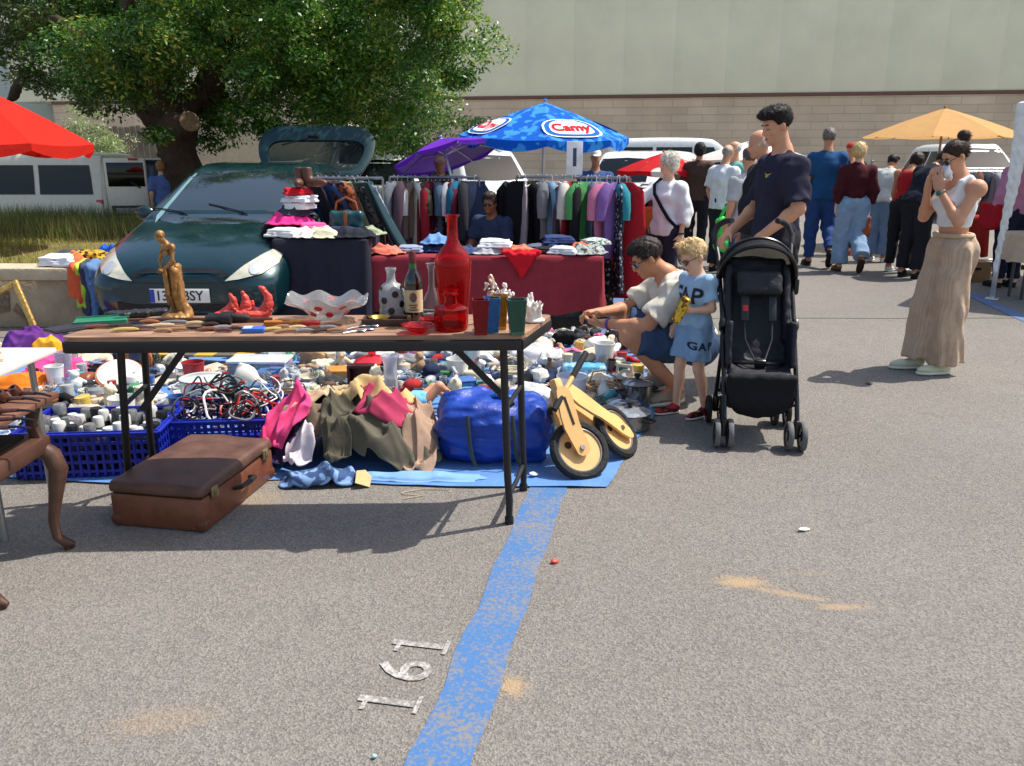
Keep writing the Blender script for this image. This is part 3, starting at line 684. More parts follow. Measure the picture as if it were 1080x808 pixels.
def plate(bvh, t, c, w, h, txt, axis=(0, 1, 0), blue=True):
    o = mkobj('number_plate', None, t); hit = bvh.ray_cast(V((c[0], -2, c[1])) if axis[1] > 0 else V((c[0], 12, c[1])), V(axis)); y = hit[0].y-(.014 if axis[1] > 0 else -.014)
    s = 1 if axis[1] > 0 else -1
    m = MB(); m.box((c[0], y, c[1]), (w, .012, h), bev=.004); m.build('plate_face', M((232, 230, 222), .4, var=.04), o)
    if blue: m = MB(); m.box((c[0]-s*(w/2-.022), y-s*.002, c[1]), (.040, .012, h*.93)); m.build('blue_band', M((30, 70, 170), .4), o)
    for tx, dx in txt:
        m = MB(); vs, fs = text_mb(tx, h*.98, .002, .0012); Rt = rot(PI/2) if s > 0 else rot(PI/2, 0, PI); m.add([Rt @ V((v.x*.92, v.y, v.z)) for v in vs], fs, (c[0]+s*dx, y-s*.0075, c[1]-.003))
        m.build('lettering', M((20, 20, 22), .5), o, smooth=False)
    return o

# the green people carrier with its hatch up
GREEN = M((8, 46, 52), .30, metal=.35, var=.14, vs=5, coat=.8, key='dark teal car paint')
cx = PD(192.5, 330, 6.45).x
car, cb, _b = vehicle('parked_car', 'dark teal green people carrier with its tailgate raised, hung with clothes', 'car', (cx, 6.45, 0), 0.0, MPV, GREEN)
car.scale = (.915, 1, .90)
wsh = decal(cb, mirrored([(0, .995), (.40, 1.00), (.69, 1.03), (.71, 1.06), (.56, 1.45), (.40, 1.475), (0, 1.485)])[0:], (0, 1, 0), .006, M((28, 36, 40), .03, var=0, coat=1.0, spec=1.0, key='windscreen glass'), 'windscreen', car, .07)
sidewin(cb, car, 1, [[(1.5, 1.02), (2.35, 1.03), (2.35, 1.44), (2.0, 1.42)], [(2.43, 1.03), (3.3, 1.04), (3.3, 1.44), (2.43, 1.45)], [(3.38, 1.06), (3.85, 1.08), (3.7, 1.38), (3.38, 1.43)]])
for s in (1, -1):
    pl = [(.40, .585), (.52, .60), (.70, .64), (.80, .71), (.80, .80), (.74, .83), (.66, .79), (.54, .71)]
    hl = decal(cb, [(x*s, z) for x, z in (pl if s > 0 else pl[::-1])], (0, 1, 0), .016, LAMPG, 'headlight', car, .05)
    decal(cb, [(s*.645+.052*math.cos(a), .69+.052*math.sin(a)) for a in np.linspace(0, 2*PI, 20, endpoint=False)], (0, 1, 0), .024, M((214, 216, 214), .08, metal=.5, coat=1), 'reflector', hl, .03)
DKP = M((16, 20, 22), .55, var=.1, key='black plastic')
gr = decal(cb, mirrored([(0, .655), (.25, .652), (.38, .61), (.42, .625), (.40, .66), (.30, .69), (0, .69)])[0:], (0, 1, 0), .008, DKP, 'grille', car, .04)
decal(cb, [(-.36, .652), (.36, .652), (.36, .660), (-.36, .660)], (0, 1, 0), .016, GREEN, 'grille_bar', gr, .05)
decal(cb, mirrored([(0, .37), (.40, .375), (.56, .40), (.56, .325), (.4, .315), (0, .315)]), (0, 1, 0), .008, DKP, 'air_intake', car, .05)
decal(cb, mirrored([(0, .56), (.55, .57), (.79, .60), (.79, .545), (.5, .525), (0, .515)]), (0, 1, 0), .010, M((14, 52, 58), .35, metal=.3, coat=.6), 'bumper_strip', car, .05)
hit = cb.ray_cast(V((0, -2, .645)), V((0, 1, 0)))[0]; q = MB()
for pts in (((-.035, .03), (-.01, .045), (.0, .02), (-.015, .0), (-.03, -.03)), ((.0, .04), (.035, .075), (.02, .03), (.03, .0), (.005, -.05), (.015, -.005))):
    q.tube([(a, hit.y-.02, .65+b) for a, b in pts], .007, 6)
q.build('badge', metal((226, 228, 230), .15), car)
plate(cb, car, (.0, .455), .52, .125, (('13', -.155), ('BSY', .115)))
q = MB()
for s in (1, -1):
    q2 = MB(); q2.sphere((s*1.0, 1.62, 1.05), (.11, .055, .075)); q2.box((s*.88, 1.66, 1.03), (.16, .03, .04), bev=.01); q2.build('wing_mirror', GREEN, car)
    wz = cb.ray_cast(V((s*.05, .9, 3)), V((0, 0, -1)))[0]
    w = MB(); a = V((s*.30-.05, 1.13, 0)); b_ = V((s*.30-.48, 1.27, 0)); pts = []
    for t in np.linspace(0, 1, 8):
        p = a.lerp(b_, t); h = cb.ray_cast(V((p.x, p.y, 3)), V((0, 0, -1)))[0]; pts.append(h+V((0, 0, .013)))
    w.tube(pts, .006, 6); w.build('wiper', DKP, car)
h0 = cb.ray_cast(V((0, .5, 3)), V((0, 0, -1)))
decal(cb, [(-.62, 1.0), (-.66, 1.06), (-.53, 1.46), (-.50, 1.46)], (0, 1, 0), .009, M((150, 190, 180), .15, metal=.5, coat=1), 'pillar_trim', car, .06)
# raised tailgate
hg = mkobj('tailgate', None, car, (.24, 3.78, 1.37)); TR = rot(math.radians(-58))
def rr(pts, k=4):
    out = []; n = len(pts)
    for i in range(n):
        p, a, b = V((*pts[i], 0)), V((*pts[i-1], 0)), V((*pts[(i+1) % n], 0)); d1 = (a-p).normalized()*min(.13, (a-p).length*.4); d2 = (b-p).normalized()*min(.13, (b-p).length*.4)
        for t in np.linspace(0, 1, k): out.append(tuple(((p+d1)*(1-t)**2+p*2*t*(1-t)+(p+d2)*t*t).xy))
    return out
OU = rr([(-.60, 0), (.60, 0), (.78, .36), (.80, .62), (.62, .80), (-.62, .80), (-.80, .62), (-.78, .36)]); IN = rr([(-.52, .09), (.52, .09), (.64, .34), (.66, .48), (.56, .57), (-.56, .57), (-.66, .48), (-.64, .34)])
def bend(x, y, z): return TR @ V((x, -z-.10*(x/.8)**2+.0, y)) if False else rot(math.radians(-32)) @ V((x, .06*(x/.8)**2+z, y))
m = MB(); m.grid([[bend(*p, 0) for p in IN], [bend(*p, -.015) for p in [((a[0]*.5+b[0]*.5), (a[1]+b[1])*.5) for a, b in zip(IN, OU)]], [bend(*p, 0) for p in OU], [bend(p[0]*.98, p[1]*.98, .06) for p in OU], [bend(*p, .05) for p in IN], [bend(*p, 0) for p in IN]], closed=True)
m.build('tailgate_frame', M((10, 50, 56), .5, metal=.2, var=.1, coat=.15, key='dark teal car paint'), hg, recalc=True)
m = MB(); m.grid([[bend(p[0], p[1], .02) for p in IN], [bend(p[0]*.02, .33+.02*(p[1]-.33), .02-.0) for p in IN]], closed=True)
m.build('rear_window', M((70, 84, 84), .03, var=0, trans=.9, ior=1.15, key='tinted glass'), hg)
m = MB(); m.tube([bend(-.1, .60, -.05), bend(.05, .58, -.05)], .03, 8); m.tube([bend(-.02, .58, -.05), bend(-.45, .47, -.04)], .012, 6); m.build('rear_wiper', DKP, hg)
for s in (1, -1): m = MB(); m.cyl((s*.58, -.05, -.15), tuple(bend(s*.66, .3, .05)), .012); m.build('gas_strut', DKP, hg)

# vehicles farther back
WHITE = M((226, 227, 224), .3, var=.05, coat=.6, key='white car paint')
CREAM = M((232, 224, 204), .35, var=.05, coat=.4, key='cream car paint')
WHITE2 = M((206, 210, 214), .3, var=.05, coat=.6, key='silver white car paint')
def far_vehicle(name, label, loc, rz, st, paint, sc, wins, ws, lamps=True, group='white vehicles parked beyond the stalls', plate_txt=None):
    t, b, bd = vehicle(name, label, 'van' if 'van' in name else 'car', loc, rz, st, paint, sc, group, wheels=(.8, st[-1][0]-.9))
    sidewin(b, t, sc, wins)
    decal(b, mirrored([(0, ws[0]*sc), (ws[2]*sc, (ws[0]+.02)*sc), (ws[3]*sc, ws[1]*sc), (0, (ws[1]+.03)*sc)]), (0, 1, 0), .008, CARGLASS, 'windscreen', t, .12)
    for s in (1, -1):
        pl = [(.42, .66), (.68, .70), (.74, .84), (.62, .85)]
        decal(b, [(x*s*sc, z*sc) for x, z in (pl if s > 0 else pl[::-1])], (0, 1, 0), .008, LAMPG, 'headlight', t, .1)
        pl = [(.70, .75), (.82, .75), (.80, 1.05), (.70, 1.05)]
        decal(b, [(x*s*sc, z*sc) for x, z in (pl if s > 0 else pl[::-1])], (0, -1, 0), .008, REDLAMP, 'tail_light', t, .1)
        q = MB(); q.box((s*1.0*sc, 1.35*sc, 1.1*sc), (.16*sc, .09*sc, .2*sc), bev=.03); q.build('wing_mirror', DKP, t)
    decal(b, mirrored([(0, .42*sc), (.5*sc, .44*sc), (.5*sc, .58*sc), (0, .58*sc)]), (0, 1, 0), .008, DKP, 'grille', t, .12)
    return t, b
VW = [[(1.35, 1.12), (2.1, 1.12), (2.1, 1.68), (1.62, 1.68)], [(2.25, 1.12), (3.3, 1.12), (3.3, 1.68), (2.25, 1.68)], [(3.4, 1.12), (4.45, 1.12), (4.4, 1.68), (3.4, 1.68)]]
SW = [[(1.6, 1.1), (2.4, 1.1), (2.4, 1.55), (2.05, 1.55)], [(2.5, 1.1), (3.3, 1.1), (3.3, 1.55), (2.5, 1.55)], [(3.4, 1.12), (4.05, 1.15), (3.85, 1.5), (3.4, 1.53)]]
xr = PD(112, 200, 13.2).x; sc = .79
van, vb_, = far_vehicle('white_van', 'white passenger van with rear door swung open beyond the grass verge', (xr-4.62*sc, 13.75, 0), -PI/2, VAN, CREAM, sc, VW, (1.22, 1.75, .7, .62), group='vehicles parked on the left')
dr = mkobj('rear_door', None, van, (.80*sc, 4.66*sc, 0), PI/2+.10)
m = MB(); m.box((.42*sc, 0, 1.07*sc), (.80*sc, .06, 1.5*sc), bev=.03); m.build('door_panel', CREAM, dr)
m = MB(); m.box((.43*sc, -.034, 1.5*sc), (.70*sc, .012, .46*sc), bev=.006); m.build('door_window', CARGLASS, dr)
m = MB(); m.box((.40*sc, -.034, .80*sc), (.62*sc, .012, .20*sc), bev=.004); m.box((.6*sc, -.04, 1.3*sc), (.2*sc, .02, .025*sc), rot(0, .6)); m.build('plate_recess', DKP, dr)
m = MB(); m.box((.40*sc, -.045, .80*sc), (.46*sc, .012, .11*sc), bev=.004); dp = m.build('door_plate', M((150, 152, 150), .5), dr)
m = MB(); m.box((.60*sc, -.034, 1.79*sc), (.18*sc, .02, .04*sc)); m.build('brake_light', REDLAMP, dr)
m = MB(); m.box((.86*sc, 4.55*sc, .86*sc), (.07, .16*sc, .34*sc), bev=.02); m.build('corner_lamp', REDLAMP, van)
x_ = PD(560, 200, 15).x
far_vehicle('silver_van', 'silver white van with dark side window under the blue parasol', (x_-.35, 15.2, 0), .42, VAN, WHITE2, .83, VW, (1.22, 1.75, .7, .62))
x_ = PD(625, 200, 16).x
far_vehicle('white_van', 'white van facing us behind the right clothes rack', (x_+.15, 15.4, 0), -.5, VAN, WHITE, .80, VW, (1.22, 1.75, .7, .62))
x_ = PD(872, 200, 25).x
far_vehicle('white_van', 'white van behind the man in the blue t-shirt', (x_-1.9, 25.5, 0), PI/2, VAN, WHITE, 1.0, VW, (1.22, 1.75, .7, .62))
x_ = PD(1033, 200, 19).x
far_vehicle('white_car', 'white off-road car with a sunlit bonnet under the beige parasol', (x_, 18.2, 0), -.15, SUV, WHITE, 1.0, SW, (1.16, 1.6, .7, .6))
x_ = PD(1030, 200, 24).x
far_vehicle('white_van', 'tall white van standing behind the white off-road car', (x_+1.6, 24, 0), -PI/2, VAN, WHITE, 1.04, VW, (1.22, 1.75, .7, .62))
x_ = PD(412, 200, 13.4).x
far_vehicle('white_car', 'white car with a sunlit bonnet behind the raised tailgate', (x_, 13.0, 0), .25, SUV, WHITE, .86, SW, (1.16, 1.6, .7, .6))
x_ = PD(200, 200, 16).x
far_vehicle('dark_car', 'dark grey car half hidden by the tree trunk', (x_+1.5, 16.2, 0), PI/2, SUV, M((36, 40, 44), .3, coat=.6), .82, SW, (1.16, 1.6, .7, .6), group='vehicles parked on the left')
# ================================================================== PEOPLE (local frame: facing +Y, right hand at +X, feet at z = 0, drawn 1.75 m tall)
BASE = dict(pelvis=(0, 0, .95), neck=(0, -.01, 1.47), head=(0, .02, 1.635),
            shoR=(.170, -.01, 1.392), elbR=(.222, -.03, 1.13), wriR=(.215, .06, .885), shoL=(-.170, -.01, 1.392), elbL=(-.222, -.03, 1.13), wriL=(-.215, .06, .885),
            hipR=(.09, 0, .92), kneR=(.10, .025, .50), ankR=(.10, -.02, .085), toeR=(.115, .15, .03), hipL=(-.09, 0, .92), kneL=(-.10, .025, .50), ankL=(-.10, -.02, .085), toeL=(-.115, .15, .03))
def skinmat(c): return M(c, .5, var=.08, vs=12, bump=.15, bs=90, spec=.35, key='skin')
SK1 = skinmat((206, 150, 118)); SK2 = skinmat((192, 134, 100)); SK3 = skinmat((222, 172, 142))
def hairmat(c): return M(c, .55, var=.35, vs=30, bump=.8, bs=120, spec=.3, key='hair')
EYE = M((240, 238, 232), .15, var=0, key='eye'); IRIS = M((40, 28, 20), .1, var=0, key='iris'); LENS = M((14, 13, 14), .05, var=0, coat=1, key='dark lens')
def body(F, J, s, female=False, fat=0.0, hands=None, clip_feet=True, res=.01, headR=None, hs=1.0):
    """one continuous body from its joints"""
    j = {k: V(v)*s for k, v in J.items()}
    up = (j['neck']-j['pelvis']).normalized(); rt = (j['shoR']-j['shoL']).normalized(); fw = up.cross(rt).normalized(); rt = fw.cross(up).normalized()
    R = Matrix((rt, fw, up)).transposed(); T = (j['neck']-j['pelvis']).length/.52; k = .05*s
    def tp(f, d=0.0): return j['pelvis'].lerp(j['neck'], f)+fw*d*s
    F.ell(j['pelvis']+fw*-.01*s, (.155*s, (.105+fat*.3)*s, .11*s), R, k)
    F.ell(tp(.30, .005+fat*.35), ((.128+fat*.6 if not female else .115+fat*.6)*s, (.092+fat)*s, .14*s*T), R, k)
    F.ell(tp(.62), ((.158+fat*.3 if not female else .138+fat*.3)*s, (.108+fat*.4)*s, .16*s*T), R, k)
    F.cap(j['shoL']-up*.015*s, j['shoR']-up*.015*s, .062*s, None, k); F.cap(tp(.9), j['neck']+up*.005*s, .085*s, .058*s, k)
    F.cap(j['neck']-up*.02*s, j['head']-fw*.015*s-V((0, 0, .02*s)), .056*s*(.88 if female else 1), .05*s*(.88 if female else 1), .025*s)
    if female:
        for d in (1, -1): F.ell(tp(.64, .085)+rt*d*.068*s, (.062*s, .055*s, .062*s), R, .03*s)
    for S_ in 'RL':
        a, e, w = j['sho'+S_], j['elb'+S_], j['wri'+S_]; th = 1+fat*1.2-(.12 if female else 0)
        F.ell(a-up*.014*s, (.052*s*th, .052*s*th, .060*s*th), R, .04*s)
        F.cap(a, e, .052*s*th, .040*s*th, .02*s); F.cap(e, w, .042*s*th, .027*s*th, .02*s); F.ell(e.lerp(w, .25), (.043*s*th,)*3, None, .02*s)
        h, kn, an, to = j['hip'+S_], j['kne'+S_], j['ank'+S_], j['toe'+S_]
        F.cap(h, kn, (.088+fat*.25)*s, .056*s, .03*s); F.cap(kn, an, .054*s, .036*s, .02*s)
        back = (kn-an).normalized(); sh_d = (to-an); sh_d = (sh_d-back*sh_d.dot(back)); sh_d = sh_d.normalized() if sh_d.length > 1e-5 else fw
        F.ell(kn.lerp(an, .32)-sh_d*.018*s, (.048*s, .048*s, .10*s), frame(back), .03*s)
        heel = an-sh_d*.035*s+(to-an)*.15; F.cap(heel-V((0, 0, .02*s)), to, .036*s, .028*s, .025*s); F.cap(an, heel, .034*s, .034*s, .02*s)
        hp = (hands or {}).get(S_, {}); d = V(hp['dir']).normalized() if 'dir' in hp else (w-e).normalized()
        pn = V(hp['palm']).normalized() if 'palm' in hp else (rt*(-1 if S_ == 'R' else 1))
        pn = (pn-d*pn.dot(d)).normalized(); sd = d.cross(pn)*(1 if S_ == 'R' else -1)       # sd: towards the thumb
        curl = hp.get('curl', .45); fr = max(.0088*s, res*.72); hl = s*hp.get('size', 1.0)
        pc = w+d*.048*hl; F.box(pc, (.038*hl, .013*hl+res*.2, .046*hl), .012*hl, Matrix((sd, pn, d)).transposed(), .012*s); F.cap(w, pc, .026*s, .022*s, .015*s)
        for i, (o, L) in enumerate(((.029, .072), (.010, .082), (-.010, .076), (-.028, .060))):
            c1 = curl*(.7+.12*i); p0 = w+d*.088*hl+sd*o*hl; d1 = (d*math.cos(c1)+pn*math.sin(c1)).normalized(); p1 = p0+d1*L*.5*hl
            c2 = c1+curl*1.1+.1; d2 = d*math.cos(c2)+pn*math.sin(c2); p2 = p1+d2*L*.32*hl; c3 = c2+curl*.8; p3 = p2+(d*math.cos(c3)+pn*math.sin(c3))*L*.22*hl
            F.cap(p0-d*.02*hl, p1, fr*1.08, fr, .006*s); F.cap(p1, p2, fr, fr*.95, .003*s); F.cap(p2, p3, fr*.95, fr*.8, .003*s)
        t0 = w+d*.02*hl+sd*.026*hl; t1 = t0+(d*.6+sd*.75+pn*.25).normalized()*.042*hl; t2 = t1+(d*.85+sd*.15+pn*(.3+curl*.6)).normalized()*.036*hl
        F.cap(t0, t1, fr*1.35, fr*1.15, .012*s); F.cap(t1, t2, fr*1.15, fr*.9, .004*s)
    if clip_feet: F.cut((0, 0, 0), (0, 0, -1))
    # head
    H = j['head']; Rh = headR; q = s*hs
    def hp_(x, y, z): return H+Rh @ V((x*q, y*q, z*q))
    F.ell(hp_(0, -.012, .034), (.074*q, .095*q, .084*q), Rh, .02*q); F.ell(hp_(0, .03, -.042), (.057*q, .064*q, .076*q), Rh, .03*q)
    F.ell(hp_(0, .066, -.098), (.024*q, .02*q, .018*q), Rh, .025*q); F.cap(hp_(-.03, .072, .024), hp_(.03, .072, .024), .014*q, None, .02*q)
    for d in (1, -1):
        F.ell(hp_(d*.031, .098, .003), (.017*q, .014*q, .011*q), Rh, .012*q, 's'); F.ell(hp_(d*.038, .072, -.028), (.02*q, .016*q, .018*q), Rh, .02*q)
        F.ell(hp_(d*.077, -.008, -.008), (.011*q, .019*q, .032*q), Rh @ rot(0, d*.15, 0), .006*q)
    F.cap(hp_(0, .088, .012), hp_(0, .106, -.030), .009*q, .0125*q, .012*q); F.cap(hp_(-.012, .094, -.033), hp_(.012, .094, -.033), .009*q, None, .008*q)
    F.ell(hp_(0, .088, -.062), (.022*q, .009*q, .0055*q), Rh, .006*q); F.ell(hp_(0, .086, -.074), (.019*q, .009*q, .006*q), Rh, .006*q)
    return j, R, hp_, q, up, rt, fw, tp
def bounds(J, s, pad=.2):
    a = np.array(list(J.values()))*s; lo = a.min(0)-pad*s; hi = a.max(0)+pad*s; lo[2] = max(lo[2], -.02); return lo, hi
def person(label, loc, rz, h=1.75, J=None, head=(0, 0, 0), skin=SK1, top=None, bottom=None, shoes=None, hair=None, female=False, fat=0.0, hands=None, res=.012, face=False,
           glasses=None, group=None, hs=.92, extra=None, z=0.0, crop=1.0):
    s = h/1.75; J2 = dict(BASE); J2.update(J or {}); J = J2
    t = root('person', label, 'person', (loc[0], loc[1], z), rz, group)
    lo, hi = bounds(J, s, .24); Rh = rot(head[1], head[2], head[0])
    F = Field(lo, hi, res); j, R, hp_, q, up, rt, fw, tp = body(F, J, s, female, fat, hands, True, res, Rh, hs); F.build('body', skin, t)
    if face:
        for d in (1, -1):
            if face == 'down':
                m = MB(); m.tube([hp_(d*.017, .086, -.002), hp_(d*.031, .0885, -.006), hp_(d*.045, .080, -.003)], .0022*q, 5); m.build('eyelashes', hairmat((30, 22, 18)), t)
                m = MB(); m.tube([hp_(d*.014, .092, .022), hp_(d*.032, .092, .028), hp_(d*.048, .082, .023)], [.003*q, .0045*q, .002*q], 6); m.build('eyebrow', hairmat(hair[1]) if hair else BLACK, t); continue
            e = mkobj('eye', None, t); m = MB(); m.sphere(hp_(d*.031, .0785, .001), .0105*q, 12, 8); m.build('eyeball', EYE, e)
            m = MB(); m.sphere(hp_(d*.031, .0855, -.0025), .0062*q, 10, 6); m.build('iris', IRIS, e)
            m = MB(); m.tube([hp_(d*.014, .092, .022), hp_(d*.032, .092, .028), hp_(d*.048, .082, .023)], [.003*q, .0045*q, .002*q], 6); m.build('eyebrow', hairmat(hair[1]) if hair else BLACK, t)
        m = MB(); m.sphere(hp_(0, .0905, -.068), (.02*q, .0085*q, .0095*q), 14, 8, Rh); m.build('lips', M((176, 104, 92), .45, var=.05), t)
    if glasses:
        lm = LENS if glasses == 'dark' else M((200, 210, 215), .03, var=0, trans=.9, ior=1.1, key='clear lens'); m = MB(); g = mkobj('glasses', None, t)
        for d in (1, -1): m.sphere(hp_(d*.033, .104, .0), (.025*q, .004*q, .019*q), 14, 8, Rh @ rot(0, 0, -d*.18))
        m.build('lens', lm, g); m = MB()
        for d in (1, -1):
            c = [hp_(d*.033+.026*math.cos(a)*1.0, .106-.004*abs(math.cos(a)), .020*math.sin(a)) for a in np.linspace(0, 2*PI, 14, endpoint=False)]; m.tube(c, .0022*q, 6, True)
            m.tube([hp_(d*.058, .102, .008), hp_(d*.078, .03, .01), hp_(d*.080, -.005, .004), hp_(d*.078, -.02, -.012)], .0025*q, 6)
        m.tube([hp_(-.01, .106, .006), hp_(0, .110, .008), hp_(.01, .106, .006)], .002*q, 6); m.build('frame', M((24, 22, 22), .3), g)
    wr = rnd.randrange(999)
    if top:
        mt, sl, hem, lo_ = top['mat'], top.get('sleeve', .55), top.get('hem', -.04), top.get('loose', .014)
        F = Field(lo, hi, res); k = .05*s; f2 = fat; L = lo_*s
        F.ell(tp(.30, .005+f2*.35), ((.128+f2*.6 if not female else .118+f2*.6)*s+L, (.092+f2)*s+L, .16*s), R, k); F.ell(tp(.62), ((.158+f2*.3 if not female else .140+f2*.3)*s+L, (.108+f2*.4)*s+L, .17*s), R, k)
        if hem < .08: F.ell(tp(.02, f2*.2), (.152*s+L*1.2, (.108+f2*.5)*s+L*1.2, .15*s), R, k)
        if hem < -.10: F.ell(tp(hem*1.6, 0), (.155*s+L*1.3, (.108+f2*.4)*s+L*1.3, .16*s), R, k)
        if sl > 0: F.cap(j['shoL']-up*.015*s, j['shoR']-up*.015*s, .066*s+L*.6, None, k)
        F.cap(tp(.84), j['neck']-up*.015*s, .10*s+L*.3, .064*s, k)
        if female:
            for d in (1, -1): F.ell(tp(.64, .088)+rt*d*.068*s, (.064*s+L*.4, .057*s+L*.4, .062*s), R, .04*s)
        F.cut(tp(hem), -up)
        for S_ in 'RL':
            a, e, w = j['sho'+S_], j['elb'+S_], j['wri'+S_]; th = 1+fat*1.2-(.12 if female else 0); lz = L*top.get('sl_loose', 1.1)
            if sl > 0:
                f = min(sl, 1.0); p = a.lerp(e, f); d = (e-a).normalized()
                F.cap(a-up*.01*s, p+d*.08*s if sl < 1 else p, .057*s*th+lz*.35, .048*s*th+lz*1.1, .03*s, clips=[(p, d)] if sl < 1 else None)
                if sl > 1: p2 = e.lerp(w, sl-1); d = (w-e).normalized(); F.cap(e, p2+d*.06*s, .047*s*th+lz, .034*s*th+lz, .02*s, clips=[(p2, d)])
            else: F.cap(a-rt*(1 if S_ == 'R' else -1)*.06*s+up*.02*s, tp(.7)+rt*(1 if S_ == 'R' else -1)*.09*s, .034*s, .06*s, .03*s)
        F.wrinkle(top.get('wr', .005)*s, .16*s, wr, (1, 1, .7))
        nr = top.get('neck', .062)
        if sl <= 0:
            F.ell(tp(1.02, .03), (.085*s, .13*s, .125*s), R, .01, 's')
            for d in (1, -1):
                F.ell((j['shoR'] if d > 0 else j['shoL'])+rt*d*.05*s, (.078*s, .2*s, .14*s), R, .01, 's'); x = rt*d*.098*s
                F.cap(tp(.66, .10)+x*.95, tp(.93, .055)+x, .022*s, None, .02); F.cap(tp(.93, .055)+x, tp(.985, -.005)+x, .022*s, None, .01); F.cap(tp(.985, -.005)+x, tp(.70, -.085)+x, .022*s, None, .02)
        else: F.cap(tp(1.0, .012)-up*.005*s, j['neck']+up*.16*s+fw*.03*s, nr*s, .09*s, .008*s, 's')
        to = F.build(top.get('name', 'shirt'), mt, t); ridge(to, top.get('fold', .012)*s, 7.5/s, wr % 50, (1, 1, .6), False)
        if 'chest' in top: top['chest'](to, tp, R, s, fw)
    if bottom:
        mt, ln, lo_ = bottom['mat'], bottom.get('len', 1.92), bottom.get('loose', .014)*s; wz = bottom.get('waist', .10)
        F = Field(lo, hi, res); f2 = fat
        F.ell(j['pelvis']+fw*-.01*s, (.158*s+lo_*.6, (.112+f2*.3)*s+lo_*.6, .13*s), R, .05*s); F.ell(tp(.2, f2*.2), ((.135+f2*.5)*s+lo_*.3, (.098+f2*.8)*s+lo_*.3, .12*s), R, .05*s); F.cut(tp(wz*1.9), up)
        for S_ in 'RL':
            hh, kn, an = j['hip'+S_], j['kne'+S_], j['ank'+S_]; fl = bottom.get('flare', 0)*s
            if ln <= 1: p = hh.lerp(kn, ln); d = (kn-hh).normalized(); F.cap(hh, p+d*.09*s, (.092+f2*.25)*s+lo_, .066*s+lo_*1.5+fl, .03*s, clips=[(p, d)])
            else:
                F.cap(hh, kn, (.092+f2*.25)*s+lo_, .060*s+lo_+fl*.5, .03*s); p = kn.lerp(an, ln-1); d = (an-kn).normalized(); fl > .04*s or F.ell(kn, (.068*s+lo_+fl*.5,)*3, None, .02*s)
                F.cap(kn, p+d*.09*s, .060*s+lo_+fl*.5, .046*s+lo_+fl, .02*s, clips=[(p, d)])
                if not fl: F.ell(kn.lerp(an, .3)-fw*.012*s, (.054*s+lo_*.7,)*3, None, .03*s)
        F.wrinkle(bottom.get('wr', .006)*s, .17*s, wr+1, bottom.get('wax', (1, 1, .8))); F.cut((0, 0, .012), (0, 0, -1))
        bo = F.build(bottom.get('name', 'trousers'), mt, t); ridge(bo, bottom.get('fold', .012)*s, 8/s, wr % 37, bottom.get('wax', (1, 1, .5)), False)
        if 'hook' in bottom: bottom['hook'](bo, j, s, fw, rt)
    if shoes:
        for S_ in 'RL':
            an, to = j['ank'+S_], j['toe'+S_]; d = to-an; dz = V((d.x, d.y, d.z*.9)); ax = V((d.x, d.y, d.z+.055*s)).normalized(); fr_ = frame(ax)
            sd = V((0, 0, 1)).cross(ax).normalized(); nu = ax.cross(sd); Rr = Matrix((sd, ax, nu)).transposed()
            c = an.lerp(to, .46)-nu*.012*s; o = mkobj('shoe', None, t); L = (d.length*.62+.035*s)
            F = Field([c[i]-.24*s for i in range(3)], [c[i]+.24*s for i in range(3)], min(res, .009)); b0 = c-nu*.040*s
            F.ell(c-ax*L*.45, (.043*s, .06*s, .05*s), Rr, .03*s); F.ell(c+ax*L*.3-nu*.012*s, (.045*s, L*.75, .040*s), Rr, .03*s); F.cap(an, c-ax*L*.3, .044*s, .046*s, .03*s, clips=[(an+V((0, 0, .012*s)), an-c+nu*.05)])
            F.cut(b0+nu*.016*s, -nu); F.build('upper', shoes[0], o)
            F = Field([c[i]-.24*s for i in range(3)], [c[i]+.24*s for i in range(3)], min(res, .008)); F.ell(c-ax*L*.45, (.046*s, .064*s, .2*s), Rr, .03*s); F.ell(c+ax*L*.3, (.049*s, L*.80, .2*s), Rr, .03*s)
            F.cut(b0+nu*.018*s, nu); F.cut(b0-nu*.006*s, -nu); F.cut((0, 0, .003), (0, 0, -1)); F.build('sole', shoes[1] if len(shoes) > 1 else RUBBER, o)
    if hair:
        st, colr = hair[0], hair[1]; hm = hairmat(colr); F = Field([hp_(0, 0, .03)[i]-.24*q for i in range(3)], [hp_(0, 0, .03)[i]+.24*q for i in range(3)], min(res*.7, .008))
        def pl(y, z, ny, nz): return (hp_(0, y, z), Rh @ V((0, ny, nz)))
        if st == 'short':
            F.ell(hp_(0, -.016, .042), (.083*q, .104*q, .088*q), Rh, .01, clips=[pl(.066, .07, .85, -.55), pl(0, -.045, -.25, -1)]); F.ell(hp_(0, .012, .098), (.064*q, .082*q, .040*q), Rh, .03*q)
            for d in (1, -1): F.ell(hp_(d*.085, .03, -.03), (.03*q, .055*q, .05*q), Rh, .01, 's')
            F.wrinkle(.004*q, .035*q, 3)
        elif st == 'buzz':
            F.ell(hp_(0, -.014, .036), (.0775*q, .0985*q, .086*q), Rh, .01, clips=[pl(.062, .075, .8, -.6), pl(0, -.055, -.25, -1)]); F.wrinkle(.0012*q, .02*q, 3)
            for d in (1, -1): F.ell(hp_(d*.085, .03, -.03), (.03*q, .055*q, .05*q), Rh, .01, 's')
        elif st == 'curly':
            F.ell(hp_(0, -.02, .045), (.083*q, .102*q, .088*q), Rh, .01, clips=[pl(.05, .06, .9, -.4), pl(0, -.03, -.25, -1)]); F.ell(hp_(0, .015, .092), (.085*q, .102*q, .046*q), Rh, .03*q)
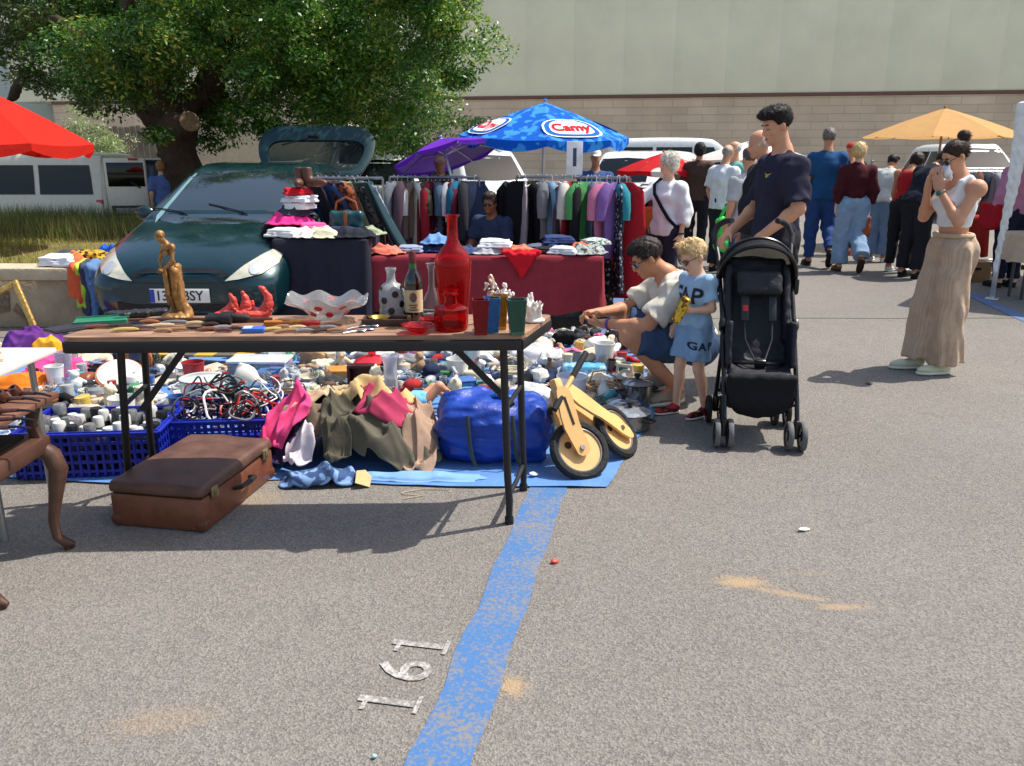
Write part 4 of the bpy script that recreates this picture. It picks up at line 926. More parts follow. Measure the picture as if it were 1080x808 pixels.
            for i in range(90):
                a, b = rnd.uniform(0, 2*PI), rnd.uniform(-.1, 1); x, y, z = .084*math.cos(a)*math.sqrt(1-max(b, 0)**2), .015+.102*math.sin(a)*math.sqrt(1-max(b, 0)**2), .084+.048*b; F.ell(hp_(x, y, z), (.013*q,)*3, None, .006*q)
            for d in (1, -1): F.ell(hp_(d*.087, .03, -.03), (.03*q, .055*q, .045*q), Rh, .01, 's')
        elif st == 'crop':                                                   # receding fringe round the back
            F.ell(hp_(0, -.018, .026), (.0795*q, .1*q, .088*q), Rh, .01, clips=[pl(.02, .02, .6, .75), pl(0, -.055, -.25, -1)]); F.wrinkle(.002*q, .03*q, 3)
        elif st == 'bob':
            F.ell(hp_(0, -.022, .030), (.094*q, .108*q, .102*q), Rh, .01); F.ell(hp_(0, -.045, -.02), (.088*q, .075*q, .085*q), Rh, .04*q)
            F.ell(hp_(0, .105, -.03), (.062*q, .075*q, .10*q), Rh, .015*q, 's'); F.wrinkle(.005*q, .05*q, 3, (1, 1, .4))
        elif st == 'bun':
            F.ell(hp_(0, -.018, .040), (.081*q, .104*q, .088*q), Rh, .01, clips=[pl(.07, .065, .85, -.5), pl(0, -.06, -.35, -1)])
            for d in (1, -1): F.ell(hp_(d*.085, .035, -.035), (.03*q, .055*q, .05*q), Rh, .01, 's')
            F.cap(hp_(0, -.09, .075), hp_(0, -.105, .095), .03*q, .03*q, .02*q); F.ell(hp_(0, -.115, .118), (.047*q, .042*q, .043*q), Rh, .012*q); F.wrinkle(.003*q, .03*q, 3)
        elif st == 'fluffy':
            F.ell(hp_(0, -.025, .045), (.10*q, .118*q, .105*q), Rh, .01, clips=[pl(.085, .05, .85, -.35), pl(0, -.075, -.3, -1)]); F.ell(hp_(0, -.05, -.03), (.085*q, .07*q, .07*q), Rh, .04*q); F.wrinkle(.008*q, .05*q, 3)
            F.ell(hp_(0, .11, -.035), (.06*q, .07*q, .09*q), Rh, .015*q, 's')
        elif st == 'spiky':
            F.ell(hp_(0, -.016, .040), (.080*q, .102*q, .088*q), Rh, .01, clips=[pl(.068, .075, .85, -.55), pl(0, -.05, -.25, -1)]); F.ell(hp_(0, .018, .098), (.064*q, .086*q, .042*q), Rh, .03*q)
            for i in range(34): a, b = rnd.uniform(-.055, .055), rnd.uniform(-.06, .085); F.cap(hp_(a, b, .105), hp_(a*1.1, b+.022, .15+rnd.uniform(-.008, .008)), .013*q, .004*q, .006*q)
            for d in (1, -1): F.ell(hp_(d*.085, .03, -.03), (.03*q, .055*q, .05*q), Rh, .01, 's')
            F.wrinkle(.003*q, .03*q, 3)
        elif st == 'cap':
            F.ell(hp_(0, -.012, .045), (.083*q, .104*q, .088*q), Rh, .01, clips=[pl(0, .03, 0, -1)]); F.ell(hp_(0, .10, .036), (.065*q, .075*q, .008*q), Rh @ rot(-.15), .01*q)
        ho = F.build('cap' if st == 'cap' else 'hair', hm if st != 'cap' else cloth(colr), t)
        if st != 'cap' and res < .0136:
            rg = np.random.default_rng(wr); vs = ho.data.vertices; n = len(vs); idx = rg.integers(0, n, 2600); co = np.empty(n*3); no = np.empty(n*3); vs.foreach_get('co', co); ho.data.vertex_normals.foreach_get('vector', no); p = co.reshape(-1, 3)[idx]; nn = no.reshape(-1, 3)[idx]
            cb_ = np.array(Rh @ V((0, -.75, -.55) if st in ('bun', 'buzz', 'crop') else (0, .55, -.45))); wl = {'curly': (.7, .9), 'fluffy': (.9, .7), 'spiky': (.45, .22), 'bob': (.5, .3)}.get(st, (.28, .25)); d = cb_*(.9 if st not in ('curly', 'fluffy') else .2)+nn*wl[0]+rg.normal(0, wl[1], (2600, 3))*.5; d /= np.linalg.norm(d, axis=1)[:, None]
            t_ = np.cross(d, nn); t_ /= np.linalg.norm(t_, axis=1)[:, None]+1e-9; L_ = (rg.uniform(.5, 1.1, 2600)*(.010 if st in ('buzz', 'crop') else .019 if st == 'curly' else .030)*q)[:, None]; b_ = p-nn*.003
            mkobj('hair_strands', quads_mesh('hair_strands', np.stack([b_-t_*.0014, b_+t_*.0014, b_+d*L_*.6+t_*.0010, b_+d*L_], 1).reshape(-1, 3), hm), ho)
    if extra: extra(t, j, hp_, R, s, fw, rt, up, tp)
    return t
def decalpatch(o, verts, faces, d, off, mat, name, parent):
    me = o.data; bvh = BVHTree.FromPolygons([v.co for v in me.vertices], [list(p.vertices) for p in me.polygons])
    pr = project(bvh, verts, d, off, 1.0); fs = [f for f in faces if all(pr[i] is not None for i in f)]
    m = MB(); m.add([p if p is not None else V((0, 0, 0)) for p in pr], fs)
    return m.build(name, mat, parent, smooth=False)
def fine_text(txt, size, fat=0.0, step=.012):
    vs, fs = text_mb(txt, size, 0.0, fat); bm = bmesh.new(); vv = [bm.verts.new(v) for v in vs]
    for f in fs:
        try: bm.faces.new([vv[i] for i in f])
        except ValueError: pass
    lo = min(v.x for v in vs); hi = max(v.x for v in vs); l2 = min(v.y for v in vs); h2 = max(v.y for v in vs)
    for ax, a, b in ((0, lo, hi), (1, l2, h2)):
        for i in range(1, max(2, int((b-a)/step))):
            c = a+i*step
            bmesh.ops.bisect_plane(bm, geom=bm.verts[:]+bm.edges[:]+bm.faces[:], plane_co=(c, 0, 0) if ax == 0 else (0, c, 0), plane_no=(1, 0, 0) if ax == 0 else (0, 1, 0))
    bm.verts.index_update(); v2 = [v.co.copy() for v in bm.verts]; f2 = [[v.index for v in f.verts] for f in bm.faces]; bm.free(); return v2, f2
WHITECL = cloth((226, 226, 226)); NAVY = cloth((44, 43, 60)); DENIM = cloth((58, 76, 104), bump=.6, bs=60); LDENIM = cloth((134, 158, 186), bump=.5, bs=60); BLACKCL = cloth((38, 38, 43))
def tissue(t, j, hp_, R, s, fw, rt, up, tp):
    pass
def gxy(px, py): p = P(px, py); return (p.x, p.y)
# woman with her hands at her face
def ex_woman(t, j, hp_, R, s, fw, rt, up, tp):
    w = j['wriL']; d = (w-j['elbL']).normalized(); m = MB(); c = w-d*.035*s; x = d.cross(V((0, 0, 1))).normalized(); y = d.cross(x)
    m.tube([c+x*.034*s*math.cos(a)+y*.034*s*math.sin(a) for a in np.linspace(0, 2*PI, 16, endpoint=False)], .006*s, 6, True); wt = m.build('wristwatch', metal((160, 170, 160), .3), t)
    m = MB(); m.lathe([(.017*s, 0), (.017*s, .008*s), (.014*s, .01*s), (0, .01*s)], 14, c-x*.036*s, frame(-x)); m.build('watch_face', M((40, 110, 100), .2), wt)
    F = Field([hp_(0, .14, -.07)[i]-.14 for i in range(3)], [hp_(0, .14, -.07)[i]+.14 for i in range(3)], .006)
    F.ell(hp_(-.02, .125, -.055), (.05, .018, .045), rot(.4, .3, 0), .02).ell(hp_(.03, .13, -.07), (.045, .02, .05), rot(-.3, -.5, .3), .02).ell(hp_(-.05, .13, -.09), (.03, .015, .045), rot(0, .7, .2), .02).wrinkle(.004, .04, 4)
    F.build('tissue', cloth((238, 238, 238)), t)
    m = MB(); q = j['pelvis']; pts = [tp(.185)+R @ V((math.cos(a)*.152*s, math.sin(a)*.113*s, 0)) for a in np.linspace(0, 2*PI, 24, endpoint=False)]; m.tube(pts, .016*s, 8, True, 1.0); m.build('waistband', cloth((190, 170, 142)), t)
person('woman in white vest top and long beige trousers holding a tissue to her nose', gxy(985, 391), PI/2+.12, 1.62, dict(head=(0, .075, 1.60), neck=(0, .01, 1.455), elbL=(-.20, .12, 1.15), wriL=(-.055, .205, 1.375), elbR=(.18, .14, 1.16), wriR=(.06, .215, 1.37),
    ankL=(-.09, -.02, .085), toeL=(-.10, .15, .03), ankR=(.09, .08, .085), toeR=(.10, .25, .03), kneR=(.10, .06, .50)), (0, -.50, 0), SK1,
    top=dict(mat=WHITECL, sleeve=0, hem=.30, loose=.010, name='vest_top', wr=.003), bottom=dict(mat=cloth((184, 158, 134), 'stripe', (192, 168, 146), 16), loose=.020, flare=.062, len=1.99, waist=.09, wr=.011, wax=(1, 1, .12)),
    shoes=(cloth((206, 204, 176), bump=.1), M((226, 224, 204), .6)), hair=('bun', (52, 34, 24)), female=True, res=.0095, glasses='dark', face=True,
    hands=dict(L=dict(dir=(.15, .18, 1), palm=(.6, -1, 0), curl=.3), R=dict(dir=(-.2, .15, 1), palm=(-.6, -1, 0), curl=.3)), extra=ex_woman)
# boy
INK = M((30, 36, 50), .8)
def boy_chest(o, tp, R, s, fw):
    vs = []; fs = []
    for ch, dx in (('G', -.078), ('A', 0), ('P', .078)):
        a, f = fine_text(ch, .125, .003); n = len(vs); c = tp(.58); vs += [c+R @ V((-v.x-dx, 0, v.y)) for v in a]; fs += [[i+n for i in q] for q in f]
    decalpatch(o, vs, fs, -fw, .003, INK, 'print', o)
def boy_short(o, j, s, fw, rt):
    d = (rt*1.0+fw*-.45).normalized(); hh = j['hipL'].lerp(j['kneL'], .42); vs = []; fs = []; ax = V((0, 0, 1)).cross(d).normalized()
    for ch, dx in (('G', -.082), ('A', 0), ('P', .082)):
        a, f = fine_text(ch, .062, .002); n = len(vs); vs += [hh-ax*(v.x+dx*.6)+V((0, 0, v.y)) for v in a]; fs += [[i+n for i in q] for q in f]
    decalpatch(o, vs, fs, d, .004, INK, 'lettering', o)
def ex_boy(t, j, hp_, R, s, fw, rt, up, tp):
    w = j['wriL']+(j['wriL']-j['elbL']).normalized()*.07*s; m = MB(); m.lathe([(.022, -.075), (.034, -.07), (.036, .05), (.030, .075), (.018, .08)], 12, w+V((0, 0, .01))+fw*.02, rot(.25, -.3), sy=.6); m.build('snack_bag', M((216, 176, 40), .3, metal=.3, pat='floral', col2=(120, 70, 20), ps=40), t)
boyJ = dict(neck=(0, -.01, 1.42), head=(0, .06, 1.60), shoR=(.165, -.01, 1.37), shoL=(-.165, -.01, 1.37), elbL=(-.21, -.03, 1.12), wriL=(-.13, .15, 1.10), elbR=(.20, -.02, 1.10), wriR=(.2, .08, .9), toeL=(-.12, .17, .03), kneL=(-.10, .0, .50), ankL=(-.12, -.10, .085), ankR=(.10, .10, .085), toeR=(.11, .28, .03), kneR=(.1, .08, .5))
boyJ['toeL'] = (-.15, .09, .03)
LB = cloth((150, 180, 206))
person('small blond boy in light blue top and matching shorts standing by the pushchair', gxy(727, 437), PI/2+.42, 1.03, boyJ, (-.05, -.42, 0), SK3, top=dict(mat=LB, sleeve=.72, hem=-.05, loose=.036, wr=.007, chest=boy_chest, name='t_shirt'),
    bottom=dict(mat=cloth((132, 163, 194)), len=.80, loose=.026, flare=.012, hook=boy_short, name='shorts', wr=.006), shoes=(M((176, 24, 26), .5, pat='floral', col2=(30, 20, 22), ps=26), M((226, 222, 216), .6)), hair=('spiky', (206, 176, 126)), res=.0075, face='down', glasses='dark', hs=1.30,
    hands=dict(L=dict(dir=(.45, 1, .1), palm=(.9, -.3, .2), curl=.8, size=1.05)), extra=ex_boy)
# crouching man
def ex_crouch(t, j, hp_, R, s, fw, rt, up, tp):
    w = j['wriL']; d = (w-j['elbL']).normalized(); x = d.cross(V((0, 0, 1))).normalized(); y = d.cross(x); m = MB(); m.tube([w-d*.03+x*.034*math.cos(a)+y*.034*math.sin(a) for a in np.linspace(0, 2*PI, 14, endpoint=False)], .007, 6, True); m.build('bracelet', M((90, 60, 140), .6), t)
person('crouching man in beige t-shirt and denim shorts leaning over the goods', (1.01, 4.98), PI/2+.06, 1.80, dict(pelvis=(0, -.13, .36), neck=(0, .055, .765), head=(0, .185, .865), shoR=(.185, .04, .70), shoL=(-.185, .04, .70), elbR=(.215, .25, .525), wriR=(.06, .455, .53),
    elbL=(-.215, .22, .50), wriL=(-.06, .44, .485), hipR=(.10, -.13, .35), hipL=(-.10, -.13, .35), kneR=(.19, .30, .46), kneL=(-.17, .31, .43), ankR=(.15, .03, .10), ankL=(-.14, .0, .10), toeR=(.19, .20, .03), toeL=(-.17, .17, .03)), (0, -.50, 0), SK2, fat=.03,
    top=dict(mat=cloth((206, 198, 182)), sleeve=.78, hem=-.10, loose=.026, wr=.008, name='t_shirt'), bottom=dict(mat=DENIM, len=.88, loose=.022, flare=.01, name='shorts', waist=.08), shoes=(cloth((150, 138, 118), 'floral', (120, 110, 94), 20), M((196, 190, 176), .7)),
    hair=('short', (40, 30, 26)), face=True, glasses='dark', res=.009, hands=dict(R=dict(dir=(-.35, 1, .05), palm=(-.3, 0, -1), curl=.7), L=dict(dir=(.25, 1, .12), palm=(.3, 0, 1), curl=.8)), extra=ex_crouch)
# young man behind the pushchair
def ym_chest(o, tp, R, s, fw):
    c = tp(.74); vs = []; fs = []
    for pts in (((-.03, .012), (.0, .0), (.028, .008), (.0, -.010)), ((-.022, -.002), (-.004, -.012), (.018, -.008), (-.004, -.020))): n = len(vs); vs += [c+R @ V((-x-.07, 0, z)) for x, z in pts]; fs.append([n, n+1, n+2, n+3])
    decalpatch(o, vs, fs, -fw, .003, M((216, 190, 60), .6), 'emblem', o)
person('young man with curly black hair in navy t-shirt behind the pushchair', (1.72, 5.38), PI/2+.16, 1.80, dict(head=(0, .055, 1.62), neck=(0, 0, 1.47), elbL=(-.255, .0, 1.14), wriL=(-.17, .19, .965), elbR=(.235, .03, 1.13), wriR=(.16, .24, .97)), (.05, -.25, 0), SK1,
    top=dict(mat=NAVY, sleeve=.88, hem=-.20, loose=.030, wr=.008, chest=ym_chest, name='t_shirt'), bottom=dict(mat=BLACKCL, loose=.02), shoes=(BLACKCL, M((220, 220, 216), .6)), hair=('curly', (26, 20, 18)), face='down', hs=.88, res=.0085,
    hands=dict(L=dict(palm=(.3, .2, -1), curl=.9), R=dict(palm=(-.3, .2, -1), curl=.9)))
WALK = dict(kneR=(.10, .06, .52), ankR=(.10, -.27, .23), toeR=(.11, -.18, .07), kneL=(-.10, .08, .50), ankL=(-.10, .07, .085), toeL=(-.115, .24, .03))
BR = .013
person('grey haired man in blue t-shirt and blue jeans walking away', gxy(861, 281), -.15, 1.82, WALK, (0, 0, 0), SK2, top=dict(mat=cloth((34, 74, 118)), sleeve=.85, hem=-.14, loose=.035, name='t_shirt'), bottom=dict(mat=cloth((44, 70, 122), bump=.5, bs=60), loose=.022), shoes=(cloth((44, 44, 48)), RUBBER), hair=('short', (112, 104, 98)), fat=.02, res=BR)
def hand_bag(col, z, off=(0, 0), w=.15, h=.22, nm='handbag', S='R'):
    def f(t, j, hp_, R, s, fw, rt, up, tp):
        a = j['wri'+S]+(j['wri'+S]-j['elb'+S]).normalized()*.09*s+V((off[0], off[1], 0)); o = mkobj(nm, None, t); F = Field([a.x-.2, a.y-.25, a.z-z-.36], [a.x+.2, a.y+.25, a.z-z+.06], .012)
        F.box(a-V((0, 0, z+h/2)), (.045, w, h/2), .03, None, .01); F.ell(a-V((0, 0, z+h*.8)), (.06, w*1.02, h*.3), None, .05).wrinkle(.006, .12, 3); F.build('bag_body', cloth(col), o)
        m = MB(); m.tube([a+V((0, -.09, -z-.02)), a+V((0, -.06, -z*.4)), a, a+V((0, .06, -z*.4)), a+V((0, .09, -z-.02))], .009, 6); m.build('strap', cloth(tuple(int(c*.7) for c in col)), o)
    return f
person('blonde woman in burgundy jumper and pale jeans carrying a rust coloured bag', gxy(893, 287), -.12, 1.64, WALK, (-.5, -.1, 0), SK3, top=dict(mat=cloth((70, 28, 34)), sleeve=1.7, hem=.085, loose=.030, name='jumper', wr=.006), bottom=dict(mat=LDENIM, loose=.036, flare=.03, len=1.95, waist=.062), shoes=(M((120, 76, 48), .6), M((60, 40, 30), .8)),
       hair=('bob', (206, 176, 122)), female=True, res=BR, extra=hand_bag((158, 84, 54), .02, (-.02, -.02), .12, .26))
person('person in red and beige cap and dark clothes beyond the blonde woman', (5.05, 12.6), -.3, 1.66, {}, (-.6, 0, 0), SK2, top=dict(mat=BLACKCL, sleeve=1.7, hem=-.1, loose=.03, name='jacket'), bottom=dict(mat=BLACKCL), shoes=(M((190, 26, 30), .5), M((200, 40, 40), .6)), hair=('cap', (178, 60, 50)), res=.015)
person('dark haired woman in pale jacket and jeans leaning to the stall', gxy(924, 276), -.7, 1.60, dict(neck=(0, .12, 1.40), head=(0, .24, 1.50), shoR=(.18, .12, 1.34), shoL=(-.18, .12, 1.34), elbR=(.22, .22, 1.12), wriR=(.2, .36, 1.0), elbL=(-.22, .2, 1.10), wriL=(-.2, .34, .98)), (0, -.3, 0), SK2,
       top=dict(mat=cloth((196, 200, 192)), sleeve=1.75, hem=-.12, loose=.032, name='jacket'), bottom=dict(mat=cloth((110, 136, 166), bump=.5, bs=60), loose=.03, flare=.02), shoes=(WHITECL, M((226, 226, 224), .6)), hair=('curly', (24, 20, 20)), female=True, res=.014)
person('woman in red vest and black trousers with a bare arm hanging', gxy(944, 287), -.95, 1.62, dict(neck=(0, .10, 1.42), head=(0, .22, 1.52), shoR=(.18, .09, 1.36), shoL=(-.18, .09, 1.36), elbL=(-.21, .08, 1.09), wriL=(-.20, .16, .86)), (0, -.35, 0), SK2,
       top=dict(mat=cloth((176, 40, 44)), sleeve=0, hem=.0, loose=.012, name='vest_top'), bottom=dict(mat=cloth((42, 42, 46)), loose=.02), shoes=(WHITECL, M((226, 226, 224), .6)), hair=('bob', (40, 24, 22)), female=True, res=.014)
person('man in dark navy jacket and black trousers bending towards the stall', gxy(958, 293), -1.15, 1.72, dict(neck=(0, .20, 1.36), head=(0, .34, 1.44), shoR=(.18, .18, 1.31), shoL=(-.18, .18, 1.31), elbR=(.22, .30, 1.08), wriR=(.2, .46, 1.0), elbL=(-.22, .26, 1.06), wriL=(-.2, .42, .96), pelvis=(0, -.04, .95)), (0, -.4, 0), SK2,
       top=dict(mat=cloth((32, 34, 46)), sleeve=1.8, hem=-.14, loose=.035, name='jacket'), bottom=dict(mat=BLACKCL, loose=.03), shoes=(BLACKCL,), hair=('short', (40, 34, 30)), res=.0135)
# elderly woman reaching to the rail
def ex_old(t, j, hp_, R, s, fw, rt, up, tp):
    m = MB(); pts = []
    for f, x, dd in ((1.0, .11, .03), (.9, .10, .13), (.7, .05, .185), (.45, -.04, .175), (.2, -.12, .14), (.0, -.19, .06)): pts.append(tp(f, dd)+rt*x*s)
    m.tube(pts, .016, 6, False, .5); m.tube([tp(1.0, .03)+rt*.11*s, tp(.98, -.06)+rt*.1*s, tp(.5, -.14)+rt*-.02, tp(0, -.1)-rt*.17], .016, 6); m.build('bag_strap', cloth((28, 28, 34)), t)
    m = MB(); w = j['wriL']; m.tube([w+V((.034*math.cos(a), .034*math.sin(a), .02)) for a in np.linspace(0, 2*PI, 12, endpoint=False)], .009, 6, True); m.build('wristwatch', BLACK, t)
person('elderly woman with fluffy white hair in white top reaching for the clothes rail', (1.50, 8.05), PI/2+.75, 1.50, dict(elbR=(.22, .24, 1.24), wriR=(.17, .46, 1.36), elbL=(-.235, -.03, 1.12), wriL=(-.235, .05, .87)), (-.45, -.05, 0), SK3,
       top=dict(mat=WHITECL, sleeve=1.55, hem=-.17, loose=.030, name='jumper', wr=.006), bottom=dict(mat=cloth((44, 46, 62)), loose=.02), shoes=(BLACKCL,), hair=('fluffy', (214, 208, 196)), female=True, fat=.02, res=.012, extra=ex_old, face='down')
person('stout man in white t-shirt carrying a green plastic bag', gxy(757, 287), -.95, 1.62, dict(head=(0, .05, 1.63)), (.3, .1, 0), SK1, top=dict(mat=WHITECL, sleeve=.85, hem=-.13, loose=.036, name='t_shirt'), bottom=dict(mat=cloth((38, 42, 52)), loose=.02), shoes=(BLACKCL,), hair=('crop', (170, 150, 140)), fat=.06, res=BR)
person('bald man with grey fringe in black waistcoat behind the young man', (2.02, 6.75), PI/2+.1, 1.70, dict(head=(0, .06, 1.62)), (0, -.18, 0), SK1, top=dict(mat=cloth((40, 40, 44)), sleeve=.5, hem=-.1, loose=.034, name='waistcoat'), bottom=dict(mat=cloth((60, 62, 70)), loose=.02), shoes=(BLACKCL,), hair=('crop', (190, 186, 180)), fat=.04, res=BR, face='down')
person('bearded man in teal shirt among the crowd by the white parasol', (2.95, 11.2), PI/2+.2, 1.66, {}, (0, -.1, 0), SK1, top=dict(mat=cloth((92, 158, 152)), sleeve=.8, hem=-.12, loose=.03), bottom=dict(mat=DENIM), shoes=(BLACKCL,), hair=('crop', (196, 190, 184)), fat=.03, res=.015)
person('person in white striped shirt half hidden behind the bald man', (2.42, 8.6), .3, 1.55, {}, (0, 0, 0), SK1, top=dict(mat=cloth((222, 222, 222), 'hstripe', (110, 112, 120), 40), sleeve=.9, hem=-.12, loose=.03), bottom=dict(mat=DENIM), shoes=(BLACKCL,), hair=('short', (90, 80, 74)), res=.015)
person('dark haired woman in brown jacket beyond the elderly woman', (2.75, 12.4), -.5, 1.66, {}, (0, 0, 0), SK2, top=dict(mat=cloth((78, 60, 50)), sleeve=1.8, hem=-.14, loose=.03, name='jacket'), bottom=dict(mat=BLACKCL), shoes=(BLACKCL,), hair=('bob', (30, 24, 24)), female=True, res=.015)
SEAT = dict(pelvis=(0, -.1, .47), neck=(0, -.02, .98), head=(0, .03, 1.13), shoR=(.19, -.02, .93), shoL=(-.19, -.02, .93), elbR=(.25, .05, .66), wriR=(.2, .26, .62), elbL=(-.25, .05, .66), wriL=(-.2, .26, .62), hipR=(.10, -.1, .45), hipL=(-.10, -.1, .45), kneR=(.13, .34, .48), kneL=(-.13, .34, .48), ankR=(.13, .32, .085), ankL=(-.13, .32, .085), toeR=(.14, .48, .03), toeL=(-.14, .48, .03))
person('seated tanned seller with sunglasses between the two clothes rails', (-.20, 8.15), PI-.6, 1.60, SEAT, (.3, -.1, 0), skinmat((150, 98, 70)), top=dict(mat=cloth((52, 62, 88)), sleeve=.7, hem=-.12, loose=.03), bottom=dict(mat=DENIM), shoes=(BLACKCL,), hair=('short', (60, 50, 46)), glasses='dark', fat=.03, res=BR)
ch = root('folding_stool', 'dark folding stool under the seated seller', 'stool', (-.17, 8.23, 0), PI-.6); m = MB(); m.box((0, 0, .36), (.4, .36, .03), bev=.01); m.build('seat', BLACKCL, ch)
for sx in (1, -1):
    for sy in (1, -1): m = MB(); m.cyl((sx*.18, sy*.16, 0), (sx*.17, -sy*.10, .35), .011); m.build('leg', BLACK, ch)
person('person in white sun hat and blue top behind the right clothes rack', (1.02, 10.3), PI, 1.55, {}, (0, 0, 0), SK2, top=dict(mat=cloth((60, 84, 130)), sleeve=1.2, hem=-.12, loose=.03), bottom=dict(mat=DENIM), shoes=(BLACKCL,), hair=('cap', (226, 222, 208)), res=.015)
person('seller in straw hat under the purple parasol', (-.78, 9.15), PI, 1.50, {}, (0, -.1, 0), SK2, top=dict(mat=cloth((120, 110, 100)), sleeve=.9, hem=-.12, loose=.03), bottom=dict(mat=DENIM), shoes=(BLACKCL,), hair=('cap', (232, 214, 172)), res=.015)
person('woman with reddish hair in pink jumper carrying a red bag', gxy(1058, 303), .15, 1.62, {}, (.3, -.05, 0), SK3, top=dict(mat=cloth((188, 128, 156)), sleeve=1.75, hem=-.06, loose=.034, name='jumper'), bottom=dict(mat=cloth((38, 42, 62)), loose=.024), shoes=(BLACKCL,), hair=('short', (150, 92, 62)), female=True, fat=.05, res=BR, extra=hand_bag((168, 30, 40), -.22, (-.04, .0), .15, .28, 'handbag', 'L'))
person('woman with light brown hair in blue shirt beside the white van', (PD(172, 200, 12.95).x, 12.95), .6, 1.40, {}, (0, 0, 0), SK3, top=dict(mat=cloth((92, 116, 172)), sleeve=.8, hem=-.12, loose=.03), bottom=dict(mat=DENIM), shoes=(BLACKCL,), hair=('bob', (158, 112, 70)), female=True, fat=.04, res=.015)
gb = root('plastic_bag', 'bright green plastic carrier bag hanging from the stout man', 'bag', (2.66, 10.25, .34)); F = Field((-.2, -.15, -.05), (.2, .15, .62), .011)
F.box((0, 0, .2), (.13, .07, .2), .05, None, .01).ell((0, 0, .1), (.155, .09, .12), None, .05).wrinkle(.012, .11, 9); F.build('bag', M((60, 200, 70), .35, var=.1), gb)
m = MB(); m.tube([(-.1, 0, .36), (-.04, 0, .5), (0, 0, .56), (.04, 0, .5), (.1, 0, .36)], .02, 6, False, .4); m.build('handle', M((60, 200, 70), .35, var=.1), gb)
# ================================================================== STALLS: parasols, rails of clothes, cloth-covered tables
def umbrella(label, loc, r, ztop, zrim, mat, n=8, axis=(0, 0, 1), under=None, val=.10, ph=0.0, logos=None, polemat=None, zpole=0.0, sag=.03, group=None):
    t = root('parasol', label, 'parasol', (loc[0], loc[1], 0), 0, group); A = frame(axis); hgt = ztop-zrim
    top = V((0, 0, ztop)); 
    def pt(a, f, z=0): return top+A @ V((r*f*math.cos(a), r*f*math.sin(a), -hgt*(.82*f+.18*f*f)-z))
    m = MB(); rows = []; K = 6; seg = n*6
    for f in (.015, .12, .3, .5, .7, .86, 1.0):
        row = []
        for i in range(seg):
            u = (i % 6)/6; a0 = ph+2*PI*(i//6)/n; a1 = a0+2*PI/n; p = pt(a0, f).lerp(pt(a1, f), u); dip = sag*math.sin(PI*u)*f*r; row.append(p-(A @ V((0, 0, 1)))*dip*.6)
        rows.append(row)
    if val: 
        e = []
        for i in range(seg): u = (i % 6)/6; e.append(rows[-1][i]+V((0, 0, -val*(.55+.45*math.sin(PI*u)))))
        rows.append(e)
    m.grid(rows, closed=True); m.build('canopy', mat, t, ang=.35)
    if under:
        m = MB(); m.grid([[q-(A @ V((0, 0, 1)))*.012-(q-top)*.004 for q in r_] for r_ in rows[:7]], closed=True); m.build('lining', under, t, ang=.35)
    pm = polemat or metal((220, 222, 222), .4)
    m = MB(); base = top-(A @ V((0, 0, 1)))*(hgt+.5); m.cyl(base, top+(A @ V((0, 0, 1)))*.03, .018); m.cyl((base.x, base.y, zpole), base, .020); m.build('pole', pm, t)
    for i in range(n):
        a = ph+2*PI*i/n; q = MB(); q.tube([pt(a, f)-(A @ V((0, 0, 1)))*.022 for f in (.02, .35, .7, .99)], .007, 5); q.tube([top-(A @ V((0, 0, 1)))*(hgt*.95), pt(a, .5)-(A @ V((0, 0, 1)))*.03], .006, 5); q.build('rib', pm, t)
    m = MB(); tip = top+(A @ V((0, 0, 1)))*.02; m.lathe([(0, -.02), (.022, -.012), (.016, .008), (.008, .018), (0, .028)], 12, tip, A); m.build('finial', mat, t)
    m = MB(); m.lathe([(.2, 0), (.2, .04), (.12, .07), (.035, .09), (.03, .2), (0, .2)], 20, (base.x, base.y, zpole)); m.build('base', M((70, 72, 74), .8, bump=.3), t)
    for k in (logos or ()):
        a = ph+2*PI*(k+.5)/n; a0 = ph+2*PI*k/n; a1 = ph+2*PI*(k+1)/n
        e1 = ((pt(a0, .95)+pt(a1, .95))*.5); e0 = ((pt(a0, .30)+pt(a1, .30))*.5); upv = (e0-e1).normalized(); rt_ = (pt(a1, .9)-pt(a0, .9)).normalized(); nr = rt_.cross(upv).normalized()
        B = Matrix((rt_, upv, nr)).transposed(); c = e1.lerp(e0, .34); lg = mkobj('logo', None, t); W = r*.60
        def shape(sc, off, mt, nm):
            for side in (1, -1):
                pts = [(W*.5*sc*math.copysign(abs(math.cos(q))**.6, math.cos(q))*(1-.22*math.sin(q)), W*.33*sc*math.copysign(abs(math.sin(q))**.75, math.sin(q))) for q in np.linspace(0, 2*PI, 28, endpoint=False)]
                m = MB(); m.add([c+B @ V((x, y, (off+.010)*side-.012)) for x, y in pts], [list(range(len(pts)))]); m.build(nm, mt, lg, smooth=False)
        shape(1.12, .008, cloth((236, 236, 236), bump=.1), 'white_edge'); shape(1.03, .012, cloth((24, 92, 178), bump=.1), 'blue_field'); shape(.84, .016, cloth((240, 240, 240), bump=.1), 'white_field')
        for side in (1, -1):
            m = MB(); vs, fs = text_mb('Camy', W*.36, 0, W*.012); m.add([c+B @ V((v.x*.92+v.y*.12, v.y*1.1-W*.03, .034*side-.012)) for v in vs], fs); m.build('lettering', cloth((204, 26, 38), bump=.1), lg, smooth=False)
            m = MB(); vs, fs = text_mb('HELADOS', W*.09, 0, .001); m.add([c+B @ V((v.x, v.y+W*.25, .030*side-.012)) for v in vs], fs); m.build('small_lettering', cloth((240, 240, 240), bump=.1), lg, smooth=False)
    return t
BLUEU = sheer((14, 104, 214), 'floral', (70, 164, 240), 9.0)
p = PD(575, 108, 9.3)
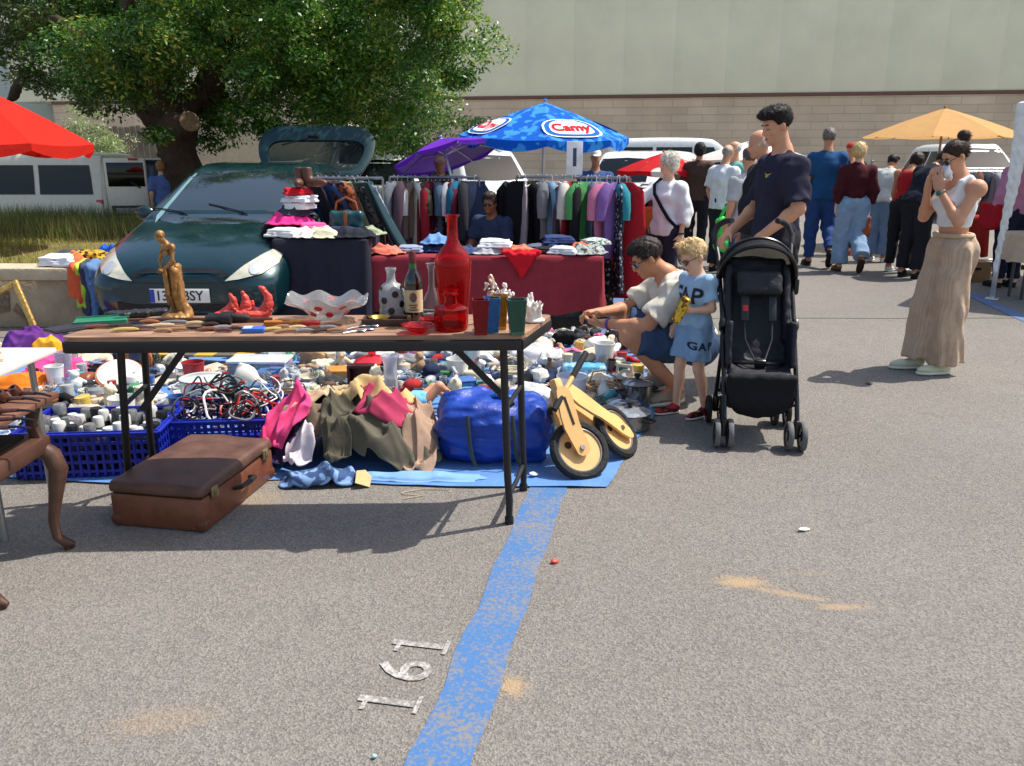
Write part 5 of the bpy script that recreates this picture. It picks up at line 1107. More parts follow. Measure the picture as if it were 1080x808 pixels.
umbrella('blue parasol with red and white ice cream lettering above the clothes rails', (p.x, 9.3), .93, p.z, p.z-.35, BLUEU, 8, (.02, -.06, 1), None, .11, -PI/2, (0, 2, 4, 6))
p = PD(470, 150, 9.3); umbrella('purple parasol tilted back over the left clothes rail', (p.x-.02, 8.95), .56, p.z+.03, p.z-.15, sheer((120, 48, 196)), 8, (-.26, .20, .95), sheer((176, 150, 210)), .05, .2)
p = PD(-45, 82, 9.0); umbrella('red parasol with pale underside at the left edge above the white van', (p.x, 9.0), 1.22, p.z, p.z-.66, sheer((222, 44, 30)), 8, (0, 0, 1), sheer((226, 170, 160)), .13, .22)
p = PD(700, 161, 13); umbrella('small red parasol with white panels behind the elderly woman', (p.x, 13), .72, p.z, p.z-.26, sheer((206, 30, 38), 'dots', (230, 226, 220), 2.2), 8, (0, 0, 1), None, .08, .1)
p = PD(795, 149, 13); umbrella('white parasol behind the bald man', (p.x, 13), .95, p.z+.02, p.z-.26, sheer((232, 230, 224)), 8, (0, 0, 1), None, .04, .1)
p = PD(997, 114, 13.6); umbrella('large plain beige parasol above the far right stalls', (p.x, 13.6), 1.2, p.z, p.z-.44, sheer((214, 168, 108)), 8, (0, 0, 1), None, .0, .22, polemat=M((150, 110, 70), .6))
# gazebo
gz = root('gazebo', 'white folding gazebo whose front leg stands at the right edge', 'gazebo', (5.12, 8.62, 0), -.66); GW = cloth((232, 232, 230), bump=.2); GM = metal((214, 216, 216), .45)
for x, y in ((0, 0), (3, 0), (0, 3), (3, 3)):
    m = MB(); m.box((x, y, 1.0), (.045, .045, 2.0), bev=.004); m.box((x, y, .01), (.12, .12, .02), bev=.005); m.build('leg', GM, gz)
m = MB(); z0, z1 = 1.98, 2.7
rows = [[V((1.5+(x-1.5)*f, 1.5+(y-1.5)*f, z1+(z0-z1)*f**.9)) for x, y in ((-.05, -.05), (.75, -.03), (1.5, -.02), (2.25, -.03), (3.05, -.05), (3.03, 1.5), (3.05, 3.05), (1.5, 3.03), (-.05, 3.05), (-.03, 1.5))] for f in (.01, .35, .7, 1.0)]
rows.append([q+V((0, 0, -.22)) for q in rows[-1]]); m.grid(rows, closed=True); m.build('canopy', GW, gz, ang=.4)
F = Field((-.12, -.12, .25), (.14, .12, 2.0), .012); F.cap((.04, -.03, 1.95), (.03, -.04, 1.2), .09, .055, .02).cap((.03, -.04, 1.2), (-.01, -.02, .3), .05, .022, .02).wrinkle(.008, .07, 3, (1, 1, .012)); F.build('rolled_side', GW, gz)
for a, b in (((0, 0, 1.55), (1.5, 0, 1.95)), ((3, 0, 1.55), (1.5, 0, 1.95)), ((0, 0, 1.55), (0, 1.5, 1.95)), ((0, 3, 1.55), (0, 1.5, 1.95))):
    m = MB(); m.cyl(a, b, .012); m.build('brace', GM, gz)

# ---------------------------------------------------------------- garments on rails
CNAME = {}
def garment(kind, L, w, th, mat, sleeve=.5, seed=0):
    r = random.Random(seed); o = root(kind); m = MB(); rows = []; n = 22; ph = r.uniform(0, 6)
    for i, f in enumerate(np.linspace(0, 1, 15)):
        z = -.05-f*L; sh = min(1, .22+f*14) if kind != 'trousers' else 1; ww = w*(sh**.6)*(1 if kind in ('shirt', 'jacket', 'jumper', 'trousers') else (.8+.45*f)); tt = th*(.5+.5*min(1, f*5))*(1+.5*f)
        row = []
        for k in range(n):
            a = 2*PI*k/n; fold = 1+(.22*f+.08)*math.sin(5*a+ph+2*f)+.10*f*math.sin(9*a+ph*2)
            row.append((tt*math.cos(a)*fold*1.0+.012*math.sin(f*6+ph)*f, ww*math.sin(a)*(1+.05*f*math.sin(7*a+ph)), z-(.02*math.sin(3*a+ph) if f == 1 else 0)))
        rows.append(row)
    m.grid(rows, closed=True)
    m.f.append(list(range(n))); m.mi.append(0); m.f.append(list(range(14*n+n-1, 14*n-1, -1))); m.mi.append(0)
    if sleeve > 0:
        for s in (1, -1):
            e = V((r.uniform(-.02, .02), s*(w*.95+.05), -.12-sleeve)); m.tube([(0, s*w*.72, -.09), (r.uniform(-.01, .01), s*(w+.02), -.16), tuple(V((0, s*(w+.04), -.14)).lerp(e, .6)), tuple(e)], [.05, .056, .05, .046], 8)
    b = m.build('cloth', mat, o, ang=1.2)
    q = MB(); q.tube([(0, 0, -.055), (0, 0, -.012), (0, .008, .006), (0, .02, .010), (0, .032, .002)], .003, 5); q.tube([(0, -w*.9, -.10), (0, 0, -.055), (0, w*.9, -.10)], .006, 5); q.build('hanger', M((200, 200, 200), .4), o)
    return o
def rail(label, x0, x1, Y, z, feet=True, tilt=0):
    t = root('clothes_rail', label, 'clothes rail', ((x0+x1)/2, Y, 0)); h = (x1-x0)/2
    m = MB(); m.cyl((-h, 0, z-tilt), (h, 0, z+tilt), .014); m.build('top_bar', STEEL, t)
    for s in (1, -1):
        m = MB(); m.cyl((s*h, 0, .06), (s*h, 0, z+s*tilt), .013); m.build('upright', STEEL, t)
        m = MB(); m.cyl((s*h, -.24, .05), (s*h, .24, .05), .012); m.build('foot', STEEL, t)
        for e in (1, -1): q = MB(); q.lathe([(.03, -.012), (.03, .012)], 12, (s*h, e*.23, .03), rot(0, PI/2)); q.build('caster', RUBBER, t)
    m = MB(); m.cyl((-h, 0, .10), (h, 0, .10), .011); m.build('lower_bar', STEEL, t)
    return t
def hang(where, grp, x0, x1, Y, z, items, roll=0, z1=None, Y1=None):
    n = len(items); prev = None
    for i, it in enumerate(items):
        cn, col, kind, L = it[:4]; pat = it[4] if len(it) > 4 else None; c2 = it[5] if len(it) > 5 else None; rz = it[6] if len(it) > 6 else rnd.uniform(-.95, .95)
        g_ = sum(col)/3*.9; col = tuple(int((c*.80+g_*.20)*.92) for c in col); L *= rnd.uniform(.85, 1.15); f = (i+.5+rnd.uniform(-.3, .3))/n; o = garment(kind, L, .20 if kind != 'trousers' else .15, rnd.uniform(.028, .05), cloth(col, pat, c2, 26, bump=.5), .5 if kind in ('jacket', 'jumper') else (.26 if kind == 'shirt' else 0), i+int(z*100)+len(where))
        o.location = (x0+(x1-x0)*f, Y+((Y1 or Y)-Y)*f+rnd.uniform(-.04, .04), (z if z1 is None else z+(z1-z)*f)+.012); o.rotation_euler = (0, roll, rz)
        nb = []
        if i > 0: nb.append('a %s %s' % items[i-1][0::2][:2])
        if i < n-1: nb.append('a %s %s' % items[i+1][0::2][:2])
        wh = ' between '+' and '.join(nb) if len(nb) == 2 else ' at its %s end by %s' % ('left' if i == 0 else 'right', nb[0])
        tag(o, '%s %s on the %s%s' % (cn, kind, where, wh.replace(' a ', ' ')), kind, grp)
z = PD(450, 187, 8.55).z; xa, xb = PD(411, 187, 8.55).x, PD(505, 187, 8.55).x
rail('left clothes rail under the purple parasol', xa, xb, 8.55, z)
hang('left rail', 'clothes on the left rail', xa+.02, xb-.02, 8.55, z, [('white', (222, 222, 222), 'shirt', .78), ('grey', (120, 124, 136), 'shirt', .75), ('mustard', (206, 158, 48), 'dress', .76), ('mauve', (92, 70, 84), 'jumper', .8), ('cream', (214, 210, 200), 'shirt', .72), ('olive', (92, 92, 70), 'shirt', .8, 'floral', (50, 50, 44)),
    ('brown', (138, 112, 92), 'jacket', .62), ('crimson', (150, 26, 40), 'dress', .82), ('dark flowered', (40, 36, 44), 'shirt', .8, 'floral', (120, 90, 90)), ('scarlet', (168, 28, 40), 'jumper', .72), ('slate', (76, 100, 124), 'shirt', .84), ('maroon', (84, 20, 40), 'jumper', .5), ('black', (24, 24, 28), 'dress', .9, None, None, 1.2),
    ('wine', (110, 20, 44), 'shirt', .76), ('pale', (210, 206, 210), 'shirt', .4), ('teal', (20, 110, 150), 'shirt', .55), ('sandy', (150, 128, 100), 'dress', .82, 'floral', (90, 70, 60)), ('charcoal', (54, 56, 62), 'jumper', .82), ('denim', (62, 88, 124), 'jacket', .84), ('indigo', (44, 60, 92), 'trousers', .9)])
z = PD(605, 187, 7.85).z; xa, xb = PD(540, 187, 7.85).x, PD(666, 187, 7.85).x
rl = rail('right clothes rail under the blue parasol', xa, xb, 7.85, z); rl.rotation_euler.z = -.40; xa += .05; xb -= .06
hang('right rail', 'clothes on the right rail', xa, xb, 8.08, z, Y1=7.62, items=[('black', (26, 26, 30), 'jacket', .66, None, None, .9), ('striped', (196, 190, 190), 'dress', .8, 'stripe', (110, 90, 96)), ('pinkish', (196, 170, 172), 'shirt', .72), ('sage green', (124, 144, 84), 'jacket', .62, None, None, 1.25), ('jet black', (20, 20, 24), 'dress', .8), ('sky blue', (120, 160, 196), 'shirt', .55),
    ('grey', (128, 128, 132), 'shirt', .6), ('white', (226, 226, 226), 'shirt', .58, None, None, .9), ('coral', (224, 92, 70), 'shirt', .42), ('dusky', (90, 74, 84), 'dress', .76), ('cream', (222, 214, 200), 'shirt', .7), ('red', (196, 30, 44), 'dress', .72), ('coal', (34, 34, 38), 'jumper', .7), ('tan', (184, 160, 136), 'jacket', .78, None, None, .8),
    ('bright green', (84, 176, 92), 'shirt', .5), ('steel blue', (90, 116, 140), 'shirt', .5), ('pearl', (230, 226, 226), 'shirt', .48, None, None, 1.1), ('dark spotted', (44, 48, 48), 'dress', 1.05, 'dots', (170, 170, 160), .5), ('rose', (222, 120, 158), 'shirt', .66), ('turquoise', (40, 150, 170), 'shirt', .5), ('violet', (140, 96, 180), 'shirt', .66),
    ('navy spotted', (40, 44, 66), 'dress', 1.05, 'dots', (150, 150, 160)), ('scarlet', (208, 24, 38), 'dress', .92, None, None, 1.1)])
xa, xb = PD(322, 187, 7.7).x, PD(392, 187, 7.7).x; za, zb = PD(330, 188, 7.7).z, PD(385, 192, 7.7).z
rail('short rail standing against the green car and its leaning clothes', xa, xb+.1, 7.7, za)
hang('car rail', 'clothes on the rail by the car', xa+.02, xb, 7.7, za, [('dark', (40, 44, 52), 'trousers', .7), ('blue', (60, 96, 160), 'shirt', .62, None, None, 1.0), ('rust flowered', (170, 82, 44), 'shirt', .6, 'floral', (60, 40, 34), .9), ('navy', (48, 60, 84), 'trousers', .74), ('lemon', (206, 206, 150), 'trousers', .66, None, None, .8), ('grey flowered', (110, 112, 110), 'dress', .75, 'floral', (40, 44, 44), .8),
    ('green grey', (64, 82, 78), 'trousers', .75), ('white flowered', (220, 220, 212), 'dress', .75, 'floral', (120, 140, 170), .9), ('petrol', (40, 70, 80), 'trousers', .72)], roll=-.42)
z = PD(1050, 178, 11.2).z; xa, xb = PD(1000, 178, 11.2).x, PD(1085, 178, 11.2).x
rail('far right clothes rail behind the woman in pink', xa, xb, 11.2, z)
hang('far right rail', 'clothes on the far right rail', xa, xb, 11.2, z, [(n_, c_, 'shirt', .6) for n_, c_ in (('grey', (130, 134, 140)), ('white', (220, 220, 220)), ('dark', (60, 62, 70)), ('pale blue', (150, 170, 190)), ('rust', (150, 90, 64)), ('silver', (170, 174, 180)), ('blush', (210, 180, 180)), ('slate', (84, 92, 108)), ('cream', (214, 206, 190)), ('stone', (160, 156, 148)), ('black', (34, 34, 38)), ('lilac', (160, 150, 190)))])
z = PD(690, 195, 13.6).z; xa = PD(676, 195, 13.6).x
rail('small far rail under the red parasol', xa, xa+.6, 13.6, z)
hang('small far rail', 'clothes on the small far rail', xa, xa+.6, 13.6, z, [(n_, c_, 'shirt', .5) for n_, c_ in (('black', (34, 34, 38)), ('grey', (120, 116, 116)), ('beige', (150, 136, 120)), ('dark', (50, 50, 56)), ('white', (190, 188, 186)))])
# price sign clipped above the right rail
q = PD(606, 167, 7.8); sg = root('price_sign', 'white paper sign with a figure 1 clipped above the right rail', 'sign', (q.x, 7.8, 0), .08)
m = MB(); m.box((0, 0, q.z), (.15, .008, .30), bev=.003); m.build('paper', M((232, 233, 236), .3), sg)
m = MB(); vs, fs = text_mb('1', .22, 0, .006); R_ = rot(PI/2); m.add([R_ @ V((v.x, v.y, 0)) for v in vs], fs, (0, -.006, q.z)); m.build('numeral', M((70, 76, 96), .6), sg, smooth=False)
m = MB(); m.cyl((0, .01, PD(605, 187, 7.85).z), (0, .01, q.z), .008); m.build('stick', STEEL, sg)

# ---------------------------------------------------------------- cloth covered tables
def draped(name, label, x0, x1, y0, y1, z, drop, mat, seed, legs=True, ragged=.03, rz=0.0, fold=.035):
    t = root(name, label, 'table', ((x0+x1)/2, (y0+y1)/2, 0), rz); w, d = (x1-x0)/2, (y1-y0)/2; m = MB()
    top = MB(); top.box((0, 0, z-.02), (2*w-.02, 2*d-.02, .03)); top.build('table_top', M((150, 140, 126), .7), t)
    per = []; N_ = 120; P_ = 4*(w+d)
    for i in range(N_):
        s = P_*i/N_
        if s < 2*w: per.append((-w+s, -d, 0, -1))
        elif s < 2*w+2*d: per.append((w, -d+s-2*w, 1, 0))
        elif s < 4*w+2*d: per.append((w-(s-2*w-2*d), d, 0, 1))
        else: per.append((-w, d-(s-4*w-2*d), -1, 0))
    rows = [[(x*f, y*f, z+.004*noise.noise(V((x*f*5, y*f*5, seed)))) for x, y, a, b in per] for f in (.02, .5, .97)]
    for f in (0, .1, .3, .6, .85, 1):
        rows.append([(x+a*(.01+f*(.03+fold*noise.noise(V((i*.35, seed, f*.6))))) , y+b*(.01+f*(.03+fold*noise.noise(V((i*.35, seed+5, f*.6))))), z-.012-f*drop*(1+ragged*4*noise.noise(V((i*.12, seed+2, 0))))) for i, (x, y, a, b) in enumerate(per)])
    m.grid(rows, closed=True); m.build('tablecloth', mat, t, ang=1.0)
    for sx in (1, -1):
        for sy in (1, -1): q = MB(); q.cyl((sx*(w-.12), sy*(d-.1), 0), (sx*(w-.12), sy*(d-.1), z-.03), .016); q.build('leg', metal((90, 92, 96), .5), t)
    return t
xa, xb = PD(287, 250, 6.85).x, PD(386, 250, 6.85).x; zb = PD(330, 252, 6.85).z
draped('draped_table', 'stall table under a black cloth beside the green car', xa, xb, 6.85, 7.5, zb, zb-.06, cloth((44, 43, 55), bump=.2), 3)
xm0, xm1 = PD(392, 270, 6.95).x, PD(636, 270, 6.95).x; zm = PD(500, 270, 6.95).z
draped('draped_table', 'stall table under a maroon cloth below the clothes rails', xm0, xm1, 6.95, 7.6, zm, zm-.20, cloth((136, 48, 58), bump=.2), 8, ragged=.09, fold=.075)
draped('draped_table', 'small table under a beige cloth beside the gazebo leg', 5.30, 6.2, 8.5, 8.92, .70, .28, cloth((206, 182, 156), bump=.2), 12)
draped('draped_table', 'far table under a red cloth behind the woman in the vest top', PD(1010, 240, 10.6).x, PD(1043, 240, 10.6).x, 10.6, 11.0, PD(1025, 228, 10.6).z, .5, cloth((150, 40, 36), bump=.2), 15)
draped('draped_table', 'orange covered stall under the small red parasol', PD(668, 215, 13).x, PD(703, 215, 13).x, 12.6, 13.1, PD(690, 220, 12.6).z, .28, cloth((206, 90, 40), bump=.2), 18)
hb = root('handbag', 'black handbag standing on the beige covered table', 'handbag', (5.62, 8.68, .705)); F = Field((-.2, -.12, -.02), (.2, .12, .3), .009); F.box((0, 0, .1), (.15, .06, .10), .05, None, .01).wrinkle(.005, .1, 3); F.cut((0, 0, 0), (0, 0, -1)); F.build('bag_body', M((30, 30, 34), .45, bump=.2), hb); m = MB(); m.tube([(-.09, 0, .18), (-.07, 0, .26), (0, 0, .29), (.07, 0, .26), (.09, 0, .18)], .009, 6); m.build('strap', BLACK, hb)
# folded and crumpled clothes
def sheet(name, sx, sy, H, seed, mat, amp=.03, k0=30, n=46, th=.006):
    """a thin piece of cloth lying over the height H(x, y), with long sharp folds and a ragged outline"""
    r = random.Random(seed); D = [(r.uniform(0, PI), r.uniform(.6, 1.5)*k0, r.uniform(.4, 1)*amp, r.uniform(0, 6)) for _ in range(4)]; top = []; off = V((seed*2.3, seed*1.1, 0))
    for j in range(n+1):
        row = []
        for i in range(n+1):
            u, v = 2*i/n-1, 2*j/n-1; c = max(abs(u), abs(v)); q = math.hypot(u, v); w = (c/q if q > 1e-6 else 1)**.55; u2, v2 = u*w, v*w
            e = 1+.22*noise.noise(V((u2*1.6, v2*1.6, 0))+off); x, y = u2*sx*e, v2*sy*e; f = 0; wp = 1.4*noise.noise(V((x*4.5, y*4.5, 1))+off)
            for a, k, am, p in D: f += am*(1-abs(math.sin((math.cos(a)*x+math.sin(a)*y)*k*.5+p+wp)))**1.6
            x += .25*f*math.cos(seed); y += .25*f*math.sin(seed); row.append(V((x, y, max(.004, H(x, y)+f*(1-.6*c**6)+.004))))
        top.append(row)
    m = MB(); m.grid(top); N1 = (n+1)**2; m.grid([[p-V((0, 0, th)) for p in row] for row in top]); k = len(m.f)//2
    for i in range(k, 2*k): m.f[i] = m.f[i][::-1]
    ed = [i for i in range(n)]+[n+(n+1)*j for j in range(n)]+[(n+1)*(n+1)-1-i for i in range(n)]+[(n+1)*(n-j) for j in range(n)]
    for a, b in zip(ed, ed[1:]+ed[:1]): m.f.append([b, a, N1+a, N1+b]); m.mi.append(0)
    return m.mesh(name, mat, ang=2.0)
protos = []; GC = cloth((128, 128, 128))
for i in range(6):
    if i < 3:
        F = Field((-.24, -.2, -.01), (.24, .2, .13), .0075); r = random.Random(i+3)
        for l in range(3): F.box((r.uniform(-.012, .012), r.uniform(-.01, .01), .011+l*.021), (.155-.012*l, .112-.008*l, .0115), .011, rot(0, 0, r.uniform(-.06, .06)), .004)
        F.ell((-.03, .02, .06), (.10, .07, .016), None, .02).wrinkle(.003, .14, i); F.cut((0, 0, 0), (0, 0, -1)); protos.append(ridge(F.mesh('folded_cloth', GC), .008, 9, i, (1, .45, 1)))
    else: protos.append(sheet('rumpled_cloth', .20, .15, lambda x, y: .055*max(0, 1-(x/.17)**2-(y/.13)**2)**.5, i, GC, .026, 42, 30))
def folded(px, py, Y, col, label, sc=1.0, pat=None, c2=None, k=None, grp=None, zz=None, h=1.0, nm='folded_garment'):
    q = PD(px, py, Y); o = mkobj(nm, protos[rnd.randrange(6) if k is None else k], None, (q.x, Y, q.z if zz is None else zz), rnd.uniform(-.5, .5)); o.scale = (sc, sc, sc*h)
    omat(o, cloth(col, pat, c2, 30, bump=.5)); tag(o, label, 'clothing', grp); return o
G1 = 'folded clothes on the maroon table'
for px, Y, dz, col, lab, sc, pat, c2 in ((407, 7.08, 0, (216, 116, 96), 'coral folded top at the left end of the maroon table', .85, None, None), (433, 7.2, 0, (140, 150, 172), 'grey blue folded shirt on the maroon table right of the coral top', .8, None, None), (462, 7.3, .0, (40, 52, 88), 'navy folded jeans on the maroon table under the pale blue ones', 1.0, None, None),
    (463, 7.3, .065, (100, 140, 190), 'pale blue folded jeans on top of the navy ones on the maroon table', .85, None, None), (487, 7.1, 0, (56, 72, 112), 'dark blue folded trousers on the maroon table left of the red bottle', .8, None, None), (515, 7.1, 0, (170, 168, 172), 'grey folded shirt under the white one on the maroon table', .8, None, None), (523, 7.12, .05, (228, 228, 228), 'white rumpled shirt on the maroon table right of the red bottle', .95, None, None),
    (551, 7.06, .0, (196, 120, 92), 'terracotta folded top on the maroon table behind the red scarf', .75, None, None), (568, 7.3, 0, (90, 96, 116), 'slate folded top on the maroon table behind the terracotta one', .8, None, None), (588, 7.35, 0, (44, 56, 92), 'thick navy folded jumper on the maroon table', 1.0, None, None), (590, 7.35, .06, (52, 66, 108), 'blue folded jumper on top of the thick navy one', .95, None, None),
    (577, 7.12, 0, (40, 38, 40), 'black folded top with orange trim on the maroon table', .7, None, None), (596, 7.05, 0, (196, 200, 206), 'pale grey folded blouse near the right end of the maroon table', .85, None, None), (620, 7.1, 0, (160, 164, 160), 'patterned grey blouse at the right end of the maroon table', .95, 'floral', (70, 80, 80)), (627, 7.3, .05, (206, 210, 206), 'white flowered blouse behind the patterned grey one', .8, 'floral', (90, 130, 110)), (612, 7.1, .05, (226, 110, 60), 'small orange top lying on the patterned grey blouse', .45, None, None)):
    folded(px, 260, Y, col, lab, sc, pat, c2, grp=G1, zz=zm+.006+dz)
q = PD(550, 270, 6.93); F = Field((-.22, -.06, -.22), (.22, .1, .06), .008); F.cap((-.15, 0, .02), (.15, 0, .02), .022, None, .02).cap((-.04, -.022, -.02), (.04, -.022, -.02), .04, None, .02).cap((-.1, -.02, 0), (.0, -.025, -.16), .02, .012, .05).cap((.1, -.02, 0), (.01, -.025, -.16), .02, .012, .05).cap((0, -.02, .0), (.0, -.025, -.14), .02, .014, .06).wrinkle(.005, .06, 2)
o = F.build('scarf', cloth((196, 26, 40)), None, (q.x, 6.93, zm+.012)); tag(o, 'bright red scarf hanging in a point over the edge of the maroon table', 'scarf')
G2 = 'clothes heaped on the black table'
for px, Y, dz, col, lab, sc, pat, c2 in ((303, 6.98, 0, (226, 222, 216), 'white rumpled top at the left front of the black table', 1.0, None, None), (322, 6.95, 0, (220, 216, 206), 'off white sleeve top beside the white top on the black table', .8, None, None), (342, 6.96, 0, (206, 200, 170), 'cream folded shirt on the front edge of the black table', .85, None, None), (362, 7.1, 0, (44, 50, 80), 'navy folded cardigan on the black table', 1.0, None, None), (374, 6.98, 0, (36, 38, 46), 'dark trousers with a button over the right corner of the black table', .95, None, None),
    (300, 7.25, 0, (30, 30, 34), 'black folded jacket under the pink tops on the black table', 1.25, None, None), (308, 7.2, .09, (224, 52, 132), 'magenta folded top on the black jacket', 1.1, None, None), (332, 7.12, .05, (226, 90, 150), 'bright pink rumpled top right of the magenta one', .8, None, None), (312, 7.25, .16, (60, 62, 70), 'dark grey folded shirt on the magenta top', .9, None, None), (318, 7.25, .21, (230, 230, 230), 'white folded shirt high on the clothes pile', .85, None, None), (320, 7.25, .27, (222, 222, 226), 'topmost white folded shirt of the clothes pile', .9, None, None), (318, 7.27, .335, (206, 30, 44), 'red folded top crowning the clothes pile', .8, None, None), (390, 7.2, 0, (150, 160, 132), 'sage folded top between the black and the maroon table', .7, None, None)):
    folded(px, 250, Y, col, lab, sc, pat, c2, grp=G2, zz=zb+.006+dz)
for dx, lab in ((-.06, 'brown leather ankle boot lying left on top of the clothes pile'), (.06, 'brown leather ankle boot lying right on top of the clothes pile')):
    F = Field((-.08, -.16, -.02), (.08, .16, .2), .008); F.ell((0, -.05, .035), (.04, .10, .04), None, .03).cap((0, .05, .03), (0, .07, .16), .042, .045, .04).cut((0, 0, 0), (0, 0, -1)); F.cut((0, 0, .165), (0, 0, 1)); o = F.build('ankle_boot', M((92, 58, 44), .45, var=.25), None, (PD(323, 190, 7.25).x+dx, 7.25, zb+.405), .6+dx*8); tag(o, lab, 'boot', 'pair of brown boots on the pile')
hb = root('handbag', 'teal handbag with tan strap standing on the black table', 'handbag', (PD(366, 235, 7.2).x, 7.2, zb+.03)); F = Field((-.2, -.1, -.02), (.2, .1, .24), .008); F.box((0, 0, .09), (.15, .055, .09), .045, None, .01).wrinkle(.004, .1, 3); F.build('bag_body', M((24, 66, 74), .35, bump=.2), hb)
m = MB(); m.box((0, -.058, .09), (.03, .012, .17), bev=.004); m.tube([(-.1, 0, .16), (-.08, 0, .25), (0, 0, .29), (.08, 0, .25), (.1, 0, .16)], .01, 6, False, .5); m.build('strap', M((150, 84, 50), .5), hb)
q = P(1023, 296); m = MB(); cbx = root('cardboard_box', 'brown cardboard box on the ground under the far red table', 'box', (q.x, q.y, 0)); m.box((0, 0, .12), (.34, .25, .24), bev=.004); m.build('carton', M((150, 112, 78), .85, bump=.2), cbx); m = MB(); m.box((0, -.128, .16), (.08, .004, .03)); m.build('hand_hole', M((40, 30, 22), .9), cbx)
q = PD(682, 238, 12.4); cbx = root('crate', 'dark crate under the small red parasol stall', 'crate', (q.x, 12.3, 0)); m = MB()
for a in (0, 1, 2): m.box((0, -.2, .07+a*.11), (.7, .02, .08)); m.box((0, .2, .07+a*.11), (.7, .02, .08)); m.box((-.35, 0, .07+a*.11), (.02, .4, .08)); m.box((.35, 0, .07+a*.11), (.02, .4, .08))
m.build('slat', M((70, 54, 42), .8), cbx)

# ================================================================== PUSHCHAIR (front towards us)
fa, fb = P(761, 471), P(841, 478); pc = (fa+fb)/2; sw = (fb.x-fa.x)/2
pr = root('pushchair', 'black folding pushchair with hood and empty seat standing on the asphalt', 'pushchair', (pc.x, pc.y+.02, 0), math.atan2(fb.y-fa.y, fb.x-fa.x)*.5)
FR = M((20, 20, 22), .35, var=.1, key='black frame'); FAB = M((27, 27, 31), .85, var=.15, bump=.4, bs=45, spec=.25, key='black canvas'); FAB2 = M((36, 36, 42), .6, var=.15, bump=.3, bs=30, spec=.35, key='black padding'); GREY = M((92, 92, 94), .7, var=.2)
for sx in (-1, 1):
    for y, r in ((0, .078), (.42, .080)):
        for dx in (-.034, .034):
            w = mkobj('wheel', None, pr, (sx*sw+dx, y, r)); R_ = rot(0, PI/2)
            q = MB(); q.lathe([(r*.74, -.011), (r*.96, -.013), (r, -.006), (r, .006), (r*.96, .013), (r*.74, .011)], 24, (0, 0, 0), R_, close=False); q.build('tyre', GREY if y == 0 else RUBBER, w); q = MB(); q.lathe([(0, -.012), (r*.3, -.012), (r*.35, -.006), (r*.75, -.008), (r*.75, .008), (r*.35, .006), (r*.3, .012), (0, .012)], 18, (0, 0, 0), R_); q.build('hub', FR, w)
        m = MB(); m.box((sx*sw, y, .115 if y == 0 else .12), (.030, .055, .10), bev=.01); m.cyl((sx*sw-.045, y, r), (sx*sw+.045, y, r), .008); m.build('fork', FR, pr)
    m = MB(); m.tube([(sx*sw, .0, .16), (sx*sw, .05, .26), (sx*(sw+.005), .36, .66), (sx*(sw+.015), .62, .93), (sx*(sw+.03), .72, 1.02)], .0125, 8); m.build('side_tube', FR, pr)
    m = MB(); m.tube([(sx*(sw+.03), .70, 1.0), (sx*(sw+.035), .74, 1.05), (sx*(sw+.01), .76, 1.10), (sx*(sw-.03), .74, 1.125), (sx*(sw-.06), .70, 1.13)], [.015, .018, .018, .018, .016], 10); m.build('handle', M((34, 34, 36), .8, bump=.4, bs=70), pr)
    m = MB(); m.tube([(sx*sw, .42, .16), (sx*(sw+.0), .33, .38), (sx*(sw+.0), .24, .55)], .011, 8); m.build('rear_tube', FR, pr)
    m = MB(); m.box((sx*(sw+.008), .30, .60), (.03, .07, .06), rot(-.7), .01); m.build('joint', FR, pr)
for y, z in ((.1, .215), (.40, .20)):
    m = MB(); m.cyl((-sw, y, z), (sw, y, z), .010); m.build('crossbar', FR, pr)
F = Field((-.27, -.1, .1), (.27, .75, 1.0), .0085)
F.box((0, .20, .375), (.165, .15, .030), .028, rot(.12), .03).box((0, .44, .66), (.165, .035, .30), .03, rot(-.42), .03)
for sx in (-1, 1): F.box((sx*.165, .30, .50), (.014, .17, .12), .012, rot(-.2), .02); F.box((sx*.155, .42, .70), (.022, .05, .22), .02, rot(-.42), .02)
F.box((0, .375, .82), (.12, .03, .07), .028, rot(-.42), .02); F.wrinkle(.0025, .09, 4); F.build('seat', FAB2, pr)
F = Field((-.27, -.05, .1), (.27, .5, .45), .0085)                                 # fabric front below the seat, sagging in the middle
F.box((0, .05, .30), (.175, .012, .085), .012, rot(.25), .01).ell((0, .07, .215), (.15, .03, .075), rot(.25), .04).box((0, .05, .375), (.175, .022, .018), .015, None, .02).wrinkle(.002, .07, 3); F.build('leg_rest', FAB, pr)
F = Field((-.24, .05, .1), (.24, .5, .4), .01); F.box((0, .28, .22), (.165, .16, .045), .03, None, .01).wrinkle(.004, .1, 7); F.build('basket', FAB, pr)
hg_y, hg_z = .50, .80
def hood(a, v): r = .255; return V(((sw+.025)*math.cos(v)*(1 if True else 1), hg_y-r*math.cos(a)*abs(math.sin(v))**.75, hg_z+r*math.sin(a)*abs(math.sin(v))**.75))
def hood_patch(a0, a1, mat, nm, sagv=.0, na=8):
    m = MB(); rows = []
    for off in (0, .008):
        for i in range(na+1):
            a = a0+(a1-a0)*i/na; s_ = 1-sagv*math.sin(PI*i/na)
            rows.append([(lambda p: V((p.x, hg_y+(p.y-hg_y)*(s_-off), hg_z+(p.z-hg_z)*(s_-off))))(hood(a, v)) for v in np.linspace(.0, PI, 26)])
        if off == 0: first = rows; rows = []
    m.grid(first+rows[::-1]); return m.build(nm, mat, pr, ang=1.0)
hood_patch(math.radians(60), math.radians(84), FAB, 'hood_front', .07); hood_patch(math.radians(84), math.radians(112), FAB, 'hood_rear', .06); hood_patch(math.radians(112), math.radians(150), M((190, 184, 172), .4, var=.2, vs=5), 'hood_window', .02); hood_patch(math.radians(150), math.radians(180), FAB, 'hood_back', .03)
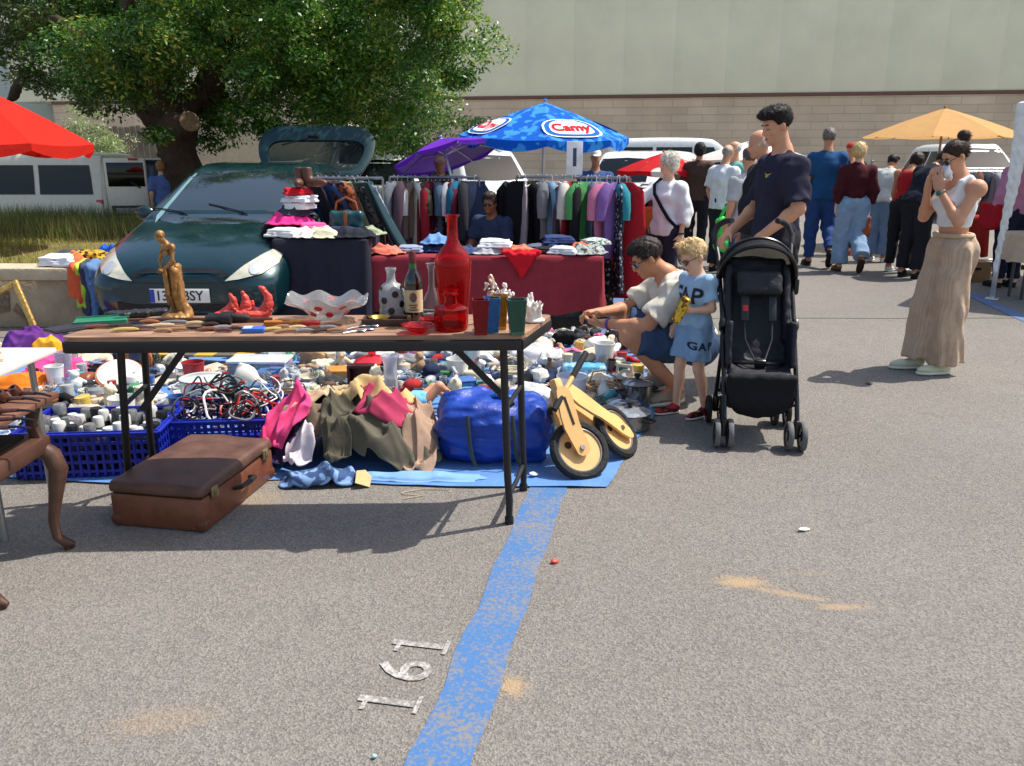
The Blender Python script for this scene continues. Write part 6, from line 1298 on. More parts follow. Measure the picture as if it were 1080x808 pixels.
for a in (60, 84, 112): m = MB(); m.tube([hood(math.radians(a), v) for v in np.linspace(0, PI, 26)], .009 if a > 60 else .012, 6); m.build('hood_rib', FR, pr)
for sx in (-1, 1):
    m = MB(); m.box((sx*(sw+.03), .49, .79), (.028, .07, .09), bev=.012); m.build('hood_hinge', FR, pr)
    m = MB(); m.tube([(sx*.07, .44, .87), (sx*.075, .36, .72), (sx*.07, .26, .53), (sx*.02, .16, .425)], [.006]*4, 6, False, 1.0); m.box((sx*.072, .335, .69), (.045, .018, .15), rot(-.42), .008); m.build('harness_strap', M((36, 36, 40), .5, var=.2), pr)
m = MB(); m.box((-.072, .322, .69), (.030, .006, .035), rot(-.42), .002); m.build('harness_label', M((190, 40, 44), .6), pr)
m = MB(); m.box((0, .15, .425), (.06, .025, .05), rot(.3), .01); m.tube([(-.14, .22, .41), (-.08, .15, .425), (0, .14, .43), (.08, .15, .425), (.14, .22, .41)], .009, 6); m.build('buckle', M((24, 24, 26), .3), pr)

# ================================================================== WOODEN BALANCE BIKE, toppled against the blue bag
PLY = M((216, 170, 106), .5, var=.10, vs=5, bump=.1, bs=60, coat=.2, key='plywood')
o0 = P(620, 500); bk = root('balance_bike', 'toppled wooden balance bike with black tyres leaning on the blue bag', 'balance bike', (o0.x, o0.y, 0)); OB = V((o0.x, o0.y, 0))
W1 = PD(611, 479, 3.70)-OB; W2 = PD(650, 456, 3.98)-OB; HD = PD(589, 413, 3.80)-OB
n1 = V((.28, -.72, .62)).normalized(); n2 = V((.66, -.42, .60)).normalized(); rW = .150
W1.z = rW*math.sqrt(1-n1.z**2)+.004; W2.z = rW*math.sqrt(1-n2.z**2)+.004
for c, n_ in ((W1, n1), (W2, n2)):
    w = mkobj('wheel', None, bk); R_ = frame(n_)
    q = MB(); q.lathe([(rW*.74+.0, -.012), (rW*.80, -.021), (rW*.92, -.022), (rW, -.010), (rW, .010), (rW*.92, .022), (rW*.80, .021), (rW*.74, .012)], 40, c, R_, close=False); q.build('tyre', M((34, 34, 35), .85, var=.2, bump=.8, bs=60, key='tyre rubber'), w)
    q = MB(); q.lathe([(rW*.755, -.013), (rW*.72, -.015), (rW*.70, -.008), (rW*.70, .008), (rW*.72, .015), (rW*.755, .013)], 36, c, R_, close=False); q.build('rim', M((150, 152, 154), .4, metal=.6), w)
    q = MB(); q.lathe([(0, -.008), (rW*.70, -.007), (rW*.70, .007), (0, .008)], 36, c, R_); q.build('wheel_disc', PLY, w)
    q = MB(); q.lathe([(0, -.05), (.012, -.05), (.016, -.03), (.016, .03), (.012, .05), (0, .05)], 12, c, R_); q.build('axle', STEEL, w)
    q = MB(); q.lathe([(0, 0), (.018, 0), (.018, .002), (0, .002)], 14, c+R_ @ V((-.055, .03, .009)), R_); q.build('wheel_hole', M((60, 40, 20), .8), w)
def board(a, b, n_, prof, th, nm, off=0.0):
    """flat plywood part from a to b; prof = (along 0..1, half width left, half width right)"""
    d = (b-a); L = d.length; d.normalize(); n_ = (n_-d*n_.dot(d)).normalized(); s_ = n_.cross(d)
    pts = [a+d*f*L+s_*w1 for f, w1, w2 in prof]+[a+d*f*L-s_*w2 for f, w1, w2 in reversed(prof)]; k = len(pts)
    m = MB(); vs = [p+n_*(off-th/2) for p in pts]+[p+n_*(off+th/2) for p in pts]
    m.add(vs, [list(range(k-1, -1, -1)), list(range(k, 2*k))]+[(i, (i+1) % k, k+(i+1) % k, k+i) for i in range(k)])
    return m.build(nm, PLY, bk, ang=.6, recalc=True)
FK = [(-.06, .01, .02), (0, .035, .03), (.15, .042, .040), (.4, .035, .052), (.6, .030, .055), (.8, .036, .045), (.95, .042, .036), (1.05, .035, .03), (1.1, .012, .012)]
board(HD, W1, n1, FK, .014, 'fork_blade', .034); board(HD, W1, n1, FK, .014, 'fork_blade', -.034)
m = MB(); d_ = (W1-HD).normalized(); s_ = n1.cross(d_); a_ = HD.lerp(W1, .38)+n1*.0425; m.tube([a_-d_*.07, a_+d_*.07], .008, 6, False, .3); m.build('fork_slot', M((40, 28, 18), .9), bk)
BD = [(-.02, .02, .02), (.0, .05, .03), (.2, .055, .045), (.45, .05, .04), (.6, .045, .03), (.8, .045, .03), (1.0, .045, .035), (1.15, .035, .03), (1.22, .01, .01)]
HB = HD+V((.02, .04, -.02)); board(HB, W2, n2, BD, .014, 'frame_board', .034); board(HB+V((0, 0, -.02)), W2, n2, BD, .014, 'frame_board', -.034)
up_ = (HD-W1).normalized(); m = MB(); hb0 = HD+up_*.015; m.box(hb0, (.05, .05, .10), frame(up_), .012); m.build('steering_head', PLY, bk)
hbA = PD(589, 424, 3.74)-OB; hbB = PD(618, 372, 3.98)-OB; c_ = hbA.lerp(hbB, .22)
m = MB(); m.cyl(hbA.lerp(hbB, .1), hbA.lerp(hbB, .5), .012); m.build('handlebar', PLY, bk)
for f0, f1 in ((.5, 1.0), (-.15, .1)): m = MB(); m.tube([hbA.lerp(hbB, f0), hbA.lerp(hbB, (f0+f1)/2), hbA.lerp(hbB, f1)], [.015, .017, .016], 10); m.build('grip', RUBBER, bk)
st = PD(572, 436, 3.90)-OB; F = Field([st[i]-.16 for i in range(3)], [st[i]+.16 for i in range(3)], .007); F.cap(st+V((-.09, .0, -.02)), st+V((.09, .02, .03)), .022, .034, .02); F.cut(st-V((0, 0, .012)), (0, .2, -1)); F.build('saddle', M((70, 62, 56), .8, var=.2), bk)
board(st+V((.07, .01, -.02)), st+V((-.10, .0, -.07)), V((.1, -.9, .4)), [(0, .03, .03), (.4, .035, .05), (.8, .03, .04), (1, .012, .012)], .014, 'seat_post'); board(st+V((.02, .02, -.01)), W2+V((-.04, 0, .02)), n2, [(0, .03, .03), (.5, .04, .035), (1, .03, .03)], .014, 'frame_board')
# ================================================================== THE FOLDING TABLE AND ITS GOODS
TZ = .83
def T(px, py, z=TZ): return P(px, py, z)
def sdf(lo, hi, h): return Field(lo, hi, h)
def wood_top():
    m = bpy.data.materials.new('worn table board'); m.use_nodes = True; nt = m.node_tree; N = nt.nodes; L = nt.links; b = N['Principled BSDF']
    tc = N.new('ShaderNodeTexCoord'); mp = N.new('ShaderNodeMapping'); mp.inputs['Scale'].default_value = (1.2, 9, 9); L.new(tc.outputs['Object'], mp.inputs[0])
    n = N.new('ShaderNodeTexNoise'); n.inputs['Scale'].default_value = 5; n.inputs['Detail'].default_value = 6; L.new(mp.outputs[0], n.inputs['Vector'])
    n2 = N.new('ShaderNodeTexNoise'); n2.inputs['Scale'].default_value = 4; n2.inputs['Detail'].default_value = 5; L.new(tc.outputs['Object'], n2.inputs['Vector'])
    cr = N.new('ShaderNodeValToRGB'); e = cr.color_ramp.elements; e[0].position = .3; e[0].color = (*lin((124, 92, 72)), 1); e[1].position = .7; e[1].color = (*lin((176, 138, 110)), 1); L.new(n.outputs['Fac'], cr.inputs[0])
    mx = N.new('ShaderNodeMix'); mx.data_type = 'RGBA'; mx.blend_type = 'MULTIPLY'; mx.inputs['Factor'].default_value = .5; L.new(cr.outputs[0], mx.inputs['A'])
    r = N.new('ShaderNodeValToRGB'); r.color_ramp.elements[0].position = .35; r.color_ramp.elements[0].color = (.5, .45, .42, 1); r.color_ramp.elements[1].position = .6; L.new(n2.outputs['Fac'], r.inputs[0]); L.new(r.outputs[0], mx.inputs['B'])
    L.new(mx.outputs['Result'], b.inputs['Base Color']); b.inputs['Roughness'].default_value = .55
    bp = N.new('ShaderNodeBump'); bp.inputs['Strength'].default_value = .2; bp.inputs['Distance'].default_value = .003; L.new(n.outputs['Fac'], bp.inputs['Height']); L.new(bp.outputs[0], b.inputs['Normal']); return m
FLc, FRc, BRc, BLc = T(62, 356), T(553, 353), T(583, 331.5), T(128, 333.5)
ft = root('folding_table', 'long brown topped folding table with black steel frame, covered in bric-a-brac', 'table', ((FLc.x+FRc.x)/2, (FLc.y+BRc.y)/2, 0)); TO = V(ft.location)
def rcorner(pts, r=.05, k=5):
    out = []; n = len(pts)
    for i in range(n):
        p, a, b = pts[i], pts[i-1], pts[(i+1) % n]; d1 = (a-p).normalized()*r; d2 = (b-p).normalized()*r
        for t in np.linspace(0, 1, k): out.append((p+d1)*(1-t)**2+p*2*t*(1-t)+(p+d2)*t*t)
    return out
cs = rcorner([(q-TO) for q in (FLc, FRc, BRc, BLc)]); m = MB(); m.prism([(q.x, q.y) for q in cs], .018, (0, 0, TZ-.018)); m.build('table_top', wood_top(), ft, smooth=False)
ctr = sum(((q-TO) for q in (FLc, FRc, BRc, BLc)), V((0, 0, 0)))/4
ins = [ctr+(q-TO-ctr)*f for q, f in ((FLc, .985), (FRc, .985), (BRc, .985), (BLc, .985))]
for a, b in zip(ins, ins[1:]+ins[:1]):
    d = (b-a); c = (a+b)/2; m = MB(); m.box((c.x, c.y, TZ-.041), (d.length, .022, .042), rot(0, 0, math.atan2(d.y, d.x)), .004); m.build('rail', BLACK, ft)
def tleg(top, bot, fwd):
    m = MB(); b0 = bot+V((0, 0, .012)); m.tube([top, bot.lerp(top, .28), bot.lerp(top, .14)+V((.004, 0, 0)), b0], [.0155, .0155, .0155, .014], 10); m.cyl((bot.x, bot.y, 0), (bot.x, bot.y, .03), .019); return m.build('leg', BLACK, ft)
zt = TZ-.06
R1t, R1b = PD(531, 368, FRc.y+.035)-TO, P(537, 552)-TO; R2t, R2b = PD(548, 368, BRc.y-.05)-TO, P(552, 517)-TO
L1t, L1b = PD(127, 368, FLc.y+.05)-TO, P(137, 531)-TO; L2t, L2b = PD(153, 368, BLc.y-.03)-TO, P(162, 508)-TO
for q in (R1t, R2t, L1t, L2t): q.z = zt
for a, b in ((R1t, R1b), (R2t, R2b), (L1t, L1b), (L2t, L2b)): tleg(a, b, 0)
for a, b in ((R1b, R2b), (L1b, L2b)):
    m = MB(); m.tube([a+V((0, 0, .13)), (a+b)/2+V((0, 0, .12)), b+V((0, 0, .13))], .011, 8); m.build('foot_bar', BLACK, ft)
for a, b, bot, top in (((465, 368), (541, 428), (R1t+R1b)/2, None), ((207, 368), (150, 432), (L1t+L1b)/2, None)):
    q = PD(a[0], a[1], 3.27)-TO; q.z = zt+.02; w = PD(b[0], b[1], 3.25)-TO; m = MB(); d = (w-q); m.box((q+w)/2, (.012, .026, d.length), frame(d)); m.build('brace', BLACK, ft)
    for s in (1, -1): pass
m = MB(); m.cyl(R1t.lerp(R1b, .33), R2t.lerp(R2b, .33), .010); m.build('cross_tube', BLACK, ft); m = MB(); m.cyl(L1t.lerp(L1b, .33), L2t.lerp(L2b, .33), .010); m.build('cross_tube', BLACK, ft)

def onT(name, label, cat, px, py, rz=0.0, grp=None): q = T(px, py); return root(name, label, cat, (q.x, q.y, TZ+.0008), rz, grp)
BRONZE = M((150, 108, 60), .5, metal=.3, var=.35, vs=30, bump=.3, bs=120, key='gilded bronze')
st = onT('statuette', 'golden bronze statuette of a standing nude woman with draped legs', 'statue', 187, 336, PI-.75); s = .375/1.75
SJ = dict(BASE); SJ.update(head=(.05, .13, 1.60), neck=(.02, .04, 1.46), shoR=(.16, .04, 1.39), shoL=(-.15, .02, 1.42), elbR=(.20, .12, 1.13), wriR=(-.01, .20, 1.0), elbL=(-.20, .06, 1.15), wriL=(-.10, .22, .98), kneR=(.05, .10, .52), kneL=(-.07, .03, .50), ankR=(.04, .0, .12), ankL=(-.07, -.03, .11), toeR=(.06, .15, .09), toeL=(-.09, .13, .08))
F = Field((-.1, -.1, -.002), (.1, .1, .40), .0032); body(F, SJ, s, True, .01, dict(R=dict(curl=.5, dir=(-.6, .6, -.3)), L=dict(curl=.5, dir=(.6, .4, -.5))), False, .0032, rot(-.55, .15, -.2)); F.wrinkle(.0006, .02, 3); F.build('figure', BRONZE, st)
F = Field((-.1, -.1, -.002), (.1, .1, .26), .003)
for a, b, ra, rb in (((.09, -.05, .98), (.1, -.06, .2), .07, .09), ((-.09, -.05, 1.02), (-.1, -.06, .2), .05, .08), ((.0, -.11, 1.0), (0, -.12, .2), .08, .10), ((.0, .14, .96), (-.04, .14, .5), .05, .03), ((.08, .12, .94), (.12, .06, .3), .04, .05)): F.cap(V(a)*s, V(b)*s, ra*s, rb*s, .012)
F.wrinkle(.0016, .022, 5, (1, 1, .12)); F.build('drapery', BRONZE, st)
F = Field((-.1, -.1, -.002), (.1, .1, .08), .0032); F.ell((0, 0, .008), (.072, .06, .022), None, .01).ell((.03, -.02, .028), (.03, .03, .03), None, .02).ell((-.03, -.03, .03), (.025, .025, .035), None, .02).wrinkle(.002, .03, 2); F.cut((0, 0, 0), (0, 0, -1)); F.build('plinth', BRONZE, st)
sp = onT('spiny_shell', 'coral red shell ornament with three long curved horns', 'ornament', 258, 336, 0); RS = M((214, 74, 62), .45, var=.25, vs=30, bump=.4, bs=90, key='red shell')
F = Field((-.2, -.08, -.002), (.14, .08, .16), .0032)
F.ell((.03, 0, .02), (.085, .045, .024), None, .01).ell((-.06, 0, .016), (.07, .035, .018), None, .02)
for pts in (((.08, 0, .02), (.105, 0, .06), (.108, 0, .09), (.09, -.005, .125), (.075, -.01, .135)), ((.0, 0, .02), (.012, 0, .06), (.01, 0, .09), (.002, -.005, .112)), ((-.08, .0, .015), (-.045, 0, .05), (-.04, 0, .08), (-.052, -.004, .102)), ((-.06, -.01, .02), (-.12, -.01, .012), (-.18, -.012, .003)), ((.05, -.01, .03), (.045, -.02, .06)), ((-.02, -.02, .02), (-.03, -.03, .045)), ((.03, .02, .03), (.03, .03, .065)), ((.1, -.02, .02), (.125, -.03, .04))):
    for i in range(len(pts)-1): n = len(pts); F.cap(pts[i], pts[i+1], .026*(1-i/n)**1.1*(1 if len(pts) > 3 else .45), .026*(1-(i+1)/n)**1.1*(1 if len(pts) > 3 else .45)+.001, .006)
F.wrinkle(.0015, .02, 4); F.cut((0, 0, 0), (0, 0, -1)); F.build('shell', RS, sp)
# glass
def blown(name, label, px, py, prof, mat, n=32, rz=0, sx=1.0, sy=1.0, part='vessel', grp=None, cat=None):
    t = onT(name, label, cat or name.replace('_', ' '), px, py, rz, grp); m = MB(); m.lathe(prof, n, (0, 0, 0), None, sx, sy); m.build(part, mat, t, ang=.8); return t
def thin(prof, th):
    return [(max(r, .0), z) for r, z in prof]+[(max(r-th, .0005), z+(th if i == 0 else 0)) for i, (r, z) in list(enumerate(prof))[::-1]]
RG = M((240, 52, 58), .04, var=0, trans=.92, ior=1.28, key='red glass'); RG2 = M((224, 44, 56), .08, var=0, trans=.84, ior=1.3, key='red glass'); CLG = M((228, 234, 236), .03, var=0, trans=.97, ior=1.3, key='clear glass')
blown('bottle', 'tall slender red glass bottle with long neck, tallest thing on the table', 479, 342.5, thin([(.052, 0), (.058, .01), (.060, .06), (.070, .17), (.075, .235), (.070, .275), (.050, .305), (.030, .325), (.023, .345), (.020, .40), (.021, .425), (.030, .438)], .0035), RG)
blown('bottle', 'squat red glass bottle with short neck in front of the tall one', 476, 347.5, thin([(.062, 0), (.066, .008), (.068, .05), (.066, .085), (.045, .098), (.026, .104), (.023, .125), (.025, .135), (.034, .140), (.026, .145), (.025, .152), (.034, .157)], .0035), RG)
t = blown('bottle', 'frosted clear glass bottle with dark round spots', 414, 335.5, thin([(.048, 0), (.052, .01), (.054, .08), (.052, .12), (.040, .142), (.022, .152), (.018, .165), (.018, .195), (.023, .203), (.022, .212)], .003), M((206, 208, 208), .28, var=.1, trans=.55, ior=1.3, key='frosted glass'))
for k in range(14):
    a = k*2.4; z = .022+.0085*k; q = MB(); r = .0536 if z < .1 else .0536-(z-.1)*.25; q.lathe([(0, .0006), (.014, .0003), (.0145, -.002)], 16, ((r+.0016)*math.cos(a), (r+.0016)*math.sin(a), z), frame((math.cos(a), math.sin(a), .05))); q.build('spot', M((44, 30, 34), .3), t)
t = blown('wine_bottle', 'dark wine bottle with cream label, green neck and red capsule', 437, 337, [(.034, 0), (.037, .004), (.0375, .15), (.034, .175), (.020, .20), (.0145, .215), (.0142, .235)], M((14, 18, 14), .06, var=0, coat=1, key='dark bottle glass'), cat='bottle')
m = MB(); m.lathe([(.0152, .196+.012), (.0150, .237)], 20, close=False); m.build('neck_band', M((46, 110, 60), .3), t); m = MB(); m.lathe([(.0156, .235), (.0156, .282), (.014, .284), (0, .284)], 20); m.build('capsule', M((92, 28, 30), .35), t)
m = MB(); rows = [[(.0381*math.cos(a), .0381*math.sin(a), z) for a in np.linspace(-PI*.95, PI*-.02, 18)] for z in (.035, .128)]; m.grid(rows); lb = m.build('label', M((206, 184, 142), .7, var=.1), t)
m = MB(); rows = [[(.0386*math.cos(a), .0386*math.sin(a), .098+.020*h*math.sqrt(max(0, 1-((a+1.5)/.42)**2))) for a in np.linspace(-1.92, -1.08, 12)] for h in (-1, 1)]; m.grid(rows); m.build('crest', M((110, 92, 82), .7, var=.4, vs=150), lb)
for z, w in ((.066, .5), (.056, .36), (.046, .55)): m = MB(); m.grid([[(.0386*math.cos(a), .0386*math.sin(a), z+d) for a in np.linspace(-1.5-w, -1.5+w, 10)] for d in (-.0022, .0022)]); m.build('printed_line', M((86, 60, 44), .7), lb)
blown('decanter', 'clear glass decanter with flared lip behind the wine bottle', 456, 334, thin([(.042, 0), (.046, .008), (.048, .03), (.046, .06), (.030, .09), (.016, .115), (.0125, .14), (.013, .20), (.019, .222), (.024, .226)], .0028), CLG)
t = onT('glass_bowl', 'clear glass bowl with wavy rim and red spots', 'bowl', 346, 338, 0); m = MB(); rows = []
prf = [(.0, .004), (.05, .003), (.062, .008), (.080, .03), (.100, .052), (.125, .066), (.155, .080), (.172, .092)]
for inn in (0, 1):
    for r, z in (prf if not inn else prf[::-1]):
        w = max(0, (r-.08)/.09); rows.append([((r-.004*inn)*math.cos(a), (r-.004*inn)*math.sin(a)*.85, z+.004*inn+w*.013*math.sin(7*a+.6)+w*.008*math.sin(3*a)) for a in np.linspace(0, 2*PI, 84, endpoint=False)])
m.grid(rows, closed=True); m.build('bowl', M((226, 226, 226), .06, var=0, trans=.85, ior=1.25, key='milky clear glass'), t, ang=1.2)
bvh = BVHTree.FromPolygons(m.v, m.f)
for k in range(13):
    a = 2*PI*k/13+.2; zz = (.035, .062)[k % 2]; h = bvh.ray_cast(V((.4*math.cos(a), .4*math.sin(a), zz+.03)), V((-math.cos(a), -math.sin(a), -.09)).normalized())
    if h[0] is None: continue
    q = MB(); nn = h[1] if h[1].dot(V((math.cos(a), math.sin(a), 0))) > 0 else -h[1]; q.lathe([(0, .002), (.015, .0012), (.017, -.003)], 18, h[0], frame(nn)); q.build('spot', M((190, 22, 30), .12, coat=1), t)
blown('dish', 'small dark red glass dish with pointed rim', 441, 351.5, thin([(.022, 0), (.026, .004), (.050, .020), (.068, .034)], .004), RG2, 8)
blown('dish', 'round clear red glass ashtray behind the squat bottle', 452, 341.5, thin([(.018, 0), (.03, .003), (.045, .022)], .004), RG2, 12)
def tumbler(px, py, col, label, h=.135, w=.030):
    t = onT('tumbler', label, 'glass', px, py, .12, 'square coloured glasses'); m = MB(); rows = []
    for i, z in enumerate(np.linspace(0, h, 9)):
        hw = w*(.80+.28*z/h); rows.append([(math.copysign(hw*min(1, abs(math.cos(a))*1.32), math.cos(a)), math.copysign(hw*min(1, abs(math.sin(a))*1.32), math.sin(a)), z) for a in np.linspace(0, 2*PI, 32, endpoint=False)])
    inner = [[(x*.86, y*.86, z+(.012 if k == 0 else 0)) for x, y, z in r] for k, r in enumerate(rows)]
    m.grid(rows+inner[::-1], closed=True); n = 32; m.f.append(list(range(n-1, -1, -1))); m.mi.append(0); k = len(rows+inner)*n; m.f.append(list(range(k-n, k))); m.mi.append(0)
    m.build('glass_wall', M(col, .18, var=.15, vs=60, trans=.72, ior=1.3, bump=.5, bs=70, key='pressed glass'), t, ang=.9); return t
tumbler(507, 352.5, (170, 36, 48), 'dark red square glass tumbler at the front of the table'); tumbler(519, 350, (70, 150, 215), 'blue square glass tumbler half hidden by the dark red one'); tumbler(527, 347, (190, 142, 50), 'amber square glass tumbler behind the blue one'); tumbler(545, 352.5, (80, 124, 108), 'dark green square glass tumbler at the right end of the table', w=.034)
PORC = M((226, 216, 204), .2, var=.12, vs=40, coat=.6, pat='floral', col2=(190, 140, 84), ps=60, key='gilt porcelain'); PORW = M((230, 226, 220), .25, var=.08, coat=.6, key='porcelain')
def figurine(px, py, h, mat, label, seed, z=TZ, loc=None):
    r = random.Random(seed); t = root('figurine', label, 'figurine', (*(loc or T(px, py))[:2], z+.0008), r.uniform(-.6, .6)+PI); s = h/1.75
    J = dict(BASE); J.update(elbR=(.24, .10, 1.2), wriR=(.10, .26, 1.25), elbL=(-.26, .0, 1.15), wriL=(-.30, .12, 1.0+.3*r.random()), head=(.02, .05, 1.62))
    F = Field((-.5*s, -.5*s, -.004), (.5*s, .5*s, 1.85*s), max(.0028, h/60)); body(F, J, s, True, .02, None, False, .0028, rot(-.2, r.uniform(-.2, .2), r.uniform(-.5, .5)), 1.15)
    F.cap(V((0, 0, .95))*s, V((0, 0, .1))*s, .15*s, .26*s, .02).ell(V((0, 0, .06))*s, (.36*s, .32*s, .10*s), None, .02).ell(V((.22, .1, .3))*s, (.14*s, .12*s, .28*s), None, .04); F.wrinkle(.012*s*3, .12*s*2.2, seed, (1, 1, .4)); F.cut((0, 0, 0), (0, 0, -1)); F.build('porcelain_body', mat, t); return t
figurine(519, 341, .20, PORC, 'gilt white porcelain figurine behind the square glasses', 3); figurine(533, 339, .16, PORW, 'small white porcelain figurine left of the green tumbler', 5)
cr = onT('coral_branch', 'white branching coral ornament at the right end of the table', 'ornament', 564, 340, .4); F = Field((-.08, -.06, -.002), (.08, .06, .18), .003); F.ell((0, 0, .008), (.045, .035, .012), None, .006); r = random.Random(9)
for k in range(15):
    a = r.uniform(0, 2*PI); b0 = V((r.uniform(-.025, .02), r.uniform(-.01, .01), .008)); b1 = b0+V((math.cos(a)*.02, math.sin(a)*.014, r.uniform(.025, .06))); b2 = b1+V((math.cos(a)*r.uniform(.005, .035), math.sin(a)*.015, r.uniform(.02, .055))); F.cap(b0, b1, .011, .008, .008).cap(b1, b2, .008, .0035, .006); F.cap(b1, b1+V((-math.sin(a)*.02, .01, .02)), .007, .003, .006)
F.cap((-.012, 0, .01), (-.016, 0, .12), .012, .006, .01).wrinkle(.001, .015, 3); F.cut((0, 0, 0), (0, 0, -1)); F.build('coral', M((222, 212, 204), .7, var=.15, vs=40, bump=.5, bs=150), cr)
tr = onT('ashtray', 'dark wooden ashtray box with brass dish inside', 'ashtray', 408, 342, .03); m = MB()
for c, sz in (((0, -.045, .014), (.19, .012, .028)), ((0, .045, .014), (.19, .012, .028)), ((-.089, 0, .014), (.012, .078, .028)), ((.089, 0, .014), (.012, .078, .028)), ((0, 0, .005), (.168, .078, .008))): m.box(c, sz, None, .002)
m.build('wooden_box', M((66, 42, 30), .4, var=.25, vs=20), tr); m = MB(); m.lathe([(0, .016), (.03, .016), (.042, .030), (.044, .031), (.030, .012), (0, .010)], 20, (-.03, 0, 0)); m.build('brass_dish', M((196, 160, 70), .3, metal=.9), tr)
# knives, pipes and small things along the front of the table
def knife_mesh(k):
    m = MB(); L = (.10, .13, .16, .085)[k]; m.tube([(-L*.5, 0, .009), (-L*.3, .002*k, .010), (0, .004, .011), (L*.3, 0, .010), (L*.5, -.006, .008)], [.006, .010, .0105, .010, .006], 8, False, .8); return m.mesh('knife', M((120, 90, 60), .4))
def knife_blade(k):
    L = (.10, .13, .16, .085)[k]; m = MB(); 
    if k == 3: m.box((-.01, .011, .009), (L*.85, .004, .010), None, .001)
    else: m.prism([(L*.45, -.008), (L*.45, .008), (L*.9, .007), (L*1.15, -.006), (L*.9, -.008)], .002, (0, 0, .008))
    return m.mesh('blade', metal((170, 172, 176), .3))
KM = [knife_mesh(i) for i in range(4)]; KB = [knife_blade(i) for i in range(4)]
KC = dict(brown=(110, 66, 44), yellow=(184, 158, 92), black=(28, 27, 28), cream=(190, 168, 130), maroon=(84, 46, 42), tan=(146, 106, 74), horn=(146, 110, 74), grey=(120, 120, 120), orange=(150, 94, 52), dark=(58, 42, 36))
K = [(103, 347, 'brown', 2, .25), (126, 346, 'dark', 1, .35), (132, 350, 'yellow', 1, .3), (150, 348.5, 'maroon', 1, .3), (158, 341.5, 'orange', 0, .1), (170, 345.5, 'cream', 1, .35), (172, 351, 'tan', 3, .25), (190, 349.5, 'horn', 0, .3), (186, 342, 'grey', 1, .1), (203, 349, 'black', 1, .15), (207, 343, 'cream', 0, .05), (219, 349.5, 'brown', 0, .35), (222, 344, 'dark', 3, .3), (233, 347.5, 'grey', 0, .5), (236, 351, 'maroon', 3, .2),
     (250, 349, 'dark', 3, .1), (286, 349.5, 'yellow', 0, .5), (298, 347, 'tan', 3, .4), (303, 351, 'horn', 1, .5), (314, 347.5, 'cream', 3, .3), (321, 351, 'grey', 3, .35), (331, 348, 'brown', 3, .4), (338, 351, 'dark', 0, .6), (347, 347.5, 'grey', 3, .2), (356, 350.5, 'tan', 0, .2), (352, 345, 'maroon', 3, .4), (112, 343, 'horn', 0, .2), (143, 344, 'black', 3, .4), (178, 338.5, 'brown', 1, .02), (213, 338.8, 'tan', 1, .05)]
for i, (px, py, cn, k, a) in enumerate(K):
    o = root('pocket_knife', None, 'knife', (T(px, py).x, T(px, py).y, TZ+.0008), a, 'small knives along the table front'); o.scale = (.78, .78, .9)
    q = mkobj('handle', KM[k], o); omat(q, M(KC[cn], .4, var=.2, vs=40, key='knife handle')); q2 = mkobj('blade', KB[k], o)
    size = ('short', 'mid sized', 'long', 'closed')[k]; left = max([e for e in K if e[0] < px-2], key=lambda e: e[0]-abs(e[1]-py)*2, default=None); right = min([e for e in K if e[0] > px+2], key=lambda e: e[0]+abs(e[1]-py)*2, default=None)
    o['label'] = '%s %s handled knife on the table, between %s and %s' % (size, cn, ('a %s one' % left[2]) if left else 'the table corner', ('a %s one' % right[2]) if right else 'the spoons')
o = onT('cane', 'long dark brown walking stick lying behind the knives', 'stick', 215, 340.5, .03); m = MB(); m.tube([(-.30, 0, .012), (-.1, .004, .012), (.28, -.004, .011)], [.006, .009, .010], 8); m.build('shaft', M((70, 44, 34), .4), o); m = MB(); m.tube([(.07, 0, .018), (.10, 0, .021), (.17, 0, .019), (.19, 0, .016)], [.012, .017, .017, .010], 10); m.build('grip', M((34, 31, 32), .6, bump=.4), o)
o = onT('binoculars', 'black leather covered field glass lying before the red shell', 'binoculars', 232, 341.5, .1); 
for s in (1, -1): m = MB(); m.lathe([(.012, -.05), (.018, -.045), (.016, 0), (.022, .01), (.023, .05), (.02, .052), (0, .048)], 14, (0, s*.02, .023), rot(0, PI/2)); m.build('barrel', M((30, 28, 29), .55, bump=.3), o)
m = MB(); m.box((0, 0, .024), (.05, .03, .012), None, .003); m.build('bridge', M((30, 28, 29), .5), o)
o = onT('tray', 'flat green tray lying at the left end of the table', 'tray', 107, 341, .35); m = MB(); m.box((0, 0, .008), (.20, .13, .014), None, .004); m.box((0, -.062, .014), (.20, .006, .012)); m.box((0, .062, .014), (.20, .006, .012)); m.build('tray_body', M((34, 122, 88), .4), o)
o = onT('folder', 'flat black folder at the left corner of the table', 'folder', 80, 347, .95); m = MB(); m.box((0, 0, .006), (.21, .10, .010), None, .003); m.box((0, 0, .0125), (.205, .095, .003)); m.build('cover', M((42, 42, 48), .5), o)
for i, (px, py, a, lab) in enumerate(((140, 334.5, .1, 'black leather case left of the statuette on the table'), (158, 332.8, .3, 'black grooved leather case nearest the statuette'), (126, 335.5, -.2, 'small black purse between green tray and leather cases'))):
    o = onT('leather_case', lab, 'case', px, py, a, 'black cases on the table'); F = Field((-.1, -.05, -.002), (.1, .05, .06), .004); F.box((0, 0, .014), (.075-.02*(i == 2), .03, .013), .01, None, .004).wrinkle(.0022, .03, i); F.cut((0, 0, 0), (0, 0, -1)); F.build('leather', M((40, 38, 40), .4, bump=.3, bs=60), o)
o = onT('card_box', 'small blue and white box among the knives', 'box', 268, 350.5, .1); m = MB(); m.box((0, 0, .010), (.085, .05, .018), None, .003); m.build('carton', M((52, 104, 190), .35, var=.05), o); m = MB(); m.box((-.022, 0, .0195), (.03, .044, .002)); m.build('white_panel', M((214, 222, 232), .4), o)
